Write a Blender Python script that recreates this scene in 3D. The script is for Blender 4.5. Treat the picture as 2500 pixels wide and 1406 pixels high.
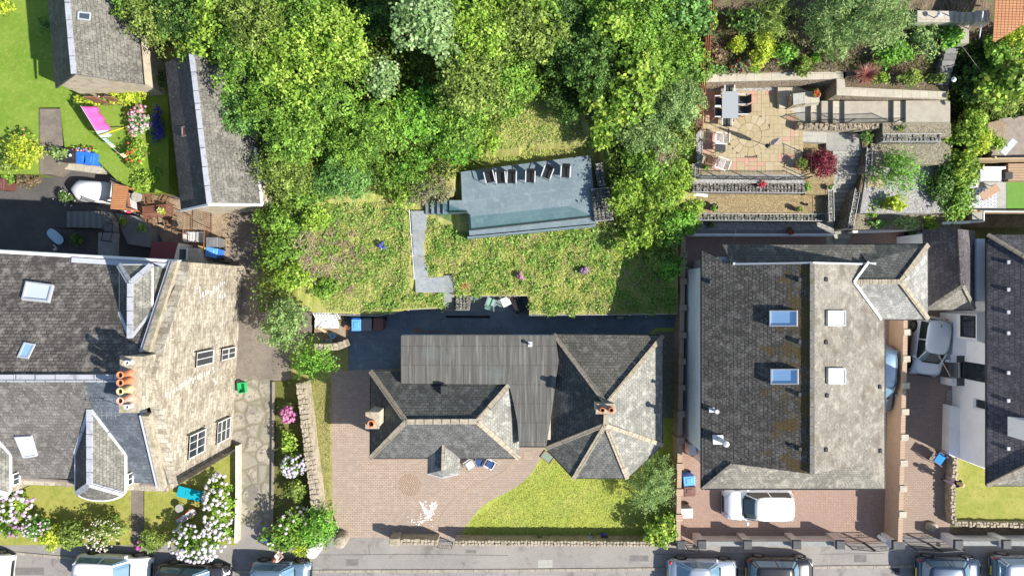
import bpy, math, random
import numpy as np
from mathutils import Vector, Matrix
from mathutils.geometry import tessellate_polygon
R=math.radians
S=bpy.context.scene
for o in list(bpy.data.objects): bpy.data.objects.remove(o)
# ---------------- camera, world, sun, exposure ----------------
H=40.0; F=1667.0
cd=bpy.data.cameras.new('camera'); cam=bpy.data.objects.new('camera',cd); S.collection.objects.link(cam)
cam.location=(0,0,H); cam.rotation_euler=(0,0,0)
cd.sensor_width=36; cd.lens=24; cd.clip_end=1500; cd.clip_start=0.5
S.camera=cam
SUN_EL=R(40); AZ=R(-24)          # direction towards the sun, measured from +X
sd=Vector((math.cos(SUN_EL)*math.cos(AZ),math.cos(SUN_EL)*math.sin(AZ),math.sin(SUN_EL)))
w=bpy.data.worlds.new('World'); S.world=w; w.use_nodes=True
nt=w.node_tree; bg=nt.nodes['Background']
sk=nt.nodes.new('ShaderNodeTexSky'); sk.sky_type='NISHITA'; sk.sun_disc=False
sk.sun_elevation=SUN_EL; sk.sun_rotation=math.pi/2-AZ; sk.dust_density=0.6
nt.links.new(sk.outputs[0],bg.inputs[0]); bg.inputs[1].default_value=0.105
sl=bpy.data.lights.new('sun','SUN'); sl.energy=5.0; sl.angle=R(0.5); sl.color=(1,0.94,0.84)
so=bpy.data.objects.new('sun',sl); S.collection.objects.link(so)
so.rotation_euler=sd.to_track_quat('Z','Y').to_euler()
S.view_settings.view_transform='Standard'; S.view_settings.look='None'
S.view_settings.gamma=1; S.view_settings.exposure=0.76; S.view_settings.use_curve_mapping=False
S.render.engine='CYCLES'
# ---------------- helpers ----------------
rnd=random.Random(7)
def P(px,py,z=0.0):
    k=(H-z)/F
    return Vector(((px-1250)*k,(703-py)*k,z))
def sc(z=0.0): return (H-z)/F     # metres per photo pixel at height z
def link(o): S.collection.objects.link(o); return o
def tag(o,label,cat=None,group=None,kind=None):
    if label: o['label']=label
    if cat: o['category']=cat
    if group: o['group']=group
    if kind: o['kind']=kind
    return o
def T(name,label,cat,loc=(0,0,0),rz=0,group=None):
    o=bpy.data.objects.new(name,None); link(o); o.location=loc; o.rotation_euler=(0,0,rz)
    o.empty_display_size=0.2
    return tag(o,label,cat,group)
def origin(o):
    v=Vector((0,0,0))
    while o: v=v+Vector(o.location); o=o.parent
    return v
def autouv(me):
    uv=me.uv_layers.new(name='UVMap')
    co=me.vertices
    for p in me.polygons:
        n=p.normal
        if abs(n.z)>0.995: u=Vector((1,0,0)); v=Vector((0,1,0))
        else:
            u=Vector((0,0,1)).cross(n).normalized(); v=n.cross(u)
        for li in p.loop_indices:
            c=co[me.loops[li].vertex_index].co
            uv.data[li].uv=(c.dot(u),c.dot(v))
class MB:
    def __init__(s): s.v=[]; s.f=[]; s.m=[]; s.cm=0
    def add(s,vs,fs):
        b=len(s.v); s.v+= [tuple(x) for x in vs]; s.f+=[[b+i for i in f] for f in fs]; s.m+=[s.cm]*len(fs); return s
    def face(s,pts): return s.add(pts,[list(range(len(pts)))])
    def box(s,c,d,rz=0,top=1.0):      # c = centre of the base, d = size, top = scale of the upper face
        x,y,z=d[0]/2,d[1]/2,d[2]; ca,sa=math.cos(rz),math.sin(rz); vs=[]
        for k,zz in ((1,0),(top,z)):
            for a,b in ((-x,-y),(x,-y),(x,y),(-x,y)):
                a*=k;b*=k; vs.append((c[0]+a*ca-b*sa,c[1]+a*sa+b*ca,c[2]+zz))
        return s.add(vs,[[3,2,1,0],[4,5,6,7],[0,1,5,4],[1,2,6,5],[2,3,7,6],[3,0,4,7]])
    def prism(s,pts,z0,z1):           # pts: xy (ccw or cw)
        a=sum(pts[i][0]*pts[(i+1)%len(pts)][1]-pts[(i+1)%len(pts)][0]*pts[i][1] for i in range(len(pts)))
        if a<0: pts=pts[::-1]
        n=len(pts); vs=[(p[0],p[1],z0) for p in pts]+[(p[0],p[1],z1) for p in pts]
        fs=[[i,(i+1)%n,n+(i+1)%n,n+i] for i in range(n)]
        tri=tessellate_polygon([[Vector((p[0],p[1],0)) for p in pts]])
        if n<=4: fs+=[list(range(n))[::-1],[n+i for i in range(n)]]
        else:
            for t in tri:
                p0,p1,p2=[pts[i] for i in t]
                if (p1[0]-p0[0])*(p2[1]-p0[1])-(p1[1]-p0[1])*(p2[0]-p0[0])<0: t=t[::-1]
                fs+=[[n+i for i in t],[i for i in t][::-1]]
        return s.add(vs,fs)
    def tube(s,p,q,r,r2=None,n=6,cap=True):
        p=Vector(p);q=Vector(q); r2=r if r2 is None else r2
        d=(q-p); 
        if d.length<1e-6: return s
        d.normalize(); a=d.orthogonal().normalized(); b=d.cross(a); vs=[]
        for c,rr in ((p,r),(q,r2)):
            for i in range(n):
                t=2*math.pi*i/n; vs.append(c+(a*math.cos(t)+b*math.sin(t))*rr)
        fs=[[i,(i+1)%n,n+(i+1)%n,n+i] for i in range(n)]
        if cap: fs+=[list(range(n))[::-1],[n+i for i in range(n)]]
        return s.add(vs,fs)
    def path(s,pts,r,n=5):
        for a,b in zip(pts[:-1],pts[1:]): s.tube(a,b,r,None,n)
        return s
    def bar(s,p,q,w,h):               # rectangular bar from p to q, width w horizontally, height h
        p=Vector(p);q=Vector(q); d=(q-p).normalized(); u=d.cross(Vector((0,0,1)))
        if u.length<1e-4: u=Vector((1,0,0))
        u.normalize(); v=u.cross(d); vs=[]
        for c in (p,q):
            for a,b in ((-1,-1),(1,-1),(1,1),(-1,1)): vs.append(c+u*a*w/2+v*b*h/2)
        return s.add(vs,[[3,2,1,0],[4,5,6,7],[0,1,5,4],[1,2,6,5],[2,3,7,6],[3,0,4,7]])
    def lathe(s,c,prof,n=14,cap=True):    # prof: (r,z)
        vs=[];fs=[]
        for r,z in prof:
            for i in range(n):
                t=2*math.pi*i/n; vs.append((c[0]+r*math.cos(t),c[1]+r*math.sin(t),c[2]+z))
        for k in range(len(prof)-1):
            for i in range(n): fs.append([k*n+i,k*n+(i+1)%n,(k+1)*n+(i+1)%n,(k+1)*n+i])
        if cap: fs+=[list(range(n))[::-1],[(len(prof)-1)*n+i for i in range(n)]]
        return s.add(vs,fs)
    def ball(s,c,r,n=8,m=5,sz=1):
        prof=[(max(r*math.sin(math.pi*k/m),0.001),-r*sz*math.cos(math.pi*k/m)) for k in range(m+1)]
        return s.lathe(c,prof,n,False)
    def build(s,name,mats,parent=None,smooth=False,label=None,local=False,kind=None,bevel=0):
        me=bpy.data.meshes.new(name); o=Vector((0,0,0))
        if parent is not None and not local: o=origin(parent)
        me.from_pydata([(a-o.x,b-o.y,c-o.z) for a,b,c in s.v],[],s.f); me.update()
        autouv(me)
        if not isinstance(mats,(list,tuple)): mats=[mats]
        for m in mats: me.materials.append(m)
        if len(mats)>1: me.polygons.foreach_set('material_index',s.m)
        if smooth: me.polygons.foreach_set('use_smooth',[True]*len(s.f))
        ob=bpy.data.objects.new(name,me); link(ob)
        if parent is not None: ob.parent=parent
        if bevel:
            b=ob.modifiers.new('bevel','BEVEL'); b.width=bevel; b.segments=2; b.limit_method='ANGLE'
        if label: ob['label']=label
        if kind: ob['kind']=kind
        return ob
def struct(name,mb,m): 
    o=mb.build(name,m); o['kind']='structure'; return o
def one(name,mb,m,label,cat,group=None,**k):    # a thing that is a single mesh
    o=mb.build(name,m,**k)
    xs=np.array([v.co[:] for v in o.data.vertices]); c=xs.mean(0); c[2]=xs[:,2].min()
    o.data.transform(Matrix.Translation((-c[0],-c[1],-c[2]))); o.location=c
    return tag(o,label,cat,group)
def copy_tree(o,parent=None):
    c=o.copy(); link(c); c.parent=parent
    for ch in list(o.children): copy_tree(ch,c)
    return c
def pp(pts,z): return [P(x,y,z)[:2] for x,y in pts]
# ---------------- materials ----------------
def _n(nt,t,**k):
    n=nt.nodes.new(t)
    for a,b in k.items(): setattr(n,a,b)
    return n
def mixc(nt,fac,a,b,mode='MIX'):
    m=nt.nodes.new('ShaderNodeMix'); m.data_type='RGBA'; m.blend_type=mode
    for s,x in ((0,fac),(6,a),(7,b)):
        if hasattr(x,'links'): nt.links.new(x,m.inputs[s])
        else: m.inputs[s].default_value=x if s==0 else (*x,1)
    return m.outputs[2]
def mat(name,col,rough=0.8,noise=(),bump=None,brick=None,metal=0,spec=0.4,coord='Object',rot=0,wave=None,alpha=None,emit=None,vor=None,trans=0):
    m=bpy.data.materials.new(name); m.use_nodes=True; nt=m.node_tree; b=nt.nodes['Principled BSDF']; L=nt.links.new
    b.inputs['Roughness'].default_value=rough; b.inputs['Metallic'].default_value=metal; b.inputs['Specular IOR Level'].default_value=spec
    tc=_n(nt,'ShaderNodeTexCoord'); co=tc.outputs['Object']; c=None; hts=[]
    geo=_n(nt,'ShaderNodeNewGeometry'); co=geo.outputs['Position'] if coord=='World' else co
    if brick:
        w_,h_,mo,c2,cm=brick[:5]; bs=brick[5] if len(brick)>5 else 0.6
        mp=_n(nt,'ShaderNodeMapping'); L(tc.outputs['UV'],mp.inputs[0]); mp.inputs['Rotation'].default_value=(0,0,rot)
        bt=_n(nt,'ShaderNodeTexBrick'); L(mp.outputs[0],bt.inputs[0]); bt.offset=0.5
        bt.inputs['Scale'].default_value=1; bt.inputs['Brick Width'].default_value=w_; bt.inputs['Row Height'].default_value=h_
        bt.inputs['Mortar Size'].default_value=mo; bt.inputs['Mortar Smooth'].default_value=0.2; bt.inputs['Bias'].default_value=0
        bt.inputs['Color1'].default_value=(*col,1); bt.inputs['Color2'].default_value=(*c2,1); bt.inputs['Mortar'].default_value=(*cm,1)
        c=bt.outputs['Color']; 
        inv=_n(nt,'ShaderNodeMath',operation='SUBTRACT'); inv.inputs[0].default_value=1; L(bt.outputs['Fac'],inv.inputs[1])
        # each course laps over the one below: a saw-tooth height along v
        sp=_n(nt,'ShaderNodeSeparateXYZ'); L(mp.outputs[0],sp.inputs[0])
        dv=_n(nt,'ShaderNodeMath',operation='DIVIDE'); L(sp.outputs[1],dv.inputs[0]); dv.inputs[1].default_value=h_
        fr=_n(nt,'ShaderNodeMath',operation='FRACT'); L(dv.outputs[0],fr.inputs[0])
        ml=_n(nt,'ShaderNodeMath',operation='MULTIPLY_ADD'); L(fr.outputs[0],ml.inputs[0]); ml.inputs[1].default_value=-bs; L(inv.outputs[0],ml.inputs[2])
        hts.append((ml.outputs[0],0.6))
    for nz in noise:
        scl,lo,hi,c2=nz[:4]; mode=nz[4] if len(nz)>4 else 'MIX'; st=nz[5] if len(nz)>5 else None
        tx=_n(nt,'ShaderNodeTexNoise'); tx.inputs['Scale'].default_value=scl; tx.inputs['Detail'].default_value=6; tx.inputs['Roughness'].default_value=0.65
        mp=_n(nt,'ShaderNodeMapping'); L(co,mp.inputs[0]); mp.inputs['Location'].default_value=(scl*3.1,7.7,1.3)
        if st: mp.inputs['Scale'].default_value=st
        L(mp.outputs[0],tx.inputs['Vector'])
        mr=_n(nt,'ShaderNodeMapRange'); L(tx.outputs['Fac'],mr.inputs[0]); mr.inputs[1].default_value=lo; mr.inputs[2].default_value=hi
        if len(nz)>6:      # growth that keeps to one side of a roof: (axis, from, to)
            ax,g0,g1=nz[6]; sx=_n(nt,'ShaderNodeSeparateXYZ'); L(geo.outputs['Position'],sx.inputs[0]); gr=_n(nt,'ShaderNodeMapRange'); L(sx.outputs[ax],gr.inputs[0]); gr.inputs[1].default_value=g0; gr.inputs[2].default_value=g1; gr.inputs[3].default_value=-0.3; gr.inputs[4].default_value=0
            ad=_n(nt,'ShaderNodeMath',operation='ADD'); L(tx.outputs['Fac'],ad.inputs[0]); L(gr.outputs[0],ad.inputs[1]); L(ad.outputs[0],mr.inputs[0])
        c=mixc(nt,mr.outputs[0],c if c is not None else col,c2,mode)
    if vor:
        scl,c2,edge=vor
        vx=_n(nt,'ShaderNodeTexVoronoi'); vx.inputs['Scale'].default_value=scl; L(co,vx.inputs['Vector'])
        ve=_n(nt,'ShaderNodeTexVoronoi'); ve.feature='DISTANCE_TO_EDGE'; ve.inputs['Scale'].default_value=scl; L(co,ve.inputs['Vector'])
        sx=_n(nt,'ShaderNodeSeparateColor'); L(vx.outputs['Color'],sx.inputs[0])
        c=mixc(nt,sx.outputs[0],c if c is not None else col,c2)
        mr=_n(nt,'ShaderNodeMapRange'); L(ve.outputs['Distance'],mr.inputs[0]); mr.inputs[1].default_value=0.0; mr.inputs[2].default_value=0.12; 
        c=mixc(nt,mr.outputs[0],edge,c); hts.append((mr.outputs[0],1.0))
    if c is None: b.inputs['Base Color'].default_value=(*col,1)
    else: L(c,b.inputs['Base Color'])
    if bump or hts:
        bs,bd=bump if bump else (0,0.02); last=None
        if bs:
            tx=_n(nt,'ShaderNodeTexNoise'); tx.inputs['Scale'].default_value=bs; tx.inputs['Detail'].default_value=5; L(co,tx.inputs['Vector']); hts.append((tx.outputs['Fac'],1.0))
        for h,dist in hts:
            bp=_n(nt,'ShaderNodeBump'); bp.inputs['Strength'].default_value=1; bp.inputs['Distance'].default_value=bd*dist; L(h,bp.inputs['Height'])
            if last: L(last,bp.inputs['Normal'])
            last=bp.outputs[0]
        L(last,b.inputs['Normal'])
    if emit: b.inputs['Emission Color'].default_value=(*emit,1); b.inputs['Emission Strength'].default_value=1
    if trans: b.inputs['Transmission Weight'].default_value=trans
    if alpha is not None: b.inputs['Alpha'].default_value=alpha
    return m
G3=lambda v,t=(1,1,1):(v*t[0],v*t[1],v*t[2])
M={}
def slate(name,c1,c2,mort,w=0.3,h=0.21,stain=(0.3,0.3,0.28),sk=(0.56,0.75),moss=None,bd=0.018,bs=0.6,lich=(0.5,0.5,0.46)):
    nz=[(0.6,0.4,0.66,tuple(x*0.62 for x in c1)),(2.6,0.5,0.72,tuple(x*1.35 for x in c2)),(2.2,0.52,0.7,tuple(x*0.6 for x in c1)),(9,sk[0],sk[1],stain),(15,0.6,0.7,lich)]; w*=.8; h*=.82
    if moss: nz.append(moss)
    M[name]=mat(name,c1,0.75,nz,bump=(35,bd),brick=(w,h,0.014,c2,mort,bs)); return M[name]
slate('slate_tenement_rear',(0.095,0.083,0.075),(0.24,0.215,0.19),(0.012,0.012,0.012),0.31,0.2,(0.2,0.19,0.16),(0.6,0.75),lich=(0.24,0.23,0.18),bd=0.02)
slate('slate_tenement_front',(0.125,0.117,0.113),(0.187,0.176,0.164),(0.078,0.0741,0.0702),0.3,0.2,(0.234,0.211,0.172),bd=0.008)
slate('slate_dormer',(0.143,0.139,0.126),(0.224,0.218,0.19),(0.0816,0.0816,0.068),0.24,0.18,(0.272,0.258,0.204),bd=0.01)
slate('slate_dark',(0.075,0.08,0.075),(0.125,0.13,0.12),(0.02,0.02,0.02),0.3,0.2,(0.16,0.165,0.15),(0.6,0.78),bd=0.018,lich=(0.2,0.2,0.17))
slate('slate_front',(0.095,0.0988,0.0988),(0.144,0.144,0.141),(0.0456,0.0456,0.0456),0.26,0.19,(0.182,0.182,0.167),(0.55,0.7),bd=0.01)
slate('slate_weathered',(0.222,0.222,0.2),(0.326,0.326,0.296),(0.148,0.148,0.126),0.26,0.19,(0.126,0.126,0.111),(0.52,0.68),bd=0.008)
slate('slate_brown',(0.13,0.125,0.105),(0.19,0.18,0.155),(0.03,0.03,0.025),0.28,0.2,(0.24,0.23,0.19),(0.6,0.75),bd=0.018,lich=(0.3,0.3,0.26))
slate('slate_light',(0.255,0.255,0.238),(0.34,0.34,0.323),(0.17,0.17,0.153),0.28,0.2,(0.408,0.408,0.391),(0.56,0.7),bd=0.007)
slate('slate_blue',(0.085,0.102,0.128),(0.119,0.136,0.162),(0.051,0.0595,0.0765),0.3,0.22,(0.153,0.17,0.187),(0.6,0.8),bd=0.006,lich=(0.17,0.178,0.187))
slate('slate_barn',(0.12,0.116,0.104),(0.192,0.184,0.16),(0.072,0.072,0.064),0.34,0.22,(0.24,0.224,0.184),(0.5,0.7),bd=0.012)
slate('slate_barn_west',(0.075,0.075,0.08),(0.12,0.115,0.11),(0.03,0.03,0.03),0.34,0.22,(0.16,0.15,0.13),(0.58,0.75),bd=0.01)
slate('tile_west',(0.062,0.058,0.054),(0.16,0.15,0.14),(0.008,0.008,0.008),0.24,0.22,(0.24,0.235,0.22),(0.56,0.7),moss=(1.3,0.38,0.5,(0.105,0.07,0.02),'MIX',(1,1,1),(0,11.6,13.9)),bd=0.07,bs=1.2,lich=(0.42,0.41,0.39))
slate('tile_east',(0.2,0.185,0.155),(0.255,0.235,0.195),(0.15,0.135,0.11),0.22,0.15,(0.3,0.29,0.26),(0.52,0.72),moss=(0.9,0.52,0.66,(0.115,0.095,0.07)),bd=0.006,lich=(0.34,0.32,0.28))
slate('tile_skirt',(0.216,0.2,0.168),(0.288,0.272,0.224),(0.112,0.096,0.08),0.2,0.16,(0.336,0.336,0.312),(0.55,0.7),bd=0.012)
slate('tile_purple',(0.085,0.072,0.08),(0.12,0.105,0.11),(0.04,0.035,0.04),0.26,0.26,(0.14,0.125,0.12),(0.6,0.75),bd=0.012)
slate('tile_navy',(0.06,0.058,0.075),(0.11,0.105,0.12),(0.02,0.02,0.025),0.22,0.28,(0.15,0.14,0.14),(0.55,0.7),bd=0.03,bs=1.0,lich=(0.2,0.18,0.17))
M['felt']=mat('felt',(0.105,0.102,0.095),0.85,[(1.1,0.44,0.68,(0.07,0.066,0.06),'MIX',(4.5,0.18,1)),(1.6,0.5,0.68,(0.19,0.19,0.175),'MIX',(4,0.22,1)),(0.35,0.55,0.75,(0.13,0.15,0.14)),(14,0.64,0.72,(0.24,0.23,0.2))],bump=(30,0.006),brick=(2.6,1.02,0.014,(0.125,0.122,0.11),(0.035,0.033,0.03),0.1))
M['felt_flat']=mat('felt_flat',(0.12,0.12,0.11),0.85,[(1,0.4,0.7,(0.16,0.17,0.15))],bump=(20,0.006))
M['ridge_stone']=mat('ridge_stone',(0.34,0.29,0.22),0.9,[(6,0.45,0.7,(0.2,0.18,0.13)),(20,0.6,0.7,(0.42,0.38,0.3))],bump=(25,0.01),brick=(0.45,3,0.02,(0.4,0.35,0.27),(0.12,0.1,0.08),0))
M['lead']=mat('lead',(0.4,0.42,0.46),0.6,[(3,0.5,0.7,(0.3,0.31,0.34)),(9,0.6,0.7,(0.5,0.5,0.5))],brick=(0.85,9,0.03,(0.45,0.46,0.5),(0.16,0.17,0.2),0),metal=0.1)
M['lead_plain']=mat('lead_plain',(0.46,0.48,0.52),0.6,[(3,0.45,0.7,(0.42,0.44,0.5))])
M['ashlar']=mat('ashlar',(0.29,0.245,0.18),0.9,[(1.0,0.46,0.7,(0.2,0.165,0.125)),(5,0.5,0.68,(0.5,0.47,0.4)),(2.5,0.56,0.7,(0.16,0.14,0.12),'MIX',(1,1,2.2))],bump=(18,0.025),brick=(0.5,0.27,0.012,(0.52,0.475,0.39),(0.22,0.185,0.145),0))
M['rubble']=mat('rubble',(0.4,0.34,0.25),0.95,[(4,0.4,0.65,(0.28,0.23,0.17))],bump=(20,0.03),vor=(4,(0.32,0.26,0.18),(0.16,0.13,0.1)))
M['wall_cope']=mat('wall_cope',(0.45,0.39,0.3),0.95,[(5,0.4,0.65,(0.27,0.23,0.17)),(1.4,0.5,0.7,(0.2,0.19,0.12))],bump=(14,0.03))
M['harl']=mat('harl',(0.55,0.49,0.38),0.95,[(3,0.45,0.7,(0.36,0.31,0.23))],bump=(40,0.01))
M['white']=mat('white',(0.78,0.78,0.77),0.7,[(2,0.5,0.8,(0.66,0.66,0.64))])
M['render_white']=mat('render_white',(0.86,0.86,0.86),0.8,[(1.2,0.45,0.75,(0.76,0.76,0.75))],bump=(60,0.004))
M['cream']=mat('cream',(0.62,0.53,0.47),0.85,[(2,0.4,0.7,(0.5,0.42,0.37))])
M['dark_cap']=mat('dark_cap',(0.05,0.055,0.06),0.7,[(5,0.4,0.7,(0.085,0.09,0.1))],bump=(30,0.006))
M['pale_cope']=mat('pale_cope',(0.22,0.23,0.23),0.85,[(6,0.4,0.7,(0.3,0.3,0.29))],bump=(40,0.006))
M['asphalt']=mat('asphalt',(0.224,0.205,0.198),0.9,[(0.35,0.4,0.65,(0.284,0.264,0.251)),(30,0.5,0.7,(0.356,0.343,0.33)),(1.3,0.55,0.7,(0.158,0.145,0.139))],bump=(90,0.01),coord='World')
M['pavement']=mat('pavement',(0.228,0.21,0.198),0.9,[(0.4,0.4,0.65,(0.282,0.264,0.246)),(45,0.55,0.66,(0.432,0.42,0.396)),(1.1,0.55,0.72,(0.168,0.156,0.144))],bump=(110,0.012),coord='World')
M['tar_lane']=mat('tar_lane',(0.17,0.145,0.125),0.95,[(1.1,0.4,0.65,(0.25,0.215,0.175)),(14,0.5,0.7,(0.11,0.095,0.08)),(40,0.6,0.7,(0.3,0.26,0.2))],bump=(50,0.02),coord='World')
M['lane_broken']=mat('lane_broken',(0.36,0.32,0.26),0.95,[(0.9,0.5,0.58,(0.17,0.155,0.14)),(5,0.55,0.62,(0.13,0.12,0.11)),(2.4,0.6,0.68,(0.2,0.2,0.09))],bump=(12,0.03),vor=(1.1,(0.27,0.245,0.2),(0.2,0.185,0.13)),coord='World')
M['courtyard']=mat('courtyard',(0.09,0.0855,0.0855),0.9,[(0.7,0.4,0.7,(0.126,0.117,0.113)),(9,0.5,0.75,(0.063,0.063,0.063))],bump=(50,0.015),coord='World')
M['kerb']=mat('kerb',(0.33,0.29,0.24),0.9,[(4,0.4,0.7,(0.22,0.2,0.17))],brick=(0.9,3,0.02,(0.38,0.34,0.28),(0.1,0.09,0.08),0),bump=(40,0.01))
M['block']=mat('block',(0.352,0.27,0.211),0.85,[(0.5,0.4,0.7,(0.288,0.234,0.197)),(3,0.5,0.75,(0.401,0.321,0.263)),(12,0.6,0.75,(0.216,0.174,0.15))],bump=(60,0.004),brick=(0.21,0.105,0.011,(0.425,0.335,0.268),(0.136,0.0998,0.0798),0.0),coord='World')
M['block_circle']=mat('block_circle',(0.332,0.239,0.166),0.85,[(3,0.5,0.75,(0.319,0.196,0.166))],bump=(60,0.004),brick=(0.21,0.105,0.012,(0.372,0.296,0.225),(0.113,0.0831,0.0707),0.0),rot=R(58),coord='World')
M['block_band']=mat('block_band',(0.35,0.272,0.212),0.85,[(6,0.5,0.75,(0.266,0.199,0.161))],bump=(60,0.004),coord='World')
M['block_red']=mat('block_red',(0.314,0.2,0.152),0.85,[(0.5,0.4,0.7,(0.28,0.196,0.162)),(10,0.55,0.75,(0.364,0.263,0.216))],bump=(60,0.004),brick=(0.21,0.105,0.011,(0.364,0.255,0.196),(0.145,0.091,0.0737),0.0),rot=R(45),coord='World')
M['block_brown']=mat('block_brown',(0.3,0.225,0.175),0.85,[(0.6,0.4,0.7,(0.25,0.19,0.155)),(10,0.55,0.75,(0.36,0.28,0.22))],bump=(60,0.004),brick=(0.21,0.105,0.011,(0.36,0.28,0.215),(0.13,0.095,0.075),0.0),coord='World')
M['brick']=mat('brick',(0.4,0.24,0.15),0.9,[(3,0.4,0.7,(0.46,0.3,0.2))],bump=(50,0.006),brick=(0.225,0.075,0.012,(0.46,0.3,0.19),(0.3,0.26,0.21),0))
M['brick_cope']=mat('brick_cope',(0.45,0.32,0.23),0.9,[(6,0.4,0.7,(0.37,0.27,0.2))],bump=(50,0.006),brick=(9,0.09,0.014,(0.5,0.37,0.27),(0.2,0.15,0.12),0))
M['patio_slate']=mat('patio_slate',(0.115,0.161,0.199),0.6,[(0.8,0.4,0.7,(0.0928,0.131,0.169)),(5,0.5,0.75,(0.157,0.207,0.245)),(1.7,0.55,0.7,(0.185,0.238,0.27))],bump=(12,0.006),brick=(1.2,0.6,0.008,(0.142,0.192,0.233),(0.0795,0.108,0.131),0),coord='World')
M['deck_slate']=mat('deck_slate',(0.145,0.194,0.224),0.6,[(0.9,0.4,0.7,(0.122,0.166,0.196)),(5,0.5,0.75,(0.19,0.248,0.277)),(2,0.55,0.72,(0.229,0.274,0.296))],bump=(12,0.006),brick=(1.2,0.6,0.012,(0.171,0.223,0.255),(0.243,0.29,0.313),0),rot=R(-7))
M['paver_tan']=mat('paver_tan',(0.355,0.285,0.166),0.85,[(1,0.4,0.7,(0.393,0.335,0.212)),(6,0.5,0.75,(0.299,0.243,0.139))],bump=(20,0.008),coord='World')
M['paver_tan2']=mat('paver_tan2',(0.407,0.342,0.226),0.85,[(1,0.4,0.7,(0.342,0.283,0.169))],bump=(20,0.008),coord='World')
M['paver_pink']=mat('paver_pink',(0.42,0.24,0.18),0.85,[(2,0.4,0.7,(0.47,0.3,0.23))],bump=(20,0.008),coord='World')
M['paver_joint']=mat('paver_joint',(0.1,0.08,0.05),0.9)
M['slab_pale']=mat('slab_pale',(0.43,0.39,0.31),0.85,[(0.9,0.4,0.7,(0.36,0.33,0.27)),(6,0.5,0.75,(0.5,0.46,0.38))],bump=(20,0.006),brick=(0.45,0.45,0.01,(0.47,0.43,0.35),(0.22,0.19,0.14),0),coord='World')
M['slab_grey']=mat('slab_grey',(0.33,0.33,0.3),0.85,[(0.9,0.4,0.7,(0.4,0.39,0.35)),(6,0.5,0.75,(0.27,0.27,0.25))],bump=(20,0.006),brick=(0.6,0.45,0.01,(0.38,0.38,0.34),(0.16,0.16,0.15),0),coord='World')
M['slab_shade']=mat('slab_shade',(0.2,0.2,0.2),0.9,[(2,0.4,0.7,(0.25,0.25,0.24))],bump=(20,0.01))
M['riser']=mat('riser',(0.3,0.29,0.26),0.9,[(3,0.4,0.7,(0.2,0.19,0.17))])
def gravel(n,c1,c2,e,s=22): M[n]=mat(n,c1,0.95,[(1.5,0.4,0.7,tuple(x*0.85 for x in c1))],bump=(40,0.02),vor=(s,c2,e),coord='World')
gravel('gravel_white',(0.62,0.61,0.58),(0.34,0.33,0.32),(0.2,0.2,0.2),16)
gravel('gravel_gold',(0.52,0.41,0.23),(0.3,0.225,0.12),(0.16,0.12,0.07),16)
gravel('gravel_cream',(0.42,0.38,0.27),(0.25,0.23,0.17),(0.12,0.11,0.08),14)
gravel('gabion',(0.36,0.35,0.31),(0.17,0.17,0.155),(0.025,0.025,0.02),7.5)
M['soil']=mat('soil',(0.13,0.095,0.06),0.95,[(1.5,0.4,0.65,(0.19,0.145,0.1)),(12,0.5,0.7,(0.08,0.06,0.04)),(3,0.55,0.65,(0.09,0.12,0.04))],bump=(12,0.08),coord='World')
M['soil_pale']=mat('soil_pale',(0.33,0.26,0.18),0.95,[(2,0.4,0.65,(0.22,0.16,0.11)),(12,0.55,0.7,(0.4,0.35,0.26))],bump=(14,0.05),coord='World')
M['forest_floor']=mat('forest_floor',(0.035,0.045,0.015),0.95,[(2,0.4,0.65,(0.06,0.07,0.025))],bump=(8,0.1),coord='World')
def grassm(n,c1,c2,c3,bs=50,bd=0.05): M[n]=mat(n,c1,0.9,[(0.7,0.4,0.62,c2),(4,0.48,0.68,c3),(20,0.5,0.72,tuple(x*0.6 for x in c1)),(1.7,0.55,0.7,tuple(x*0.8 for x in c2))],bump=(bs,bd),coord='World',spec=0.15)
grassm('lawn_bright',(0.18,0.31,0.035),(0.25,0.36,0.055),(0.31,0.4,0.085))
grassm('lawn_olive',(0.31,0.4,0.075),(0.43,0.46,0.1),(0.25,0.33,0.055),40,0.03)
grassm('lawn_dry',(0.33,0.32,0.11),(0.42,0.39,0.17),(0.22,0.24,0.065))
grassm('lawn_strip',(0.15,0.165,0.045),(0.2,0.19,0.07),(0.1,0.125,0.03))
grassm('meadow',(0.34,0.38,0.09),(0.42,0.4,0.14),(0.45,0.38,0.22),25,0.06)
M['turf']=mat('turf',(0.13,0.26,0.045),0.9,[(1.5,0.4,0.7,(0.13,0.32,0.04))],bump=(60,0.02))
M['wood_red']=mat('wood_red',(0.16,0.06,0.04),0.7,[(3,0.4,0.7,(0.22,0.09,0.06),'MIX',(1,6,1))])
M['wood_orange']=mat('wood_orange',(0.42,0.19,0.08),0.7,[(3,0.4,0.7,(0.33,0.14,0.06),'MIX',(6,1,1))],brick=(9,0.12,0.014,(0.47,0.23,0.1),(0.12,0.05,0.03),0))
M['wood_deck']=mat('wood_deck',(0.36,0.25,0.16),0.8,[(3,0.4,0.7,(0.3,0.2,0.13),'MIX',(1,6,1))],brick=(9,0.14,0.012,(0.4,0.29,0.19),(0.1,0.07,0.05),0))
M['wood_slat']=mat('wood_slat',(0.35,0.12,0.055),0.7,[(3,0.4,0.7,(0.27,0.085,0.04))])
M['wood_brown']=mat('wood_brown',(0.21,0.105,0.06),0.7,[(4,0.4,0.7,(0.28,0.15,0.09))])
M['wood_grey']=mat('wood_grey',(0.28,0.24,0.2),0.8,[(4,0.4,0.7,(0.2,0.17,0.14))])
M['wood_pale']=mat('wood_pale',(0.5,0.38,0.24),0.8,[(2,0.4,0.7,(0.42,0.31,0.19),'MIX',(1,5,1))])
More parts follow.
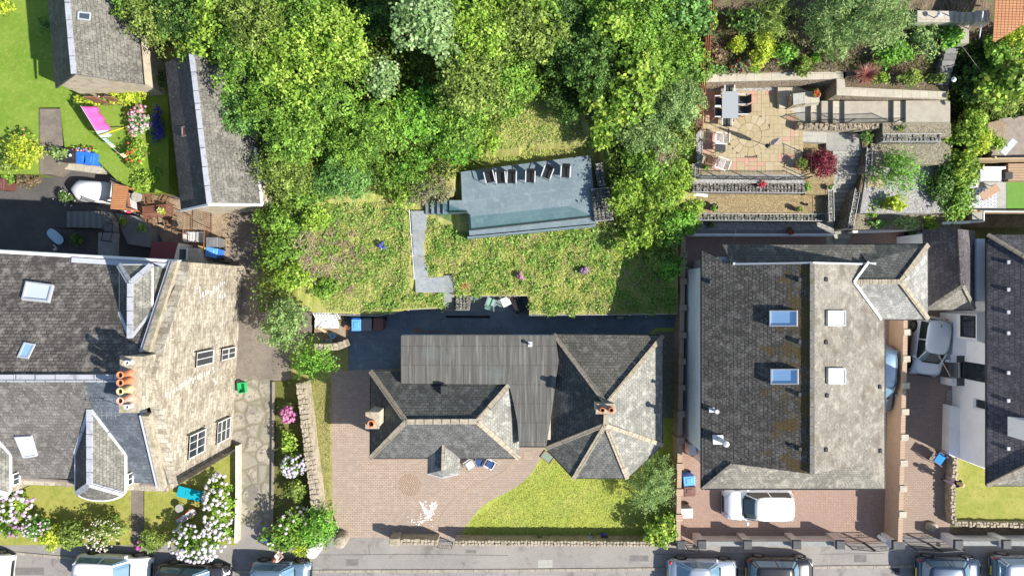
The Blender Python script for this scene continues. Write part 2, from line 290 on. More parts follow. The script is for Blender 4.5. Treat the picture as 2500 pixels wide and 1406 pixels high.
M['wood_table']=mat('wood_table',(0.42,0.26,0.16),0.6,[(3,0.4,0.7,(0.3,0.18,0.11),'MIX',(1,8,1))])
M['black']=mat('black',(0.015,0.015,0.017),0.5)
M['iron']=mat('iron',(0.02,0.02,0.022),0.5,metal=0.3)
M['charcoal']=mat('charcoal',(0.045,0.047,0.05),0.8,bump=(200,0.002))
M['alu']=mat('alu',(0.5,0.52,0.54),0.35,metal=0.7)
M['steel_pale']=mat('steel_pale',(0.7,0.71,0.72),0.45,metal=0.3)
M['plastic_white']=mat('plastic_white',(0.8,0.8,0.8),0.4)
M['terracotta']=mat('terracotta',(0.55,0.21,0.1),0.8,[(5,0.4,0.7,(0.45,0.18,0.09)),(9,0.6,0.7,(0.5,0.4,0.3))])
M['terracotta_pink']=mat('terracotta_pink',(0.6,0.33,0.27),0.8)
M['clay_cream']=mat('clay_cream',(0.6,0.5,0.27),0.8)
M['soot']=mat('soot',(0.02,0.018,0.016),0.95)
M['bin_blue']=mat('bin_blue',(0.03,0.16,0.62),0.4); M['bin_blue_light']=mat('bin_blue_light',(0.11,0.34,0.8),0.4)
M['bin_black']=mat('bin_black',(0.03,0.03,0.033),0.45); M['bin_grey']=mat('bin_grey',(0.17,0.175,0.185),0.45)
M['bin_brown']=mat('bin_brown',(0.14,0.06,0.05),0.5); M['bin_green']=mat('bin_green',(0.03,0.4,0.14),0.45)
M['tyre']=mat('tyre',(0.015,0.015,0.015),0.85); M['rim']=mat('rim',(0.55,0.56,0.58),0.3,metal=0.8)
M['car_glass']=mat('car_glass',(0.02,0.035,0.04),0.03,spec=1.0)
M['car_glass_blue']=mat('car_glass_blue',(0.13,0.24,0.33),0.05,spec=1.0)
M['trim']=mat('trim',(0.02,0.02,0.022),0.5)
M['lamp_red']=mat('lamp_red',(0.5,0.02,0.02),0.2); M['lamp_clear']=mat('lamp_clear',(0.55,0.58,0.62),0.1,spec=1.0)
M['plate_yellow']=mat('plate_yellow',(0.75,0.6,0.05),0.4); M['plate_white']=mat('plate_white',(0.8,0.8,0.8),0.4)
def paint(n,c,metal=0.0,rough=0.25):
    m=mat(n,c,rough,metal=metal,spec=0.5); b=m.node_tree.nodes['Principled BSDF']; b.inputs['Coat Weight'].default_value=0.8; b.inputs['Coat Roughness'].default_value=0.04; M[n]=m
paint('paint_white',(0.78,0.8,0.82)); paint('paint_silver',(0.42,0.47,0.55),0.5); paint('paint_black',(0.014,0.016,0.02))
paint('paint_navy',(0.035,0.06,0.11),0.4); paint('paint_grey',(0.13,0.145,0.165),0.5); paint('paint_pearl',(0.66,0.7,0.72)); paint('paint_steelblue',(0.2,0.3,0.4),0.6); paint('paint_dark',(0.045,0.045,0.055),0.3)
M['window_glass']=mat('window_glass',(0.03,0.04,0.05),0.04,spec=1.0)
M['sky_glass']=mat('sky_glass',(0.3,0.5,0.75),0.08,spec=0.9)  # light blue base colour stands in for reflected sky
M['blind_glass']=mat('blind_glass',(0.6,0.66,0.7),0.1,spec=0.7)
M['pond_glass']=mat('pond_glass',(0.05,0.08,0.08),0.06,spec=0.9)
def glasspane():
    m=bpy.data.materials.new('clear_glass'); m.use_nodes=True; nt=m.node_tree; nt.nodes.clear()
    o=nt.nodes.new('ShaderNodeOutputMaterial'); t=nt.nodes.new('ShaderNodeBsdfTransparent'); t.inputs[0].default_value=(0.8,0.92,0.9,1)
    g=nt.nodes.new('ShaderNodeBsdfGlossy'); g.inputs['Roughness'].default_value=0.03; g.inputs[0].default_value=(0.9,1,0.98,1); x=nt.nodes.new('ShaderNodeMixShader')
    x.inputs[0].default_value=0.08; nt.links.new(t.outputs[0],x.inputs[1]); nt.links.new(g.outputs[0],x.inputs[2]); nt.links.new(x.outputs[0],o.inputs[0]); return m
M['clear_glass']=glasspane()
def leafmat(name,tr=0.35):
    m=bpy.data.materials.new(name); m.use_nodes=True; nt=m.node_tree; b=nt.nodes['Principled BSDF']; o=nt.nodes['Material Output']
    a=nt.nodes.new('ShaderNodeAttribute'); a.attribute_name='leafcol'; nt.links.new(a.outputs['Color'],b.inputs['Base Color'])
    b.inputs['Roughness'].default_value=0.5; b.inputs['Specular IOR Level'].default_value=0.3
    t=nt.nodes.new('ShaderNodeBsdfTranslucent'); nt.links.new(a.outputs['Color'],t.inputs[0])
    x=nt.nodes.new('ShaderNodeMixShader'); x.inputs[0].default_value=tr
    nt.links.new(b.outputs[0],x.inputs[1]); nt.links.new(t.outputs[0],x.inputs[2]); nt.links.new(x.outputs[0],o.inputs[0]); return m
M['leaf']=leafmat('leaf'); M['petal']=leafmat('petal',0.2)
M['bark']=mat('bark',(0.13,0.1,0.07),0.95,[(6,0.4,0.7,(0.2,0.17,0.13))],bump=(20,0.02))
M['twig']=mat('twig',(0.38,0.3,0.22),0.95)
def cloth(n,c,rough=0.85): M[n]=mat(n,c,rough)
cloth('cloth_white',(0.76,0.76,0.77)); cloth('cloth_pink',(0.6,0.11,0.38)); cloth('cloth_pale_blue',(0.42,0.6,0.75)); cloth('cloth_teal',(0.0,0.32,0.42)); cloth('cloth_blue',(0.02,0.22,0.72)); cloth('cloth_navy',(0.03,0.07,0.2)); cloth('cloth_red',(0.6,0.05,0.1)); cloth('cloth_grey',(0.3,0.3,0.31)); cloth('cloth_green',(0.22,0.4,0.34)); cloth('cloth_lilac',(0.5,0.42,0.5)); cloth('pole_yellow',(0.75,0.6,0.05)); cloth('metal_green',(0.2,0.27,0.22))
cloth('skin',(0.62,0.36,0.26),0.6); cloth('hair_blonde',(0.55,0.4,0.2),0.6); cloth('hair_red',(0.2,0.07,0.03),0.6); cloth('cloth_black',(0.015,0.012,0.012)); cloth('cloth_blush',(0.78,0.6,0.58)); cloth('denim',(0.06,0.09,0.16))
cloth('pot_cobalt',(0.02,0.02,0.45),0.2); cloth('pot_grey',(0.3,0.3,0.28)); cloth('pot_olive',(0.3,0.3,0.12)); cloth('pot_teal',(0.05,0.18,0.18)); cloth('rope',(0.5,0.36,0.16)); cloth('hose_orange',(0.42,0.16,0.04)); cloth('drain',(0.006,0.008,0.01)); cloth('cable',(0.3,0.28,0.24)); cloth('metal_red',(0.2,0.055,0.055))
M['paint_patch']=mat('paint_patch',(0.75,0.74,0.72),0.8)
M['table_grey']=mat('table_grey',(0.3,0.33,0.36),0.5)
grassm('lawn_yellow',(0.3,0.32,0.07),(0.4,0.38,0.11),(0.24,0.27,0.05),30,0.05)
M['slab_grey_worn']=mat('slab_grey_worn',(0.25,0.25,0.23),0.85,[(3,0.4,0.7,(0.33,0.32,0.29))],bump=(20,0.006))  # darker slab copies for every other tread: step shading put into the colour
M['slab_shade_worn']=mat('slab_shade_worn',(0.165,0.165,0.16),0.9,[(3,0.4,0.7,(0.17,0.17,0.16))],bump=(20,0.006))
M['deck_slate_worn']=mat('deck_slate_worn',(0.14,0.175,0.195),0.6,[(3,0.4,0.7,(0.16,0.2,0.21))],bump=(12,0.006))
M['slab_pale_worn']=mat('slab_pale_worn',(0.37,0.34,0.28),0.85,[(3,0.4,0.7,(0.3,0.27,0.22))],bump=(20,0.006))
M['ridge_dark']=mat('ridge_dark',(0.13,0.13,0.125),0.85,[(6,0.45,0.7,(0.2,0.19,0.16)),(2,0.5,0.7,(0.1,0.08,0.03))],bump=(25,0.01))
M['window_white']=mat('window_white',(0.6,0.6,0.58),0.6)
M['tar_patch']=mat('tar_patch',(0.15,0.14,0.135),0.95,[(3,0.4,0.7,(0.2,0.19,0.18))],bump=(90,0.01),coord='World')
M['tar_seam']=mat('tar_seam',(0.07,0.065,0.06),0.9)
M['path_slate']=mat('path_slate',(0.26,0.29,0.31),0.7,[(2,0.4,0.7,(0.34,0.36,0.37)),(6,.5,.7,(.2,.22,.24))],bump=(12,0.006))
M['path_slate_worn']=mat('path_slate_worn',(0.21,0.24,0.26),0.7,[(2,0.4,0.7,(0.32,0.31,0.28))],bump=(12,0.006))  # darker path copy, painted shade to set off alternate treads
# ---------------- foliage builders ----------------
def leafmesh(name,C,N,hl,hw,col,parent=None,mat_='leaf',kind=None,rng=None):
    rng=rng or np.random.default_rng(1); n=len(C)
    N=N/np.maximum(np.linalg.norm(N,axis=1,keepdims=True),1e-6)
    t=rng.normal(size=(n,3)); t-=N*(t*N).sum(1,keepdims=True); t/=np.maximum(np.linalg.norm(t,axis=1,keepdims=True),1e-6)
    b=np.cross(N,t); hl=np.asarray(hl).reshape(-1,1); hw=np.asarray(hw).reshape(-1,1)
    V=np.stack([C+t*hl,C+b*hw+t*hl*0.1,C-t*hl,C-b*hw+t*hl*0.1],1).reshape(-1,3)
    if parent is not None: V=V-np.array(origin(parent))
    me=bpy.data.meshes.new(name); me.vertices.add(4*n); me.vertices.foreach_set('co',V.astype(np.float32).ravel())
    me.loops.add(4*n); me.loops.foreach_set('vertex_index',np.arange(4*n,dtype=np.int32))
    me.polygons.add(n); me.polygons.foreach_set('loop_start',np.arange(0,4*n,4,dtype=np.int32)); me.polygons.foreach_set('loop_total',np.full(n,4,dtype=np.int32))
    me.update(calc_edges=True)
    a=me.color_attributes.new('leafcol','FLOAT_COLOR','POINT'); c4=np.ones((n,4,4),np.float32); c4[:,:,:3]=np.clip(col,0,1)[:,None,:]
    a.data.foreach_set('color',c4.ravel()); me.materials.append(M[mat_])
    o=bpy.data.objects.new(name,me); link(o)
    if parent is not None: o.parent=parent
    if kind: o['kind']=kind
    return o
PAL={ # leaf albedos
 'lime':[(0.21,0.29,0.035),(0.3,0.37,0.06),(0.11,0.17,0.02)],
 'green':[(0.15,0.24,0.032),(0.22,0.32,0.05),(0.075,0.13,0.02)],
 'deep':[(0.075,0.13,0.025),(0.12,0.19,0.038),(0.035,0.065,0.014)],
 'olive':[(0.17,0.21,0.04),(0.24,0.28,0.06),(0.085,0.115,0.022)],
 'blue':[(0.125,0.22,0.05),(0.17,0.28,0.07),(0.06,0.12,0.028)],
 'pale':[(0.22,0.29,0.11),(0.3,0.36,0.16),(0.13,0.19,0.06)],
 'willow':[(0.18,0.24,0.075),(0.24,0.3,0.1),(0.1,0.15,0.045)],
 'yellow':[(0.32,0.35,0.03),(0.42,0.42,0.055),(0.18,0.23,0.022)],
 'syc':[(0.2,0.28,0.04),(0.31,0.35,0.055),(0.1,0.16,0.022)],
 'vivid':[(0.14,0.27,0.03),(0.2,0.34,0.05),(0.07,0.15,0.02)],
 'brown':[(0.17,0.11,0.06),(0.22,0.15,0.09),(0.11,0.08,0.04)],
 'red':[(0.15,0.022,0.04),(0.22,0.04,0.06),(0.08,0.012,0.022)],
 'heath':[(0.19,0.15,0.09),(0.14,0.16,0.06),(0.24,0.2,0.13)],
 'lav':[(0.06,0.1,0.05),(0.05,0.04,0.26),(0.07,0.055,0.33)],
}
def crown(name,c,rad,pal,seed,hl=0.12,asp=0.6,lai=3.4,lobes=11,clump=0.26,parent=None,mat_='leaf',spiky=0,dens=1,low=0.0):
    rng=np.random.default_rng(seed); rad=np.array(rad,float); c=np.array(c,float)
    d=rng.normal(size=(lobes,3)); d[:,2]=np.abs(d[:,2])*0.8-0.15+low; d/=np.linalg.norm(d,axis=1,keepdims=True)
    lc=d*rng.uniform(0.35,0.72,(lobes,1)); lc[0]=(0,0,0.3); lr=rng.uniform(0.26,0.5,lobes)*(9/max(lobes,9))**0.33; lr[0]=0.55
    boost=np.array([1.5,1.68,1.75]) if (isinstance(pal,str) and pal!='red') else (1.5 if isinstance(pal,str) else 1.0)
    nl=int(lai*math.pi*rad[0]*rad[1]/(2*hl*hl*asp)*dens); ncl=max(6,int(rad[0]*rad[1]*math.pi/(clump**2)*2.1))
    li=rng.choice(lobes,ncl,p=lr**2/np.sum(lr**2)); dd=rng.normal(size=(ncl,3)); dd[:,2]=np.abs(dd[:,2])*1.0-0.25; dd/=np.linalg.norm(dd,axis=1,keepdims=True)
    cc=(lc[li]+dd*lr[li][:,None]*rng.uniform(0.6,1.18,(ncl,1)))
    pal=np.array(PAL[pal] if isinstance(pal,str) else pal)
    w=rng.random(ncl); bc=np.where((w<0.45)[:,None],pal[0],np.where((w<0.72)[:,None],pal[1],pal[2]))*rng.uniform(0.8,1.15,(ncl,1))
    k=rng.integers(0,ncl,nl); off=rng.normal(size=(nl,3))*clump*np.array([0.42,0.42,0.3])
    if spiky: off+=dd[k]*np.abs(rng.normal(size=(nl,1)))*spiky
    C=c+cc[k]*rad+off; N=dd[k]*0.55+np.array([0,0,0.5])+rng.normal(size=(nl,3))*0.5
    col=boost*bc[k]*rng.uniform(0.75,1.25,(nl,1))*rng.uniform(0.93,1.07,(nl,3))
    s=rng.uniform(0.55,1.35,nl)*hl
    return leafmesh(name,C,N,s,s*asp,col,parent,mat_,rng=rng)
TREES=[]
def tree(name,px,py,zc,r,pal,label,cat='tree',seed=0,zg=None,fl=0.75,group=None,**k):
    c=P(px,py,zc); zg=gzw(c.x,c.y) if zg is None else zg
    t=T(name,label,cat,(c.x,c.y,zg),group=group)
    mb=MB(); top=zc+r*0.15; r0=0.05+r*0.05
    rr=random.Random(seed); mid=Vector((c.x+rr.uniform(-.15,.15),c.y+rr.uniform(-.15,.15),zg+(top-zg)*0.5))
    mb.tube((c.x,c.y,zg-0.15),mid,r0,r0*0.7,7); mb.tube(mid,(c.x,c.y,top),r0*0.7,r0*0.3,7)
    for i in range(6):
        a=i*1.05+rr.random(); mb.tube(mid.lerp(Vector((c.x,c.y,top)),i/7),(c.x+math.cos(a)*r*0.65,c.y+math.sin(a)*r*0.65,zc+rr.uniform(-.1,.35)*r),r0*0.4,r0*0.12,5)
    mb.build('trunk',M['bark'],t,smooth=True)
    crown('crown',c,(r,r,r*fl),pal,seed*7+11,parent=t,**k); return t
def bush(name,px,py,zg,rx,ry,h,pal,label,cat='shrub',seed=0,blooms=None,group=None,rz=0,**k):
    c=P(px,py,zg+h*0.5); t=T(name,label,cat,(c.x,c.y,zg),group=group)
    mb=MB()
    for i in range(5):
        a=i*1.3+seed; mb.tube((c.x,c.y,zg-0.05),(c.x+math.cos(a)*rx*0.5,c.y+math.sin(a)*ry*0.5,zg+h*0.6),0.03,0.012,5)
    mb.build('stem',M['bark'],t)
    kk=dict(hl=0.075,lobes=7,clump=0.2,lai=3.6); kk.update(k)
    crown('foliage',(c.x,c.y,zg+h*0.42),(rx,ry,h*0.55),pal,seed*5+3,parent=t,**kk)
    if blooms:
        n,br,cols=blooms; rng=random.Random(seed); mb=MB(); C=[];N=[];col=[]
        for i in range(n):
            a=rng.uniform(0,6.28); q=math.sqrt(rng.random())*0.95
            x,y=c.x+math.cos(a)*q*rx,c.y+math.sin(a)*q*ry; z=zg+h*0.42+h*0.6*math.sqrt(max(0,1-q*q))+rng.uniform(-.02,.06)
            cl=rng.choice(cols); r=br*rng.uniform(0.75,1.2)
            for j in range(34):
                d=Vector((rng.gauss(0,1),rng.gauss(0,1),abs(rng.gauss(0,1)))).normalized(); C.append((x+d.x*r,y+d.y*r,z+d.z*r*0.8)); N.append(d); f=rng.uniform(0.85,1.1); col.append((cl[0]*f,cl[1]*f,cl[2]*f))
        leafmesh('blooms',np.array(C),np.array([tuple(d) for d in N]),np.full(len(C),br*0.5),np.full(len(C),br*0.45),np.array(col),t,'petal')
    return t
def scatter(name,poly,zf,n,pal,hl,asp,up,label,cat,seed,hz=0.1,z0=0.0,clus=0):
    """thousands of small blades over a px polygon"""
    rng=np.random.default_rng(seed); xs=[p[0] for p in poly]; ys=[p[1] for p in poly]; pts=[]
    while sum(len(p) for p in pts)<n:
        q=np.stack([rng.uniform(min(xs),max(xs),n*2),rng.uniform(min(ys),max(ys),n*2)],1); ins=np.zeros(len(q),bool); j=len(poly)-1
        for i in range(len(poly)):
            xi,yi=poly[i]; xj,yj=poly[j]
            cr=((yi>q[:,1])!=(yj>q[:,1]))&(q[:,0]<(xj-xi)*(q[:,1]-yi)/((yj-yi) or 1e-9)+xi); ins^=cr; j=i
        pts.append(q[ins])
    q=np.concatenate(pts)[:n]
    if clus: q=q[:clus][rng.integers(0,clus,n)]+rng.normal(size=(n,2))*rng.uniform(2.5,9,clus)[rng.integers(0,clus,n)][:,None]
    z=np.array([zf(a,b) for a,b in q]); k=(H-z)/F
    C=np.stack([(q[:,0]-1250)*k,(703-q[:,1])*k,z+z0+rng.random(n)**2*hz],1)
    N=rng.normal(size=(n,3))*0.6; N[:,2]=np.abs(N[:,2])*0.4+up
    pal=np.array(PAL[pal] if isinstance(pal,str) else pal)
    # patches of one colour a metre or so across
    g=np.sin(C[:,0]*1.9+2*np.sin(C[:,1]*1.3))+np.sin(C[:,1]*2.3+1.7*np.sin(C[:,0]*0.9+1))+rng.normal(size=n)*0.9
    i=np.clip(((g+2.4)/4.8*len(pal)).astype(int),0,len(pal)-1)
    col=pal[i]*rng.uniform(0.65,1.3,(n,1)); s=hl*rng.uniform(0.6,1.4,n)
    o=leafmesh(name,C,N,s,s*asp,col,kind='stuff',rng=rng); o['label']=label; return o
# ---------------- terrain ----------------
def sm(a,b,x): t=min(1,max(0,(x-a)/(b-a))); return t*t*(3-2*t)
def gz(px,py):
    g=float(np.interp(py,[-300,0,380,575,770],[7,4.8,2.87,1.95,1.02])); l=float(np.interp(py,[-300,0,150,400,520],[4,2.5,1.0,0.15,0.02]))
    t=sm(600,735,px); z=l*(1-t)+g*t
    if 1112<px<1470 and 380-(px-1125)*0.13<py<585: z=min(z,2.1)
    if 992<px<1114 and 478<py<606: z=min(z,1.84)
    if px>1700: z=float(np.interp(py,[-300,0,180],[7.5,6.2,4.55]))
    if px>1700 and py>215: z=float(np.interp(py,[215,560],[3.2,0.2]))
    if px<345: z=1.2 if py<440 else 0.0
    if py>775: z=0.0
    return z
def gzw(x,y):
    z=1.0
    for _ in range(6): z=gz(1250+x*F/(H-z),703-y*F/(H-z))
    return z
def sheet(name,poly,z,m,zb=None):
    mb=MB(); mb.prism(pp(poly,z),z-0.25 if zb is None else zb,z); return struct(name,mb,m)
mb=MB(); mb.face([(-260,-260,-0.32),(260,-260,-0.32),(260,260,-0.32),(-260,260,-0.32)]); struct('ground',mb,M['lawn_strip'])
kerb=[(-500,1330),(0,1343),(150,1357),(330,1378),(560,1392),(1250,1389),(1650,1385),(2100,1380),(3000,1372)]
sheet('road',[(-700,1300),(3200,1300),(3200,1800),(-700,1800)],-0.08,M['asphalt'])
sheet('pavement',kerb[::1]+[(3000,1280),(-500,1280)],0.02,M['pavement'])
sheet('far_pavement',[(-700,1802),(3200,1802),(3200,1900),(-700,1900)],0.02,M['pavement'])
mb=MB()
for a,b in zip(kerb[:-1],kerb[1:]):
    A=P(*a,0.03);B=P(*b,0.03); n=int((B-A).length/0.92)+1
    for i in range(n):
        p=A.lerp(B,i/n); q=A.lerp(B,(i+1)/n); d=(q-p).normalized(); q=q-d*0.012
        mb.bar(p+Vector((0,-0.07,-0.07)),q+Vector((0,-0.07,-0.07)),0.15,0.22)
struct('kerb',mb,M['kerb'])
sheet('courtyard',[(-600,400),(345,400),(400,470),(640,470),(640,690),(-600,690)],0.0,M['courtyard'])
sheet('lane',[(520,505),(760,505),(760,940),(700,935),(668,935),(560,1000),(560,500)],0.012,M['tar_lane'])
sheet('lane_surface',[(560,925),(668,925),(668,1300),(650,1335),(570,1335)],0.018,M['lane_broken'])
sheet('strip_lawn',[(668,931),(730,925),(790,1300),(668,1310)],0.05,M['lawn_strip'])
sheet('side_lawn',[(705,850),(850,770),(850,906),(808,906),(812,1310),(752,1300)],0.045,M['lawn_dry'])
sheet('driveway',[(807,905),(980,900),(1345,1075),(1328,1093),(1318,1122),(1300,1152),(1282,1172),(1255,1192),(1225,1208),(1195,1222),(1172,1240),(1150,1266),(1125,1305),(1120,1312),(830,1312),(810,1240)],0.03,M['block'])
sheet('front_lawn',[(1345,1080),(1325,1093),(1318,1122),(1300,1152),(1282,1172),(1255,1192),(1225,1208),(1195,1222),(1172,1240),(1150,1266),(1125,1305),(1120,1320),(1650,1320),(1652,800),(1600,800)],0.025,M['lawn_olive'])
def disc(c,r,n=40): return [(c[0]+r*math.cos(2*math.pi*i/n),c[1]+r*math.sin(2*math.pi*i/n)) for i in range(n)]
mb=MB(); mb.prism(disc(P(1000,1183,0.03)[:2],27*sc()),0.0,0.036); struct('paving_circle',mb,M['block_circle'])
mb=MB(); c=P(1000,1183,0.03); r1,r2=28*sc(),34*sc()
for i in range(40):
    a=2*math.pi*i/40; h=2*math.pi/40*0.45
    mb.prism([(c.x+r*math.cos(t),c.y+r*math.sin(t)) for r,t in ((r1,a-h),(r2,a-h),(r2,a+h),(r1,a+h))],0.0,0.037)
crv=[(1258,1122),(1246,1140),(1228,1156),(1200,1170),(1168,1183),(1140,1198),(1115,1218),(1095,1240),(1080,1264),(1070,1292)]
pts=[]
for i in range(len(crv)-1):
    p0=Vector(crv[max(i-1,0)]);p1=Vector(crv[i]);p2=Vector(crv[i+1]);p3=Vector(crv[min(i+2,len(crv)-1)])
    for k in range(5):
        t=k/5; pts.append(0.5*((2*p1)+(p2-p0)*t+(2*p0-5*p1+4*p2-p3)*t*t+(3*p1-p0-3*p2+p3)*t**3))
for a,b in zip(pts[:-1],pts[1:]):
    A=P(*a,0.03);B=P(*b,0.03); n=2
    for i in range(n):
        p=A.lerp(B,(i+0.05)/n);q=A.lerp(B,(i+0.92)/n); u=(q-p).normalized().cross(Vector((0,0,1)))*0.11
        mb.prism([(v.x,v.y) for v in (p-u,q-u,q+u,p+u)],0.0,0.038)
struct('paving_border',mb,M['block_band'])
mb=MB()
for a_,b_ in (((775,1354),(1000,1352)),((1000,1352),(1240,1355)),((900,1330),(902,1354)),((1600,1352),(1850,1351)),((2000,1352),(2160,1350))): mb.bar(P(*a_,0.02),P(*b_,0.02),0.025,0.006)
struct('tar_seam',mb,M['tar_seam'])
mb=MB()
for x,y,w_,h_ in ((1560,1362,46,14),(2100,1362,30,18),(860,1372,30,16),(70,1395,70,18),(1150,1345,26,8)): q_=P(x,y,0); mb.box((q_.x,q_.y,-0.2),(w_*.024,h_*.024,(.225 if y<1385 else .126)))
struct('tar_patch',mb,M['tar_patch'])
mb=MB(); rr=random.Random(3)
for i in range(150):
    t=rr.random(); s=rr.choice([-1,1])
    x,y=(1046+s*(4+(1-t)*16)*rr.uniform(0.2,1.15)+rr.gauss(0,2),1262-(1-t)*38+rr.gauss(0,2)) if rr.random()<0.72 else (1010+rr.gauss(0,14)+20,1268+rr.gauss(0,7))
    q=P(x,y,0.03); mb.box((q.x,q.y,0.031),(rr.uniform(0.03,0.13),rr.uniform(0.03,0.08),0.004+0.003*rr.random()),rr.choice([0,1.57]))
struct('paint_residue',mb,M['paint_patch'])
sheet('rear_patio',[(846,906),(852,765),(1000,700),(1660,700),(1660,880),(1340,920),(960,906)],0.02,M['patio_slate'])
sheet('side_gravel',[(1600,810),(1655,810),(1655,1020),(1600,1020)],0.05,M['gravel_cream'])
sheet('passage',[(1655,560),(2250,560),(2250,790),(2190,790),(2190,1326),(1648,1326)],0.035,M['block_red'])
sheet('neighbour_driveway',[(2198,560),(2345,560),(2345,1310),(2200,1310)],0.04,M['block_brown'])
sheet('wall_foot_gravel',[(2312,950),(2345,950),(2345,1110),(2306,1100)],0.07,M['gravel_white'])
sheet('neighbour_lawn',[(2335,1090),(2700,1090),(2700,1275),(2333,1275)],0.35,M['lawn_yellow'])
sheet('planting_bed',[(2320,1276),(2700,1278),(2700,1306),(2320,1306)],0.045,M['soil'])
sheet('tenement_lawn',[(-500,1150),(318,1150),(318,1330),(-500,1330)],0.1,M['lawn_yellow'])
sheet('tenement_garden',[(352,1120),(578,1085),(578,1330),(352,1330)],0.12,M['lawn_yellow'])
sheet('garden_path',[(318,1150),(352,1150),(352,1335),(312,1335)],0.04,M['tar_lane'])
sheet('rear_lawn',[(-900,-400),(330,-400),(345,100),(355,205),(150,216),(146,262),(92,262),(95,425),(-300,425),(-900,410)],1.2,M['lawn_bright'],-0.25)
sheet('drying_lawn',[(150,214),(410,206),(412,470),(330,470),(285,440),(240,395),(160,380),(146,262)],1.204,M['lawn_bright'],-0.25)
sheet('garden_path',[(96,266),(148,266),(150,400),(120,425),(96,425)],1.215,M['tar_lane'],-0.25)
sheet('bin_stand',[(150,378),(262,380),(272,418),(240,424),(150,412)],0.6,M['slab_pale'],-0.2)
sheet('yard_paving',[(335,468),(450,490),(560,506),(562,640),(430,640),(380,560),(335,520)],0.03,M['soil_pale'])
# the garden slope: a grid over the hillside, cut back where the steps and the alcove stand
mb=MB()
def patch(x0,x1,ym,y0=-300,step=12,cx=1699):
    nx=max(1,int((x1-x0)/step)); ny=44
    vs=[];fs=[]
    for i in range(nx+1):
        x=x0+(x1-x0)*i/nx; yb=ym(x)
        for j in range(ny+1):
            t=(j/ny)**0.8; y=yb+(y0-yb)*t; z=gz(min(x,cx),min(y,774)); 
            if 0<j<ny and 0<i<nx: z+=rnd.uniform(-.05,.05)
            vs.append(P(x,y,z))
    for i in range(nx):
        for j in range(ny):
            a=i*(ny+1)+j; fs.append([a,a+ny+1,a+ny+2,a+1])
    mb.add(vs,fs)
patch(345,640,lambda x:508 if x>560 else 470)
patch(640,1082,lambda x:float(np.interp(x,[640,700,760,800,900,960,1000,1082],[700,735,762,764,768,764,755,752])))
patch(1082,1109,lambda x:668)
patch(1109,1292,lambda x:722)
patch(1292,1655,lambda x:768)
patch(1655,1700,lambda x:560)
sl_=struct('garden_slope',mb,M['meadow'])
WOOD=[(345,-250),(1700,-250),(1690,350),(1655,420),(1640,560),(1650,650),(1590,600),(1560,560),(1500,560),(1470,380),(1420,270),(1330,250),(1230,300),(1180,400),(1120,430),(1000,500),(900,470),(760,500),(690,560),(700,700),(765,760),(640,760),(640,120),(345,120)]
scatter('undergrowth',WOOD,gz,120000,[(0.07,0.12,0.018),(0.12,0.2,0.03),(0.18,0.26,0.04),(0.04,0.07,0.012)],0.085,0.5,0.5,'low tangled green undergrowth beneath the trees','undergrowth',5,2.0)
MEAD=[(700,560),(760,500),(1000,490),(1000,700),(1015,715),(1080,715),(1080,750),(1000,752),(900,762),(800,760),(765,700),(700,650)]
MEAD2=[(1040,530),(1140,580),(1450,550),(1560,560),(1640,640),(1650,762),(1294,764),(1288,718),(1112,718),(1104,668),(1045,668)]
MEAD3=[(1200,380),(1230,250),(1400,240),(1440,370),(1130,415)]
MP=[tuple(1.95*q for q in p) for p in [(0.22,0.21,0.09),(0.15,0.2,0.04),(0.2,0.26,0.06),(0.26,0.3,0.08),(0.28,0.24,0.13),(0.12,0.19,0.035)]]
scatter('rough_grass',MEAD,gz,26000,MP,0.06,0.35,1.0,'rough dry grass and weeds on the bank beside the path','grass',8,0.1)
scatter('rough_grass',MEAD2,gz,34000,[tuple(1.95*q for q in p) for p in [(0.19,0.22,0.055),(0.15,0.22,0.04),(0.22,0.28,0.06),(0.28,0.32,0.08),(0.25,0.23,0.1),(0.13,0.2,0.035)]],0.055,0.35,1.0,'rough yellow-green grass below the glass-fronted terrace','grass',9,0.14)
scatter('rough_grass',MEAD3,gz,10000,MP,0.06,0.35,1.0,'rough grass above the slate terrace','grass',10,0.14)
WP=[(0.22,0.38,0.07),(0.3,0.46,0.1),(0.16,0.29,0.05),(0.38,0.5,0.13)]
scatter('weeds',MEAD+[],gz,9000,WP,0.075,0.5,0.9,'clumps of green weeds on the left bank','weeds',18,0.22,clus=130)
scatter('weeds',MEAD2,gz,15000,WP,0.075,0.5,0.9,'clumps of green weeds in the rough grass below the terrace','weeds',19,0.22,clus=190)
scatter('dry_stems',[(705,560),(800,520),(900,560),(880,720),(760,700)],gz,7000,[(0.42,0.34,0.22),(0.34,0.26,0.16),(0.5,0.42,0.3)],0.09,0.18,0.9,'dry brown stalks and bare soil on the left bank','dry stems',20,0.2,clus=60)
scatter('dry_stems',MEAD2,gz,7000,[(0.42,0.34,0.2),(0.34,0.28,0.16),(0.5,0.44,0.28)],0.07,0.2,0.9,'dry straw coloured patches in the rough grass','dry stems',21,0.14,clus=110)
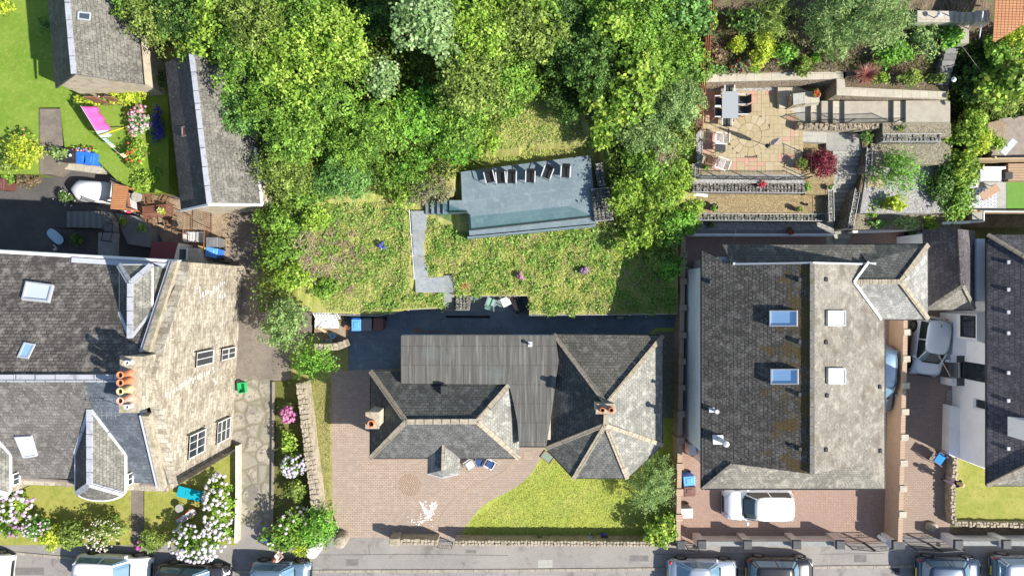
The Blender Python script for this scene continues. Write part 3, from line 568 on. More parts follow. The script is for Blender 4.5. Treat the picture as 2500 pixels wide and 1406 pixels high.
# retaining gabion walls along the foot of the garden
def gabion(pts,z0,z1,w,label,m='gabion',cat='gabion wall',name='gabion_wall',group=None,rough=0.03):
    t=None; mb=MB(); wr=MB()
    for a,b in zip(pts[:-1],pts[1:]):
        A=P(*a,z1);B=P(*b,z1); d=(B-A); L=d.length; d.normalize(); u=Vector((-d.y,d.x,0)); n=max(1,int(L/0.19))
        nw=max(1,int(w/0.17))
        for i in range(n):
            for j in range(nw):
                c=A+d*L*(i+0.5)/n+u*(w*(j+0.5)/nw); s=rnd.uniform(0.7,1.02)
                mb.box((c.x,c.y,z1-0.16),(L/n*s,w/nw*rnd.uniform(0.7,1.0),0.16+rnd.uniform(-.05,rough)),math.atan2(d.y,d.x)+rnd.uniform(-.3,.3),rnd.uniform(0.65,0.95))
        c=A+d*L/2+u*w/2; mb.box((c.x,c.y,z0),(L+0.04,w*0.96,z1-z0-0.1),math.atan2(d.y,d.x))
        for o_ in (0.0,w):
            wr.tube(A+u*o_+Vector((0,0,0.05)),B+u*o_+Vector((0,0,0.05)),0.012,None,4)
    b0=P(*pts[0],z1); t=T(name,label,cat,(b0.x,b0.y,z0),group=group)
    mb.build('stones',M[m],t); wr.build('wire_edge',M['steel_pale'],t); return t
gabion([(775,768),(860,770),(925,771),(955,764)],0,1.0,0.5,'gabion wall behind the three bins at the west end of the slate patio')
gabion([(1000,756),(1080,752)],0,1.0,0.45,'pale gabion wall left of the lower slate steps')
gabion([(1112,757),(1146,757)],0,1.0,0.86,'square gabion block between the lower steps and the seating alcove')
gabion([(1146,724),(1290,722)],0,1.15,0.2,'thin gabion wall at the back of the seating alcove')
gabion([(1292,770),(1545,768),(1652,766)],0,1.02,0.22,'long gabion wall under the lower edge of the rough grass')
gabion([(1452,541),(1498,536)],1.6,3.0,1.75,'dark gabion cube at the east end of the glass-fronted terrace')
gabion([(1462,455),(1480,452)],2.2,2.95,1.2,'narrow gabion behind the terrace cube in tree shade')
# curved stone kerb along the bank
mb=MB(); prev=None
for x,y in ((950,764),(970,757),(985,751),(1000,753)):
    q=P(x,y,1.02)
    if prev is not None: mb.bar(prev-Vector((0,0,0.5)),q-Vector((0,0,0.5)),0.25,1.05)
    prev=q
one('retaining_wall',mb,M['wall_cope'],'pale curved end of the retaining wall beside the slate patio','retaining wall')
# slate terrace on the hill
t=T('slate_terrace','blue-grey slate terrace with a fascia on the grassy slope','terrace',P(1290,480,1.6))
zt=2.75
mb=MB(); mb.prism(pp([(1125,420),(1441,379),(1457,545),(1146,575),(1142,520),(1097,520),(1097,489),(1128,489)],zt),1.5,zt); mb.build('paving',M['deck_slate'],t)
mb=MB(); A=P(1141,578,zt);B=P(1455,548,zt); mb.bar(A+Vector((0,-0.05,-0.5)),B+Vector((0,-0.05,-0.5)),0.1,1.02); mb.build('fascia',M['deck_slate'],t)
t=T('glass_balustrade','clear green-tinted glass balustrade along the front of the slate terrace','balustrade',P(1300,545,zt))
def glass_run(t,a,b,n,h=1.1,z=zt):
    A=P(*a,z);B=P(*b,z)
    r=MB(); r.bar(A+Vector((0,0,0.05)),B+Vector((0,0,0.05)),0.07,0.1); r.build('base_channel',M['charcoal'],t)
    for i in range(n):
        p=A.lerp(B,(i+0.02)/n);q=A.lerp(B,(i+0.98)/n); g=MB(); g.bar(p+Vector((0,0,0.1+h/2)),q+Vector((0,0,0.1+h/2)),0.017,h); g.build('glass_pane',M['clear_glass'],t)
glass_run(t,(1149,562),(1450,529),8); glass_run(t,(1147,524),(1149,560),1)
t=T('glass_balustrade','short glass balustrade beside the four slate steps','balustrade',P(1118,520,zt)); glass_run(t,(1098,518),(1142,518),1)
def steps(name,label,quads,m,cat='steps',mr=None):
    """quads: list of (polygon px, z)"""
    c=P(*quads[0][0][0],quads[0][1]); t=T(name,label,cat,(c.x,c.y,0))
    for q,z in quads:
        mb=MB(); mb.prism(pp(q,z),z-0.5,z); alt=len(t.children)%2; nm=m.name+'_worn'; mb.build('step',M[nm] if alt and nm in M else m,t)  # every second tread takes a darker colour in place of step shadow lines
    return t
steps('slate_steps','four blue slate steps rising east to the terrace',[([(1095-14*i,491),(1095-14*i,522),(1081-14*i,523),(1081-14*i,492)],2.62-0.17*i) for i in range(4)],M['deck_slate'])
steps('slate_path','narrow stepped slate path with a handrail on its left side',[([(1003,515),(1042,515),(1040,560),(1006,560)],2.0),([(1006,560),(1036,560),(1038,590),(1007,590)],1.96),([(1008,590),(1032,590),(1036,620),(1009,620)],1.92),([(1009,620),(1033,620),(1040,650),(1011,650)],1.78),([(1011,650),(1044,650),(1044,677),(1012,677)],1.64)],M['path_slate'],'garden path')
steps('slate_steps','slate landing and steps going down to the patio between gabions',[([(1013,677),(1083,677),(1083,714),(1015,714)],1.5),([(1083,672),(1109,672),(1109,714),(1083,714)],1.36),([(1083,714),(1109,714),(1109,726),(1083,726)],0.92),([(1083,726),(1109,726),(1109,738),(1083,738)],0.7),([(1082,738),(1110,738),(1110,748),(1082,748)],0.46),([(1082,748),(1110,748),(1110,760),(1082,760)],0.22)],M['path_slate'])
t=T('handrail','thin white handrail along the narrow slate path','handrail',P(1003,600,1.8))
mb=MB(); a=[P(999,512,3.0),P(1003,572,2.7),P(1009,648,2.5),P(1011,682,2.35)]; mb.path(a,0.022)
mb.build('rail',M['steel_pale'],t)
for x,y,z in ((1002,520,2.0),(1008,575,1.75),(1012,625,1.5),(1014,680,1.3)):
    p=P(x,y,z); mb=MB(); mb.tube(p,(p.x,p.y,z+1.0),0.02); mb.build('post',M['steel_pale'],t)
sheet('alcove_paving',[(1148,724),(1292,724),(1292,760),(1148,760)],0.024,M['deck_slate'])
mb=MB(); mb.bar(P(1088,773,0.025),P(1196,774,0.025),0.13,0.02); one('drain_channel',mb,M['drain'],'long black slot drain set in the slate patio','drain')
mb=MB(); q=P(1515,771,0.6); mb.box((q.x,q.y-0.1,0.02),(0.34,0.16,0.5)); one('meter_box',mb,M['pot_grey'],'small grey box against the long gabion wall','box')
mb=MB(); pts=[P(1013,805,0.05)]
for i in range(22):
    a=i*0.57; pts.append(P(1019+7*math.cos(a)*(1-i*0.012),806+6*math.sin(a),0.04))
for x,y in ((1040,812),(1060,810),(1080,808),(1092,811),(1110,815),(1140,816),(1200,815),(1250,813)): pts.append(P(x,y,0.04))
mb.path(pts,0.02); one('garden_hose',mb,M['hose_orange'],'thin orange hose coiled along the north edge of the flat roof house','hose')
# ---------------- building helpers ----------------
def roof(t,faces,thick=0.13,name='roof',label=None):
    keys=[]; mb=MB(); cnt={}; faces=[([Vector(p) for p in ps],k) for ps,k in faces]
    for pts,k in faces:
        if k not in keys: keys.append(k)
        n=len(pts)
        for i in range(n):
            e=frozenset((tuple(round(c,2) for c in pts[i]),tuple(round(c,2) for c in pts[(i+1)%n]))); cnt[e]=cnt.get(e,0)+1
    for pts,k in faces:
        pts=[Vector(p) for p in pts]; mb.cm=keys.index(k)
        nn=Vector((0,0,0))
        for i in range(len(pts)): nn+=pts[i].cross(pts[(i+1)%len(pts)])
        if nn.z<0: pts=pts[::-1]
        mb.face(pts); dn=[p-Vector((0,0,thick)) for p in pts]; mb.face(dn[::-1]); n=len(pts)
        for i in range(n):
            e=frozenset((tuple(round(c,2) for c in pts[i]),tuple(round(c,2) for c in pts[(i+1)%n])))
            if cnt[e]==1: mb.face([dn[i],dn[(i+1)%n],pts[(i+1)%n],pts[i]])
    return mb.build(name,[M[k] for k in keys],t,label=label)
def ridges(t,segs,m,w=0.24,h=0.1,name='ridge_tiles',n=0.45):
    for a,b in segs:
        mb=MB()
        a=Vector(a);b=Vector(b); L=(b-a).length; k=max(1,int(L/n))
        for i in range(k):
            p=a.lerp(b,i/k);q=a.lerp(b,(i+0.96)/k); mb.bar(p+Vector((0,0,h*0.35)),q+Vector((0,0,h*0.35+0.004*(i%2))),w+0.01*(i%2),h)
        mb.build(name,M[m],t)
def gutter(t,segs,m='iron',r=0.055,name='gutter'):
    mb=MB(); last=None
    for a,b in segs:
        if last is not None and (Vector(a)-last).length>0.05: mb.build(name,M[m],t); mb=MB()
        mb.tube(Vector(a)-Vector((0,0,0.06)),Vector(b)-Vector((0,0,0.06)),r,None,8); last=Vector(b)
    return mb.build(name,M[m],t)
def wallpoly(t,A,B,out,holes,m,thick=0.35,name='wall',label=None):
    """vertical wall from A to B (xy); out = 2D outline (u,z) ccw; holes = [u0,u1,z0,z1]; outer face towards the right of A->B"""
    A=Vector((A[0],A[1],0));B=Vector((B[0],B[1],0)); d=(B-A).normalized(); n=Vector((d.y,-d.x,0)); mb=MB()
    loops=[[Vector((u,z,0)) for u,z in out]]+[[Vector(p) for p in ((h[0],h[2],0),(h[0],h[3],0),(h[1],h[3],0),(h[1],h[2],0))] for h in holes]
    flat=[p for l in loops for p in l]; W=lambda p,o=0.0: A+d*p.x+Vector((0,0,p.y))-n*o
    tri=tessellate_polygon(loops)
    for tr in tri:
        a,b,c=[flat[i] for i in tr]; s=(b-a).cross(c-a).z
        ps=[W(a),W(b),W(c)]
        if s<0: ps=ps[::-1]
        mb.face(ps)
    for k,l in enumerate(loops):
        for i in range(len(l)):
            a,b=l[i],l[(i+1)%len(l)]; dd=thick if k==0 else 0.2
            mb.face([W(a,dd),W(b,dd),W(b),W(a)])
    return mb.build(name,m if not isinstance(m,str) else M[m],t,label=label)
def window(t,A,B,u0,u1,z0,z1,inset=0.12,bars=(1,1),frame='white',glass='window_glass',w=0.07,sill=None,name='window'):
    A=Vector((A[0],A[1],0));B=Vector((B[0],B[1],0)); d=(B-A).normalized(); n=Vector((d.y,-d.x,0))
    W=lambda u,z,o=0: A+d*u+Vector((0,0,z))-n*(inset+o)
    mb=MB()
    def strip(ua,ub,za,zb,o0=-0.03,o1=0.05):
        vs=[W(ua,za,o0),W(ub,za,o0),W(ub,zb,o0),W(ua,zb,o0),W(ua,za,o1),W(ub,za,o1),W(ub,zb,o1),W(ua,zb,o1)]
        mb.add(vs,[[0,1,2,3],[7,6,5,4],[1,0,4,5],[2,1,5,6],[3,2,6,7],[0,3,7,4]])
    strip(u0,u0+w,z0,z1);strip(u1-w,u1,z0,z1);strip(u0+w,u1-w,z0,z0+w);strip(u0+w,u1-w,z1-w,z1)
    for i in range(bars[0]): c=u0+(u1-u0)*(i+1)/(bars[0]+1); strip(c-w*0.35,c+w*0.35,z0+w,z1-w,-0.015,0.04)
    for i in range(bars[1]): c=z0+(z1-z0)*(i+1)/(bars[1]+1); strip(u0+w,u1-w,c-w*0.4,c+w*0.4,-0.022,0.045)
    f=mb.build(name,M[frame],t)
    g=MB(); g.face([W(u0+w/2,z0+w/2,0.02),W(u1-w/2,z0+w/2,0.02),W(u1-w/2,z1-w/2,0.02),W(u0+w/2,z1-w/2,0.02)]); g.build('glass',M[glass],f)
    if sill:
        s=MB(); p=A+d*((u0+u1)/2)+n*0.03; s.box((p.x,p.y,z0-0.14),(u1-u0+0.2,0.3,0.13),math.atan2(d.y,d.x)); s.build('sill',M[sill],f)
    return f
def skylight(t,quad,frame='alu',glass='sky_glass',h=0.09,name='skylight',w=0.07,upstand=None):
    """quad of 4 points on the roof plane, going round"""
    q=[Vector(p) for p in quad]; n=(q[1]-q[0]).cross(q[3]-q[0]).normalized()
    if n.z<0: n=-n
    mb=MB(); 
    for i in range(4):
        a,b=q[i]+n*h*0.5,q[(i+1)%4]+n*h*0.5; dd=(b-a).normalized(); a=a-dd*w/2; b=b+dd*w/2
        u=dd.cross(n).normalized(); vs=[]
        for c in (a,b):
            for s,r in ((-1,-1),(1,-1),(1,1),(-1,1)): vs.append(c+u*s*w/2+n*r*(h*0.5+0.001*i))
        mb.add(vs,[[3,2,1,0],[4,5,6,7],[0,1,5,4],[1,2,6,5],[2,3,7,6],[3,0,4,7]])
    f=mb.build(name,M[frame],t); g=MB(); g.face([p+n*h*0.6 for p in q]); g.build('glass',M[glass],f); return f
def plane(c0,c1,axis='y'):
    """solve the roof plane z=c0+c1*Y (or X) along the sight line through px,py"""
    def f(px,py,dz=0):
        m=((703-py) if axis=='y' else (px-1250))/F; z=(c0+H*c1*m)/(1+c1*m); v=P(px,py,z); v.z+=dz; return v
    return f
def pot(t,c,r,h,m,name='chimney_pot',cap=None,smooth=True):
    mb=MB(); mb.lathe(c,[(r*1.1,0),(r*1.1,0.06),(r*0.92,0.1),(r*0.85,h-0.1),(r*1.05,h-0.08),(r*1.05,h),(r*0.75,h),(r*0.7,h-0.15)],14); o=mb.build(name,M[m],t,smooth=smooth)
    g=MB(); g.prism([(c[0]+r*0.73*math.cos(i*0.63),c[1]+r*0.73*math.sin(i*0.63)) for i in range(10)],c[2]+h-0.16,c[2]+h-0.12); g.build('flue',M['soot'],o); return o
# ---------------- sandstone tenement, left ----------------
N1=Vector((-15.80,1.25));N2=Vector((-16.42,-9.35))
t=T('tenement','tall blond sandstone tenement with slate roof and terracotta chimney pots at the left','house',(-22,-4,0))
zr=plane(7.5+1.22*0.53,-0.53); zf=plane(7.5+9.38*0.5,0.5)
YR=(7.5+1.22*0.53-7.5-9.38*0.5)/(0.5+0.53); ZR=7.5+9.38*0.5+0.5*YR
def RG(px): return P(px,703-YR*F/(H-ZR),ZR)
out=[(0,0),(10.62,0),(10.62,7.45),(1.25-YR,ZR-0.05),(0,7.45)]
holes=[(4.5,5.25,3.6,5.6),(4.6,5.25,0.7,2.6),(8.65,9.85,4.0,5.85),(8.62,9.85,0.8,2.6)]
wallpoly(t,N1,N2,[(0.35,0),(10.62,0),(10.62,7.45),(1.25-YR,ZR-0.05),(0,7.5),(0,1),(0.35,0.6)],holes,'ashlar',0.5,label='blond sandstone gable wall with pale repointing')
for h,b in zip(holes,((1,0),(1,1),(2,1),(1,2))): window(t,N1,N2,h[0],h[1],h[2],h[3],0.15,b,frame='window_white',glass='window_glass',sill='ashlar',w=0.06)
NW=Vector((-34,1.6));SW=Vector((-34,-8.4))
wallpoly(t,NW,N1-Vector((0,.25)),[(0,0),((N1-NW).length,0),((N1-NW).length,7.1),(0,7.0)],[],'ashlar')
wallpoly(t,N2,SW,[(0,0),((SW-N2).length,0),((SW-N2).length,7.5),(0,7.5)],[(3,4.2,4,5.8),(3,4.2,0.9,2.8),(12,13.2,4,5.8)],'ashlar')
window(t,N2,SW,3,4.2,4,5.8,sill='ashlar');window(t,N2,SW,3,4.2,.9,2.8,sill='ashlar');window(t,N2,SW,12,13.2,4,5.8,sill='ashlar')
mb=MB()
for px,py in [(478,706),(481,722),(487,719),(494,714),(499,712),(505,716),(514,702),(519,706),(524,700),(529,694),(533,692),(538,690),(529,722),(535,724),(541,720),(430,952),(436,949),(445,944),(452,938),(458,934),(464,932),(470,925),(475,929),(480,922),(486,920),(491,918),(496,916),(502,913),(508,911),(513,909),(521,898),(524,902),(527,928),(531,934),(398,963),(404,965),(410,962),(420,966),(364,968),(361,975),(382,966),(395,1002),(401,1004),(380,1000)]:
    m=(px-1250)/F; X=N1.x+(N2.x-N1.x)*0.45; z=H-X/m; Y=(703-py)*(H-z)/F; X=N1.x+(N2.x-N1.x)*(N1.y-Y)/(N1.y-N2.y)
    if 0.3<z<9.8: mb=MB(); mb.box((X+0.004,Y,z),(0.012,rnd.uniform(0.12,0.3),0.06)); mb.build('repointing',M['white'],t)
# roof planes
roof(t,[([zr(-420,590),zr(452,641),RG(330),RG(-420)],'slate_tenement_rear')],name='roof')
V1=zf(204,941);V2=zf(226,1006)
roof(t,[([RG(-420),RG(204),V2,zf(226,1170),zf(-420,1150)],'slate_tenement_front')],name='roof',label='grey front slate slope')
roof(t,[([RG(204)+Vector((0.005,0,0)),RG(330),zf(412,1183),zf(226,1172),V2+Vector((0.005,0,0))],'slate_blue')],name='roof',label='smoother blue-grey slates beside the gable')
ridges(t,[(RG(-420),RG(290))],'lead',0.32,0.1,'ridge_lead',0.85)
# skews on the gable
E=RG(326); 
def skewbar(a,b,nm='skew'):
    for v in (a,b): v.x=N1.x+(N2.x-N1.x)*(N1.y-v.y)/(N1.y-N2.y)-0.13
    mb=MB(); mb.bar(a+Vector((0,0,0.1)),b+Vector((0,0,0.1)),0.3,0.3); mb.build(nm,M['wall_cope'],t)
    mb=MB(); a2=a+Vector((-0.22,0,0.06));b2=b+Vector((-0.22,0,0.06)); mb.bar(a2,b2,0.2,0.22); mb.build('lead_flashing',M['lead_plain'],t)
skewbar(zr(446,641),zr(362,860)); skewbar(zf(349,1010),zf(408,1186))
gutter(t,[(zr(-420,590,0.02),zr(440,640,0.02))],'white',0.11); gutter(t,[(zf(30,1166),zf(180,1176)),(zf(345,1183),zf(410,1187))],'wood_grey',0.1)
mb=MB(); a,b=zr(180,624,0.03),zr(440,640,0.03); mb.bar(a+Vector((0,-0.22,0.12)),b+Vector((0,-0.22,0.12)),0.25,0.05); mb.build('gutter_lining',M['lead_plain'],t)
# chimney
mb=MB(); c0=P(296,872,11.2); c1=P(335,1004,11.2); mb.box(((c0.x+c1.x)/2,(c0.y+c1.y)/2,8.9),(c1.x-c0.x,c0.y-c1.y,2.2),R(-1)); ch=mb.build('chimney',M['ashlar'],t)
mb=MB(); mb.box(((c0.x+c1.x)/2,(c0.y+c1.y)/2,11.1),(c1.x-c0.x+0.12,c0.y-c1.y+0.1,0.14),R(-1)); mb.build('cope',M['wall_cope'],ch)
for yy,mm in ((915,'terracotta'),(934,'terracotta'),(955,'clay_cream'),(978,'terracotta_pink')):
    c=P(293,yy,12.0); pot(ch,(c.x,c.y,11.22),0.145,0.82,mm)
for yy in (886,994):
    c=P(306,yy,11.7); pot(ch,(c.x,c.y,11.22),0.1,0.42,'steel_pale')
mb=MB(); a=P(289,1012,10.6); 
for d in ((-0.75,0.12),(0.0,-0.25)): pass
mb.tube((a.x,a.y,9.6),(a.x,a.y,10.9),0.02); mb.tube((a.x-0.9,a.y-0.0,10.8),(a.x+0.15,a.y+0.1,10.8),0.012)
for i in range(5): mb.tube((a.x-0.8+i*0.2,a.y-0.16,10.8),(a.x-0.8+i*0.2,a.y+0.2,10.8),0.008)
mb.build('aerial',M['alu'],t)
# rear dormer
def tri(*p): return list(p)
XW,XE,XR=-18.0,-16.52,-17.12; zE,zD=8.7,9.35
def mr(x,y): return 7.5+(1.22-y)*0.53
yb=1.22-(zE-7.5)/0.53; yk=1.22-(zD-7.5)/0.53
A=(XW,1.05,zE);B=(XE,1.05,zE);Hp=(XR,0.2,zD);Rk=(XR,yk,zD+0.02);Wb=(XW,yb-0.05,zE);Eb=(XE,yb-0.05,zE)
d=roof(t,[([A,B,Hp],'slate_dormer'),([A,Hp,Rk,Wb],'slate_barn_west'),([B,Eb,Rk,Hp],'slate_dormer')],0.1,'rear_dormer',label='hipped rear dormer with pale ridge')
ridges(d,[(A,Hp),(B,Hp),(Hp,Rk)],'lead',0.24,0.09,'ridge_lead',0.5)
mb=MB(); mb.face([(XE-0.06,1.0,zE-0.1),(XE-0.06,1.0,7.5),(XE-0.06,yb,zE-0.1)]); mb.face([(XW+0.06,1.0,zE-0.1),(XW+0.06,yb,zE-0.1),(XW+0.06,1.0,7.5)]); mb.face([(XW+0.06,1.0,7.5),(XE-0.06,1.0,7.5),(XE-0.06,1.0,zE-0.1),(XW+0.06,1.0,zE-0.1)]); mb.build('cheek',M['slate_weathered'],d)
gutter(d,[(A,B),(B,Eb),(Wb,A)],'white',0.05); ridges(d,[(Wb,Rk),(Eb,Rk)],'lead_plain',0.14,0.05,'flashing',1)
# front bay dormer, and its twin at the edge
def bay(dx,label):
    zE,zD=8.35,9.5; XW=-20.25+dx;XE=-17.95+dx;XR=-18.85+dx; zf_=lambda y:7.5+(9.38+y)*0.5
    yE=-9.38+(zE-7.5)/0.5; yR=-9.38+(zD-7.5)/0.5; yF=-9.35
    arc=[]; n=9
    for i in range(n+1):
        a=math.pi*i/n; arc.append((XW+(XE-XW)*(1-math.cos(a))/2,yF-0.5*math.sin(a),zE))
    Hp=(XR,-8.75,zD);Rk=(XR,yR,zD+0.01);Wb=(XW,yE,zE);Eb=(XE,yE,zE)
    fs=[([Wb,arc[0],Hp,Rk],'slate_barn_west'),([Eb,Rk,Hp,arc[-1]],'slate_dormer')]
    for i in range(n): fs.append(([arc[i],arc[i+1],Hp],'slate_dormer'))
    d=roof(t,fs,0.1,'bay_dormer',label=label)
    ridges(d,[(Hp,Rk),(arc[1],Hp),(arc[-2],Hp)],'lead',0.24,0.09,'ridge_lead',0.5)
    gutter(d,[(arc[i],arc[i+1]) for i in range(n)]+[(Wb,arc[0]),(Eb,arc[-1])],'white',0.07)
    ridges(d,[(Wb,Rk),(Eb,Rk)],'lead_plain',0.16,0.05,'flashing',1)
    mb=MB(); mb.prism([(a[0]*0.97+XR*0.03,a[1]+0.06) for a in arc]+[(XE-0.05,-8.6),(XW+0.05,-8.6)],0,zE-0.1); mb.build('bay_wall',M['ashlar'],d)
    mb=MB(); mb.face([(XE-0.04,-9.3,zE-0.1),(XE-0.04,-9.3,7.4),(XE-0.04,yE,zE-0.1)][::-1]); mb.build('cheek',M['slate_dormer'],d); mb=MB(); mb.face([(XW+0.04,-9.3,zE-0.1),(XW+0.04,yE,zE-0.1),(XW+0.04,-9.3,7.4)][::-1]); mb.build('cheek',M['slate_dormer'],d)
    window(d,(XE+0.02,-9.28),(XE+0.02,-8.2),0.06,0.62,7.72,8.22,-0.02,(1,0),w=0.05)
bay(0,'round-fronted bay dormer with white edging'); bay(-5.35,'second round-fronted bay dormer at the picture edge')
skylight(t,[zr(70,692,0.03),zr(132,700,0.03),zr(122,738,0.03),zr(60,732,0.03)],'lead_plain','blind_glass',0.16)
skylight(t,[zr(62,838,0.03),zr(86,842,0.03),zr(70,874,0.03),zr(47,871,0.03)],'lead_plain','sky_glass',0.06)
skylight(t,[zf(42,1064,0.03),zf(78,1062,0.03),zf(92,1108,0.03),zf(62,1112,0.03)],'lead_plain','blind_glass',0.12)
# red roofed rear porch and lean-to of the tenement
t=T('outhouse','small outhouse with a dark red flat roof behind the tenement','shed',P(400,615,0))
mb=MB(); mb.prism(pp([(375,592),(424,592),(424,640),(366,640)],2.3),0,2.2); mb.build('wall',M['white'],t)
mb=MB(); mb.prism(pp([(372,589),(432,592),(420,636),(364,634)],2.35),2.2,2.35); mb.build('roof',M['metal_red'],t)
t=T('lean_to','small white-framed lean-to window beside the red roofed outhouse','lean-to',P(460,620,0))
mb=MB(); mb.prism(pp([(436,604),(484,606),(492,640),(432,640)],1.6),0,1.6); mb.build('wall',M['harl'],t)
skylight(t,[P(438,607,1.62),P(458,607,1.62),P(457,638,1.62),P(437,638,1.62)],'white','pond_glass',0.1,'skylight')
# ---------------- stone barns, upper left ----------------
def gabled(t,sw,rs,se,nw,rn,ne,zb,mw,me,wm,ridge='lead',over=0.2,north=True):
    sw,rs,se,nw,rn,ne=[Vector(v) for v in (sw,rs,se,nw,rn,ne)]
    roof(t,[([sw,rs,rn,nw],mw)],label=None); roof(t,[([rs,se,ne,rn],me)])
    ridges(t,[(rs,rn)],ridge,0.24,0.08,'ridge_lead' if ridge=='lead' else 'ridge_tiles',0.85)
    d=(rs-rn).normalized(); d.z=0
    ins=lambda a,k:a-d*over*k
    def wl(a,b,za,zb_):  # plain wall
        A,B=Vector((a.x,a.y)),Vector((b.x,b.y)); L=(B-A).length; wallpoly(t,A,B,[(0,zb),(L,zb),(L,zb_),(0,za)],[],wm)
    m=(sw+se)/2; SWi=sw.lerp(m,0.08)-d*over;SEi=se.lerp(m,0.08)-d*over; m2=(nw+ne)/2; NWi=nw.lerp(m2,0.08)+d*over;NEi=ne.lerp(m2,0.08)+d*over
    A,B=Vector((SWi.x,SWi.y)),Vector((SEi.x,SEi.y)); L=(B-A).length; ur=(Vector((rs.x,rs.y))-A).dot((B-A).normalized())
    wallpoly(t,A,B,[(0,zb),(L,zb),(L,se.z-0.05),(ur,rs.z-0.22),(0,sw.z-0.05)],[],wm,label=None)
    wl(SEi,NEi,se.z-.1,ne.z-.1); wl(NWi,SWi,nw.z-.1,sw.z-.1)
    A,B=Vector((NEi.x,NEi.y)),Vector((NWi.x,NWi.y)); L=(B-A).length; ur=(Vector((rn.x,rn.y))-A).dot((B-A).normalized())
    wallpoly(t,A,B,[(0,zb),(L,zb),(L,nw.z-0.05),(ur,rn.z-0.22),(0,ne.z-0.05)],[],wm)
    return A,B
t=T('stone_barn','grey slate roofed stone barn with a pale lead ridge at the top left','barn',P(230,100,1.2))
a,b,c=P(135,215,4.0),P(181,181,6.3),P(350,206,3.9); off=P(165,0,6.3)-P(181,181,6.3); off=off.normalized()*8
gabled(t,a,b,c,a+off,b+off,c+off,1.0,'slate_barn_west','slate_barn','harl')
skylight(t,[P(190,31,6.1),P(219,34,5.7),P(217,51,5.7),P(189,47,6.1)],'alu','window_glass',0.1)
gutter(t,[(c,c+off)],'iron',0.05)
mb=MB(); 
for k,(x0,x1) in enumerate(((222,270),(270,305))):
    p=P(x0,222,1.2);q=P(x1,224,1.2)
    yy=a.y-0.16
    mb.box(((p.x+q.x)/2+0.4,yy,1.2),((q.x-p.x)*0.6,0.06,1.7))
mb.build('door',M['wood_brown'],t)
t=T('stone_barn','long slate roofed stone barn with a white skewed gable beside the lane','barn',P(520,320,0))
a,b,c=P(443,514,4.0),P(512,499,5.9),P(641,500,3.8); d_=P(403,153,4.0); e_=P(468,130,5.9); f_=c+(e_-b); 
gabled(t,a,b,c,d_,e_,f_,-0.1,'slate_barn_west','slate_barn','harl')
skylight(t,[P(446,312,4.7),P(461,308,4.95),P(463,330,4.95),P(447,333,4.7)],'wood_grey','metal_red' if 'metal_red' in M else 'window_glass',0.07)
mb=MB(); mb.bar(a+Vector((0,-.02,0.06)),b+Vector((0,-.02,0.06)),0.1,0.12); mb.bar(b+Vector((0,-.02,0.06)),c+Vector((0,-.02,0.06)),0.13,0.12); mb.bar(c+Vector((0,0,0.05)),c.lerp(f_,0.4)+Vector((0,0,0.05)),0.12,0.1); mb.build('skew',M['white'],t)
gutter(t,[(a,d_)],'iron',0.05)
# ---------------- centre: bungalow with hipped slate roofs ----------------
t=T('bungalow','bungalow with two hipped slate roofs joined by a grey felt flat roof','house',P(1250,960,0))
ze,zr_=2.9,4.8
nw,ne,se,sw=P(905,906,ze),P(1272,906,ze),P(1267,1118,ze),P(904,1118,ze); rw,re=P(992,1029,zr_),P(1165,1028,zr_)
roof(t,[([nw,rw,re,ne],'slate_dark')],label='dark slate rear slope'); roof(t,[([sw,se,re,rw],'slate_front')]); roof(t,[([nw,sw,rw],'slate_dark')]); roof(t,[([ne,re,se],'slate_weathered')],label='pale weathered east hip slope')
ridges(t,[(rw,re),(nw,rw),(sw,rw),(ne,re),(se,re)],'ridge_stone',0.26,0.1)
gutter(t,[(nw,sw),(sw,se)],'iron',0.06)
W0=pp([(925,930),(1250,930),(1250,1085),(925,1085)],1.0)
mb=MB(); i=0.35; mb.prism([(nw.x+i,nw.y-i),(ne.x-i,ne.y-i),(se.x-i,se.y+i),(sw.x+i,sw.y+i)],0,2.82); mb.build('wall',M['harl'],t)
# bay over the front
zb=4.0; ap=P(1083,1084,3.55); w1,w2=P(1044,1119,2.95),P(1122,1119,2.95); f1,f2,f3=P(1043,1156,2.75),P(1080,1166,2.75),P(1122,1156,2.75); rdg=P(1081,1148,3.5)
d=roof(t,[([w1,f1,rdg,ap],'slate_blue'),([ap,rdg,f3,w2],'slate_weathered'),([f1,f2,rdg],'slate_light'),([f2,f3,rdg],'slate_light')],0.1,'bay_window_roof')
ridges(d,[(ap,rdg)],'ridge_stone',0.16,0.07); gutter(d,[(f1,f2),(f2,f3)],'lead_plain',0.05)
mb=MB(); mb.prism([(w1.x+.15,w1.y),(f1.x+.15,f1.y+.15),(f2.x,f2.y+.2),(f3.x-.15,f3.y+.15),(w2.x-.15,w2.y)],0,2.7); mb.build('bay_wall',M['harl'],d)
# flat roof
FL=[(979,819),(1356,819),(1364,880),(1350,985),(1334,1089),(1268,1089),(1263,1030),(1254,985),(1243,938),(979,936)]
mb=MB(); mb.prism(pp(FL,3.55),3.2,3.55); mb.build('flat_roof',M['felt'],t,label='weathered grey felt flat roof')
mb=MB(); mb.prism([(x,y) for x,y in pp([(990,830),(1345,830),(1345,1075),(1275,1075),(1240,930),(990,925)],3.4)],0,3.2); mb.build('wall',M['harl'],t)
gutter(t,[(P(982,820,3.5),P(1352,820,3.5))],'cream',0.07); gutter(t,[(P(1268,1090,3.5),P(1332,1090,3.5))],'iron',0.05)
mb=MB(); q=P(1294,840,3.55); mb.box((q.x,q.y,3.553),(0.22,0.26,0.05)); mb.lathe((q.x,q.y,3.58),[(0.06,0),(0.06,0.25),(0.1,0.26),(0.1,0.34),(0.02,0.4)],10); mb.build('roof_vent',M['white'],t)
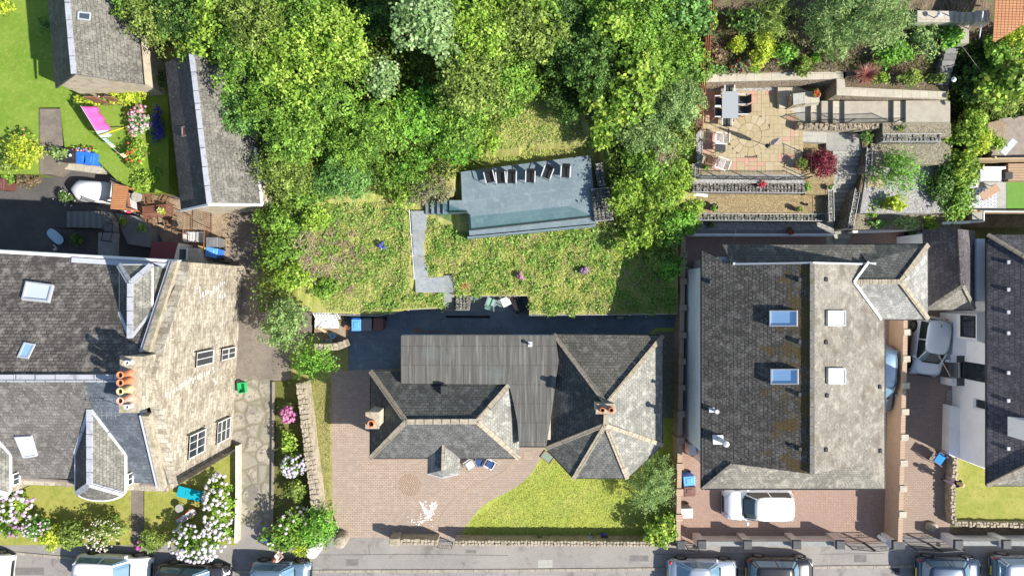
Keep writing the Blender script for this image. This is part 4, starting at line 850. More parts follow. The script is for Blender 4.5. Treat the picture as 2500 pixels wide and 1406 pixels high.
mb=MB(); q=P(1084,952,3.9); mb.box((q.x,q.y,3.72),(0.38,0.5,0.28),0,0.9); mb.build('roof_vent',M['charcoal'],t,bevel=0.02)
# second hipped roof, half octagon to the front
n1,n2,e1,s1,s2,w_=P(1352,816,ze),P(1618,819,ze),P(1617,1086,ze),P(1531,1167,ze),P(1400,1167,ze),P(1333,1094,ze); a1,a2=P(1480,986,5.1),P(1478,1036,5.1)
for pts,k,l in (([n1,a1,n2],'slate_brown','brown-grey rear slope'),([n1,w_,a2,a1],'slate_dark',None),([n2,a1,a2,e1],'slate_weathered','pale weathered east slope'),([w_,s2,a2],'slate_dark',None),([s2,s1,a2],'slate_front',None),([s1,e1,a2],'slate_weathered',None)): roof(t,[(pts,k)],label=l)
ridges(t,[(n1,a1),(n2,a1),(a1,a2),(w_,a2),(s2,a2),(s1,a2),(e1,a2)],'ridge_stone',0.22,0.1)
gutter(t,[(n1,n2),(n2,e1),(e1,s1),(s1,s2),(s2,w_)],'iron',0.055)
mb=MB(); cx,cy=(n1.x+n2.x)/2,(n1.y+s1.y)/2; mb.prism([(cx+(v.x-cx)*0.88,cy+(v.y-cy)*0.9) for v in (n1,n2,e1,s1,s2,w_)],0,2.82); mb.build('wall',M['harl'],t)
def stack(t,c,sx,sy,z0,z1,pots,m='harl',pr=0.13,ph=0.4,pm='terracotta'):
    mb=MB(); mb.box((c[0],c[1],z0),(sx,sy,z1-z0)); ch=mb.build('chimney',M[m],t)
    mb=MB(); mb.box((c[0],c[1],z1-0.08),(sx+0.1,sy+0.1,0.1)); mb.build('cope',M['wall_cope'],ch)
    for dx,dy in pots: pot(ch,(c[0]+dx,c[1]+dy,z1+0.02),pr,ph,pm)
c=P(1480,999,5.9); stack(t,c,0.9,0.42,4.5,5.75,[(-0.22,0),(0.22,0)])
c=P(908,1027,5.3); stack(t,c,0.6,0.75,2.9,5.2,[(-0.02,-0.12)],'harl',0.18,0.3,'terracotta')
mb=MB(); q=P(926,1012,3.6); mb.box((q.x,q.y,3.1),(0.5,0.5,0.35),R(20)); mb.build('flashing',M['lead_plain'],t)
mb=MB(); p=P(1338,1095,2.9); mb.box((p.x,p.y,2.6),(0.25,0.18,0.3)); mb.tube((p.x,p.y,0),(p.x,p.y,2.7),0.05); mb.build('downpipe',M['white'],t)
# ---------------- right: large tiled house ----------------
t=T('tiled_house','large house with a dark mossy west roof slope, pale east slope and four skylights','house',P(1930,900,0))
Z5=5.0; XR_=14.2; ZRr=7.7; kW=(ZRr-Z5)/(XR_-9.76); kE=(ZRr-Z5)/(19.1-XR_)
pw=plane(Z5-9.76*kW,kW,'x'); pe=plane(ZRr+XR_*kE,-kE,'x')
yN,yS,yGN,yGS=2.2,-10.27,1.16,-8.8; zg=5.78; xgW=9.76+(zg-Z5)/kW; xgE=19.1-(zg-Z5)/kE
V=lambda x,y,z:Vector((x,y,z))
sWm=[V(9.76,yN,Z5),V(xgW,yGN,zg),V(XR_,yGN,ZRr),V(XR_,yGS,ZRr),V(xgW,yGS,zg),V(9.76,yS,Z5)]
xm=12.7; zm=Z5+(xm-9.76)*kW
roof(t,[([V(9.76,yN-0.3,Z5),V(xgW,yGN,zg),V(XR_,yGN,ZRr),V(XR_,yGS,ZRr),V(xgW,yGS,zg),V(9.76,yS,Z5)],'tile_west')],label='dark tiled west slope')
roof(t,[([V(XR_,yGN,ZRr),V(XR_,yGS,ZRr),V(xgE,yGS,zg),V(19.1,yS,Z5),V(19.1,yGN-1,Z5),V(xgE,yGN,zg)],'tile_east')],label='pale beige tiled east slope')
roof(t,[([V(9.76,yS,Z5),V(19.1,yS,Z5),V(xgE,yGS,zg),V(xgW,yGS,zg)],'tile_skirt')],label='narrow tiled skirt roof along the front')
zN=5.15
roof(t,[([V(10.75,yN,zN),V(xgW,yGN,zg),V(xgE+0.8,yGN,zg),V(18.5,yN,zN)],'slate_brown')],label='narrow slated skirt roof along the back')
mb=MB(); mb.prism([(XR_-4.2,yGN-0.1),(XR_+4.4,yGN-0.1),(XR_+4.4,yGS+0.15),(XR_-4.2,yGS+0.15)],0,4.97); mb.build('wall',M['render_white'],t)
for y,s in ((yGN-0.08,1),(yGS+0.08,-1)):
    mb=MB(); tr_=[(xgW-0.3,y,zg-.25),(xgE+0.3,y,zg-.25),(XR_,y,ZRr-.12)]
    mb.face(tr_ if s<0 else tr_[::-1]); mb.build('gable_wall',M['render_white'],t)
mb=MB(); mb.prism([(10.63,-9.9),(10.63,1.6),(18.4,1.6),(18.4,-9.9)],0,4.95); mb.build('wall',M['render_white'],t)
ridges(t,[(V(XR_,yGN,ZRr),V(XR_,yGS,ZRr))],'ridge_dark',0.22,0.035,'ridge_tiles',0.45)
mb=MB(); mb.bar(V(xgW,yGN+0.05,zg+.1),V(XR_,yGN+.05,zg+.1),0.12,0.08); mb.bar(V(XR_,yGN+0.05,zg+.1),V(xgE+.5,yGN+.05,zg+.1),0.12,0.08); mb.bar(V(XR_,yGN+.03,ZRr+.03),V(xgW,yGN+.03,zg+.05),0.08,0.07); mb.bar(V(XR_,yGN+.03,ZRr+.03),V(xgE,yGN+.03,zg+.05),0.08,0.07); mb.build('barge_board',M['lead_plain'],t)
ridges(t,[(V(9.76,yS,Z5),V(xgW,yGS,zg))],'tile_skirt',0.16,0.05,'hip_tiles',0.4)
gutter(t,[(V(9.74,yN-.3,Z5),V(9.74,yS,Z5)),(V(9.74,yS-.02,Z5),V(19.12,yS-.02,Z5)),(V(19.12,yS,Z5),V(19.12,-1.7,Z5))],'iron',0.07)
# wing to the rear right
zR2=6.2; rA=pe(2083,688); rA.z=zR2; rB=P(2197,688,zR2); sE=P(2265,779,4.9); nE=P(2265,597,4.9); sV=P(2146,779,4.95); nV=P(2118,640,5.9); nW2=P(2085,598,4.95)
sV=P(2146,779,5.02)
roof(t,[([nW2,nV,rA,rB,nE],'slate_dark')],label='dark slate slope of the rear wing'); roof(t,[([sV,sE,rB,rA],'slate_light')],label='pale slate slope of the rear wing'); roof(t,[([nE,rB,sE],'slate_light')])
ridges(t,[(rA,rB),(rB,sE),(rB,nE)],'ridge_stone',0.24,0.1)
mb=MB(); u=Vector((0,0,0.1)); mb.bar(rA+u,sV+u+Vector((0,0,0.1)),0.11,0.08); mb.bar(rA+u,nV+u,0.11,0.08); mb.build('barge_board',M['white'],t)
mb=MB(); mb.prism([(18.4,-1.35),(20.9,-1.35),(20.9,1.95),(18.4,1.95)],0,4.85); mb.build('wall',M['render_white'],t)
gutter(t,[(sV,sE),(sE,nE),(nE,nW2)],'iron',0.06)
# rooflights
for x0,x1,y0,y1,pl,g,fr in ((1881,1946,759,795,pw,'sky_glass','lead_plain'),(1884,1948,901,936,pw,'sky_glass','lead_plain'),(2016,2058,759,794,pe,'blind_glass','alu'),(2017,2058,899,935,pe,'blind_glass','alu')):
    skylight(t,[pl(x0,y0,0.02),pl(x1,y0,0.02),pl(x1,y1,0.02),pl(x0,y1,0.02)],fr,g,0.14,'skylight',0.06)
for x,y,pl in ((1951,683,pw),(1951,834,pw),(1951,962,pw),(1952,1095,pw),(2016,682,pe),(2016,835,pe),(2018,965,pe),(2016,1097,pe),(2147,944,pe),(2148,1100,pe),(1735,688,pw)):
    q=pl(x,y); mb=MB(); mb.box((q.x,q.y,q.z-0.02),(0.16,0.22,0.13),0,0.8); mb.build('roof_vent',M['charcoal'],t)
q=pw(1757,1072); mb=MB(); mb.box((q.x-.1,q.y,q.z-.05),(0.5,0.45,0.16)); mb.lathe((q.x,q.y,q.z),[(0.13,0),(0.13,0.35),(0.09,0.42),(0.09,0.9),(0.15,0.92),(0.15,1.1),(0.02,1.18)],12); mb.build('flue',M['steel_pale'],t)
q=pw(1738,1000); mb=MB(); mb.box((q.x,q.y,q.z-.05),(0.3,0.25,0.12)); mb.lathe((q.x+0.1,q.y,q.z),[(0.07,0),(0.07,0.5),(0.11,0.52),(0.11,0.6)],10); mb.build('flue',M['lead_plain'],t)
# porch and door on the west wall
A2,B2=Vector((10.63,1.6)),Vector((10.63,-9.9))
mb=MB(); mb.prism([(10.25,-6.5),(10.63,-6.0),(10.63,-8.9),(10.25,-8.2)],0,0.12); mb.build('door_step',M['slab_grey'],t)
mb=MB(); q=P(1703,1003,2.2); mb.box((q.x-.05,q.y,2.0),(0.14,0.18,0.3)); mb.build('wall_lantern',M['iron'],t)
mb=MB(); q=P(1702,970,2.6); mb.box((q.x,q.y,2.5),(0.2,0.25,0.15)); mb.tube((q.x,q.y,2.6),(q.x-.1,q.y+.5,2.7),0.02); mb.build('bracket',M['iron'],t)
t=T('gas_meter_box','white meter cabinet against the west wall of the tiled house','cabinet',P(1695,1100,0))
q=P(1691,1098,1.0); mb=MB(); mb.box((q.x,q.y,0.04),(0.4,0.6,1.0)); mb.build('body',M['white'],t,bevel=0.02); mb=MB(); mb.box((q.x,q.y,1.045),(0.36,0.5,0.05)); mb.build('lid',M['steel_pale'],t)
mb=MB(); q=P(1691,1067,0.04); mb.box((q.x,q.y,0.04),(0.45,0.6,0.03)); one('door_mat',mb,M['charcoal'],'dark doormat by the west wall of the tiled house','mat')
# ---------------- garage between the houses ----------------
t=T('garage','small purple-brown tiled outbuilding with a hipped end between the two right houses','garage',P(2320,660,0))
a=P(2255,560,3.0);b=P(2342,560,4.3);c=P(2380,563,3.0);d=P(2262,741,3.0);e=P(2350,697,4.3);f=P(2380,755,3.0); d2=P(2262,756,3.0)
roof(t,[([a,b,e,d2],'tile_purple')]); roof(t,[([b,c,f,e],'tile_purple')]); roof(t,[([d2,e,f],'tile_skirt')])
ridges(t,[(b,e)],'tile_purple',0.26,0.1); ridges(t,[(e,d2),(e,f)],'tile_skirt',0.18,0.07)
mb=MB(); mb.prism([(a.x+.2,a.y-.2),(c.x-.2,c.y-.2),(f.x-.2,f.y+.25),(d2.x+.2,d2.y+.25)],0,2.93); mb.build('wall',M['render_white'],t)
gutter(t,[(d2,f),(c,f)],'iron',0.06)
# ---------------- far right house ----------------
t=T('white_house','white rendered house with a very dark tiled roof at the right edge','house',P(2450,880,0))
Zd=4.0; XW_=P(2410,0,Zd).x; yN=P(0,573,Zd).y; yS=P(0,1185,Zd).y; XRd=XW_+4.2; ZRd=7.0; kd=(ZRd-Zd)/4.2; pd=plane(Zd-XW_*kd,kd,'x')
hw=4.0
roof(t,[([V(XW_,yN,Zd),V(XRd,yN-hw,ZRd),V(XRd,yS+hw,ZRd),V(XW_,yS,Zd)],'tile_navy')],label='dark west slope'); roof(t,[([V(XW_,yS,Zd),V(XRd,yS+hw,ZRd),V(XW_+8.4,yS,Zd)],'tile_skirt')],label='pale south hip'); roof(t,[([V(XW_,yN,Zd),V(XRd,yN-hw,ZRd),V(XW_+8.4,yN,Zd)],'tile_navy')]); roof(t,[([V(XW_+8.4,yN,Zd),V(XRd,yN-hw,ZRd),V(XRd,yS+hw,ZRd),V(XW_+8.4,yS,Zd)],'tile_east')])
ridges(t,[(V(XW_,yN,Zd),V(XRd,yN-hw,ZRd)),(V(XW_,yS,Zd),V(XRd,yS+hw,ZRd)),(V(XRd,yN-hw,ZRd),V(XRd,yS+hw,ZRd))],'ridge_stone',0.2,0.09)
gutter(t,[(V(XW_,yN,Zd),V(XW_,yS,Zd)),(V(XW_,yS,Zd),V(XW_+8,yS,Zd))],'iron',0.06)
Xw=25.75
wa,wb=Vector((Xw,yN-.3)),Vector((Xw,yS+.6)); L=(wa-wb).length
# wall faces west: run from north to south so that its outer side looks west
yw=P(0,985,2.2).y; uw=wa.y-yw; ud=wa.y-P(0,905,1.5).y
wallpoly(t,wa,wb,[(0,0),(L,0),(L,3.95),(0,3.95)],[(uw-.3,uw+.3,1.9,2.9),(ud-.5,ud+.5,0.6,2.9)],'render_white')
window(t,wa,wb,uw-.3,uw+.3,1.9,2.9,0.1,(0,0),'white','window_glass'); window(t,wa,wb,ud-.5,ud+.5,0.6,2.9,0.15,(0,0),'trim','window_glass',name='door')
mb=MB(); mb.prism([(Xw+.2,yN-.3),(Xw+7.5,yN-.3),(Xw+7.5,yS+.6),(Xw+.2,yS+.6)],0,3.9); mb.build('wall',M['render_white'],t)
# lower front wing walls
mb=MB(); mb.prism(pp([(2329,765),(2420,765),(2420,868),(2326,868)],1.3),0,1.3); mb.build('plinth',M['render_white'],t)
mb=MB(); c=P(2390,797,2.4); mb.prism([(Xw-.55,c.y-.65),(Xw,c.y-.85),(Xw+.1,c.y-.85),(Xw+.1,c.y+.85),(Xw,c.y+.85),(Xw-.55,c.y+.65)],0,3.0); by=mb.build('bay_window',M['render_white'],t)
window(by,(Xw-.55,c.y+.6),(Xw-.55,c.y-.6),0,1.2,1.7,2.9,-0.03,(1,0),'trim'); 
mb=MB(); mb.prism([(Xw-.6,c.y-.7),(Xw,c.y-.95),(Xw,c.y+.95),(Xw-.6,c.y+.7)],3.0,3.06); mb.build('bay_roof',M['white'],by)
for i in range(4):
    mb=MB(); y0,y1=P(0,886,0.5).y,P(0,924,0.5).y; x0=P(2322,0,0.3).x+i*0.27; mb.prism([(x0,y0),(Xw-.05,y0),(Xw-.05,y1),(x0,y1)],0.15*i,0.15*(i+1)-0.003); mb.build('step',M['slab_grey'],t)
for yy in (876,933):
    mb=MB(); c=P(2345,yy,1.0); mb.prism([(P(2322,0,1).x,c.y-.2),(Xw-.02,c.y-.2),(Xw-.02,c.y+.2),(P(2322,0,1).x,c.y+.2)],0,1.0); s=mb.build('step_wall',M['render_white'],t)
    mb=MB(); c=P(2349,yy,1.15); mb.box((c.x,c.y,1.003),(0.42,0.44,0.16),0,0.85); mb.build('pier_cap',M['dark_cap'],s)
mb=MB(); mb.prism(pp([(2321,990),(2420,1010),(2420,1150),(2318,1110)],0.75),0,0.75); mb.build('terrace_wall',M['render_white'],t)
q=pd(2462,1040); mb=MB(); mb.box((q.x+.35,q.y,q.z-.6),(0.75,1.0,2.9)); ch=mb.build('chimney',M['white'],t)
for dy in (-.25,.25): pot(ch,(q.x+.35,q.y+dy,q.z+2.3),0.14,0.4,'clay_cream')
for y in (640,707,762,813,910,978,1095):
    q=pd(2464,y); mb=MB(); mb.box((q.x,q.y,q.z-.02),(0.24,0.2,0.05),0,0.9); mb.build('roof_vent',M['table_grey'],t)
t=T('side_annex','narrow white walled annex between the garage and the dark roofed house','annex',P(2396,655,0))
mb=MB(); mb.prism(pp([(2385,583),(2409,583),(2409,735),(2384,735)],3.2),0,3.2); mb.build('wall',M['render_white'],t)
# ---------------- walls ----------------
def lowwall(name,label,pts,z1,w,m,mc=None,z0=0,cat='wall',group=None,ch=0.07,off=1):
    a=P(*pts[0],z1); t=T(name,label,cat,(a.x,a.y,z0),group=group); mb=MB();mc_=MB()
    for p,q in zip(pts[:-1],pts[1:]):
        A=P(*p,z1);B=P(*q,z1); mb.bar(Vector((A.x,A.y,(z0+z1-ch)/2)),Vector((B.x,B.y,(z0+z1-ch)/2)),w,z1-z0-ch); mc_.bar(A-Vector((0,0,ch/2)),B-Vector((0,0,ch/2)),w+0.03,ch)
    mb.build('wall_body',M[m],t); mc_.build('coping',M[mc or m],t); return t
def roughwall(name,label,pts,z1,w,m,z0=0,cat='stone wall',seg=0.38,jit=0.06):
    a=P(*pts[0],z1); t=T(name,label,cat,(a.x,a.y,z0)); mb=MB(); cp=MB()
    for p,q in zip(pts[:-1],pts[1:]):
        A=P(*p,z1);B=P(*q,z1); d=(B-A); L=d.length; d.normalize(); ang=math.atan2(d.y,d.x); n=max(1,int(L/(seg*.62))); u=Vector((-d.y,d.x,0))
        mb.bar(Vector((A.x,A.y,(z0+z1-.05)/2)),Vector((B.x,B.y,(z0+z1-.05)/2)),w*0.93,z1-z0-.05)
        for i in range(n):
            c=A+d*L*(i+.5)/n; k=2 if w<0.5 else 4
            for j in range(k):
                cc=c+u*w*((j+.5)/k-.5); cp.box((cc.x+rnd.uniform(-.02,.02),cc.y+rnd.uniform(-.03,.03),z1-.15),(L/n*rnd.uniform(.8,1.02),w/k*rnd.uniform(.85,1.1),.13+rnd.uniform(0,jit)),ang+rnd.uniform(-.25,.25),rnd.uniform(.7,.92))
    mb.build('wall_body',M['wall_cope'],t); cp.build('cope_stones',M[m],t); return t
for nm,lab,x0,y0,x1,y1,z1,ys in (('brick_wall','brick boundary wall with square piers left of the tiled house',1669,575,1656,1325,1.35,(623,687,751,818,882,946,1010,1074,1138,1200,1262)),('brick_wall','brick boundary wall with pale capped piers right of the tiled house',2212,778,2198,1322,1.5,(811,876,941,1005,1067,1130,1192,1255))):
    t=lowwall(nm,lab,[(x0,y0),(x1,y1)],z1,0.22,'brick','brick_cope')
    for y in ys:
        x=x0+(x1-x0)*(y-y0)/(y1-y0)+(3 if x0>2000 else 1); c=P(x,y,z1); mb=MB(); mb.box((c.x,c.y,0),(0.36,0.3,z1+.03)); pr=mb.build('pier',M['brick'],t); mb=MB(); mb.box((c.x,c.y,z1+.033),(0.4,0.34,0.06)); mb.build('pier_cap',M['slab_pale' if x0>2000 else 'brick_cope'],pr)
roughwall('stone_wall','rough stone street wall with a pale cope in front of the bungalow lawn',[(1110,1325),(1650,1328)],1.0,0.3,'wall_cope',seg=.3)
roughwall('stone_wall','short rough stone street wall beside the driveway mouth',[(950,1322),(1069,1324)],1.0,0.34,'wall_cope',seg=.3)
mb=MB(); c=P(962,1324,1.15); mb.box((c.x,c.y,0),(0.6,0.42,1.12)); one('gate_pillar',mb,M['wall_cope'],'squat stone pillar at the end of the short street wall','pillar',bevel=.04)
roughwall('stone_wall','long pale stone garden wall between the driveway strip and the sunken grass',[(733,935),(742,1000),(752,1090),(764,1180),(772,1245),(783,1300)],1.15,0.55,'wall_cope',seg=.42)
roughwall('stone_wall','curved dry stone wall beside the junk corner of the slate patio',[(765,848),(800,848),(825,846),(843,838)],1.2,0.42,'wall_cope')
lowwall('garden_wall','pale coped wall between the tenement garden and the lane',[(578,1088),(578,1200),(575,1325)],0.6,0.12,'harl','white',ch=.04)
lowwall('garden_wall','low stone edge wall between the lane and the sunken grass strip',[(667,932),(666,1100),(664,1290)],0.2,0.1,'wood_grey','wood_grey')
for x,lab in ((760,'rounded stone gate pillar partly under the street conifer'),(828,'rounded white pillar at the driveway mouth by the conifer')):
    y=1350 if x<800 else 1325
    c=P(x,y,1.1); mb=MB(); mb.lathe((c.x,c.y,0),[(0.36,0),(0.36,1.0),(0.3,1.1),(0.1,1.16)],18); one('gate_pillar',mb,M['white'] if x<800 else M['wall_cope'],lab,'pillar',smooth=False)
roughwall('stone_wall','low dry stone wall along the edge of the right neighbour lawn',[(2318,1100),(2333,1118),(2332,1150),(2328,1200),(2328,1240),(2330,1278),(2400,1280),(2520,1282)],0.62,0.3,'wall_cope',seg=.3,jit=.1)
def capwall(label,x0,x1,y,piers,z=1.0,last=None):
    t=lowwall('rendered_wall',label,[(x0,y),(x1,y)],z,0.24,'cream' if x0<2100 else 'white','pale_cope')
    for px in piers:
        c=P(px,y+1,z+.25); mb=MB(); mb.box((c.x,c.y,0),(0.42,0.46,z+.25)); pr=mb.build('pier',M['cream' if x0<2100 else 'white'],t); mb=MB(); mb.box((c.x,c.y,z+.253),(0.52,0.52,0.16),0,0.86); mb.build('pier_cap',M['dark_cap'],pr)
    return t
capwall('pink-white rendered street wall with four dark capped piers by the tiled house drive',1705,2050,1327,(1713,1824,1944,2050))
capwall('white rendered street wall with dark capped piers by the right neighbour lawn',2335,2620,1326,(2338,2455,2560))
for px,lab,mm in ((1662,'dark capped gate pier half under the round bush','cream'),(2192,'white gate pier with a dark cap between the two driveways','white')):
    z=1.25; c=P(px,1328,z); t=T('gate_pier',lab,'pier',(c.x,c.y,0)); s=1.0 if px<2000 else 1.5
    mb=MB(); mb.box((c.x,c.y,0),(0.4*s,0.46,z)); mb.build('pier',M[mm],t); mb=MB(); mb.box((c.x,c.y,z+.003),(0.5*s,0.52,0.16),0,0.86); mb.build('pier_cap',M['dark_cap'],t)
mb=MB(); mb.bar(P(2160,1318,0.9)-Vector((0,0,.3)),P(2180,1335,0.9)-Vector((0,0,.3)),0.2,0.9); one('gate_wing_wall',mb,M['white'],'short angled white wall at the foot of the double capped gate pier','wall')
# ---------------- right-hand terraced garden ----------------
mb=MB(); patch(1700,2520,lambda x:182 if x<2310 else 250,-320,14,9999); patch(2310,2520,lambda x:556,250,14,9999); struct('planting_slope',mb,M['soil'])
def terr(name,label,poly,z,m,zb=0,cat='terrace'):
    mb=MB(); mb.prism(pp(poly,z),zb,z); c=P(*poly[0],0); o=mb.build(name,M[m]); 
    if cat: tag(o,label,cat)
    else: o['kind']='structure'
    return o
t=T('paved_terrace','raised patio of tan and pink slabs laid round a circle in the right garden','patio',P(1830,330,1.9))
PZ=3.2; PPOLY=[(1716,222),(1897,222),(1897,262),(1925,264),(1960,303),(1958,424),(1706,424),(1706,398),(1716,398)]
mb=MB(); mb.prism(pp(PPOLY,PZ-.03),1.9,PZ-.03); mb.build('bedding',M['paver_joint'],t)
def inside(x,y,poly):
    r=False; j=len(poly)-1
    for i in range(len(poly)):
        a,b=poly[i],poly[j]
        if (a[1]>y)!=(b[1]>y) and x<(b[0]-a[0])*(y-a[1])/(b[1]-a[1])+a[0]: r=not r
        j=i
    return r
tiles=MB(); cs=10.2; rr=random.Random(4); occ=set()
for gy in range(20):
    for gx in range(26):
        if (gx,gy) in occ: continue
        w,h=rr.choice([(2,2),(2,1),(1,1),(2,2),(1,2)])
        cells=[(gx+a,gy+b) for a in range(w) for b in range(h)]
        if any(c in occ for c in cells): w=h=1; cells=[(gx,gy)]
        x0,y0=1706+gx*cs,222+gy*cs; x1,y1=x0+w*cs,y0+h*cs
        def okc(x,y): return inside(x,y,PPOLY) and (x-1830)**2+(y-330)**2>52**2
        if not all(okc(x,y) for x,y in ((x0+1,y0+1),(x1-1,y0+1),(x1-1,y1-1),(x0+1,y1-1))):
            if w*h>1 or not okc((x0+x1)/2,(y0+y1)/2): 
                w=h=1; cells=[(gx,gy)]; x1,y1=x0+cs,y0+cs
                if not okc((x0+x1)/2,(y0+y1)/2): continue
        for c in cells: occ.add(c)
        edge=min(x0-1706,1958-x1,424-y1,y0-222)<32
        tiles.cm=2 if (w*h>=2 and rr.random()<(0.42 if edge else 0.03)) else rr.choice([0,0,1])
        tiles.prism(pp([(x0+.25,y0+.25),(x1-.25,y0+.25),(x1-.25,y1-.25),(x0+.25,y1-.25)],PZ),PZ-.06,PZ+rr.uniform(-.003,.003))
rr=random.Random(8)
for r0,r1,n,o_ in ((0,11,8,0.0),(11,30,8,0.39),(30,52,16,0.1)):
    for i in range(n):
        a0=2*math.pi*i/n+o_+.01; a1=2*math.pi*(i+1)/n+o_-.01; tiles.cm=rr.choice([0,0,1])
        q=[(1830+r*math.cos(a),330+r*math.sin(a)) for r,a in ((max(r0,.5)+.3,a0),(r1-.3,a0),(r1-.3,(a0+a1)/2),(r1-.3,a1),(max(r0,.5)+.3,a1),(max(r0,.5)+.3,(a0+a1)/2))]
        tiles.prism(pp(q,PZ),PZ-.06,PZ+rr.uniform(-.003,.003))
tiles.build('paving',[M['paver_tan'],M['paver_tan2'],M['paver_pink']],t)
t=T('retaining_wall','slab-capped retaining wall above the dining patio','retaining wall',P(1880,200,3.2))
mb=MB(); mb.prism(pp([(1716,183),(2060,177),(2060,193),(2043,194),(1716,200)],4.52),3.0,4.52); mb.build('wall_body',M['rubble'],t)
mb=MB(); mb.prism(pp([(1716,181),(2066,175),(2064,192),(2043,193),(1716,201)],4.6),4.53,4.6); mb.build('coping',M['slab_pale'],t)
t=T('retaining_wall','slab-capped retaining wall above the upper steps','retaining wall',P(2180,230,3.8))
mb=MB(); mb.prism(pp([(2044,193),(2060,193),(2062,215),(2308,226),(2309,241),(2043,231)],4.62),3.0,4.62); mb.build('wall_body',M['rubble'],t)
mb=MB(); mb.prism(pp([(2043,193),(2062,193),(2064,213),(2310,224),(2311,243),(2043,233)],4.7),4.63,4.7); mb.build('coping',M['slab_pale'],t)
terr('gravel_strip','',[(1700,212),(1900,212),(1900,222),(1716,222),(1716,400),(1700,400)],3.215,'gravel_white',1.5,None)
terr('gravel_strip','',[(1690,400),(1706,400),(1706,424),(1962,424),(1964,447),(1686,447)],3.16,'gravel_white',1.5,None)
terr('paving_infill','',[(1920,256),(1984,246),(1984,308),(1957,314),(1950,300)],3.17,'slab_grey',1.5,None)
terr('gravel_infill','',[(1956,344),(2036,346),(2036,448),(1960,448)],2.7,'gravel_gold',0,None)
terr('planting_soil','',[(2058,170),(2335,172),(2312,228),(2062,214)],4.6,'soil',3,None)
t=T('outdoor_fireplace','low stone barbecue block on pale slabs at the top of the patio','barbecue',P(1945,240,3.2))
mb=MB(); mb.prism(pp([(1899,214),(1950,214),(2000,232),(2000,256),(1903,264)],3.45),3.0,3.45); mb.build('base_slab',M['slab_pale'],t)
mb=MB(); mb.prism(pp([(1930,232),(1966,226),(1966,252),(1934,258)],4.0),3.2,4.0); mb.build('stone_block',M['rubble'],t)
mb=MB(); mb.prism(pp([(1936,229),(1966,226),(1966,252),(1937,256)],4.06),4.0,4.06); mb.build('top_slab',M['slab_grey'],t)
mb=MB(); mb.prism(pp([(1966,224),(2000,222),(2001,250),(1966,254)],3.85),3.2,3.85); mb.build('side_plinth',M['slab_pale'],t)
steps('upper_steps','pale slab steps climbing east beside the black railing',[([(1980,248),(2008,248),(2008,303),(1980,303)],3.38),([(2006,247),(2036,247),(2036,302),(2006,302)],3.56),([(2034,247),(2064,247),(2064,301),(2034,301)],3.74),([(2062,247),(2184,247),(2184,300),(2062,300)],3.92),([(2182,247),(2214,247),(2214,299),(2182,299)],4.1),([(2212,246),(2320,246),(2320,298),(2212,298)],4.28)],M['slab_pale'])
roughwall('stone_wall','rough brown stone wall under the upper steps',[(1950,306),(2000,309),(2060,309),(2150,306)],3.7,0.35,'rubble',2.6)
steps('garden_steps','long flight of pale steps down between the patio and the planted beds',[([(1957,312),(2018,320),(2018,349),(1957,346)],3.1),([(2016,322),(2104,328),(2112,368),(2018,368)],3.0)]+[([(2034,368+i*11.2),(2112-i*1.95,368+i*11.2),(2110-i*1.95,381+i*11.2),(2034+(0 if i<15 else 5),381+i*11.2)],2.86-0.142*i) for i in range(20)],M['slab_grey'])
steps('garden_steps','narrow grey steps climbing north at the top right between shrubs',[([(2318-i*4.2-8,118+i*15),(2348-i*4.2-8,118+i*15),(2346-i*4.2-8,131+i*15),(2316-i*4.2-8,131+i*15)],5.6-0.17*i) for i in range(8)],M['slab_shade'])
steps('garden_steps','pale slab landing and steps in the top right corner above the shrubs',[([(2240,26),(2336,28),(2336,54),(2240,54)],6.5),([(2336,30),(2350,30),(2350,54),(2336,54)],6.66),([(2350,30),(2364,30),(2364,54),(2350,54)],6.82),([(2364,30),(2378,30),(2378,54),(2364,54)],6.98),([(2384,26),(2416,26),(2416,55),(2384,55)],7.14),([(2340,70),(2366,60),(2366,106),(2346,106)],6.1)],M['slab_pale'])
gabion([(1690,469),(1966,471)],2.0,2.92,0.56,'gabion retaining wall below the black patio railing',name='gabion_wall')
terr('gold_gravel_bed','',[(1698,474),(2030,474),(2030,524),(1700,524)],2.02,'gravel_gold',0,None)
terr('gold_gravel_bed','',[(1966,440),(2030,440),(2030,475),(1966,475)],2.5,'gravel_gold',0,None)
gabion([(1700,538),(2030,540)],1.0,2.06,0.38,'gabion edge wall below the golden gravel bed')
gabion([(2036,540),(2034,452)],1.6,2.55,0.28,'gabion edge wall between the golden gravel and the steps')
gabion([(2082,558),(2100,462)],0.5,2.4,0.28,'narrow gabion wall right of the long steps')
gabion([(2155,346),(2300,346)],3.0,3.9,0.4,'gabion edge below the upper right gravel bed in half shade')
gabion([(2126,420),(2130,362)],2.4,3.3,0.3,'short gabion edge at the head of the long steps')
terr('white_gravel_bed','',[(1708,538),(2036,540),(2036,562),(1704,562)],1.1,'gravel_white',0,None)
terr('dark_slab_strip','',[(1690,562),(2036,562),(2036,570),(1690,571)],1.0,'slab_shade',0,None)
lowwall('edge_wall','thin white topped wall along the foot of the gravel terraces',[(1690,573),(2036,573)],1.06,0.1,'render_white','white')
lowwall('edge_wall','white topped wall right of the foot of the long steps',[(2082,566),(2245,560)],1.06,0.1,'render_white','white')
terr('gravel_terrace','',[(2155,299),(2322,299),(2322,334),(2155,334)],3.86,'gravel_cream',0,None)
terr('gravel_terrace','',[(2126,350),(2322,346),(2322,402),(2128,402)],3.2,'gravel_cream',0,None)
terr('gravel_terrace','',[(2118,402),(2330,402),(2330,520),(2100,520)],2.55,'gravel_white',0,None)
terr('gravel_terrace','',[(2086,520),(2345,520),(2345,560),(2082,560)],1.5,'gravel_cream',0,None)
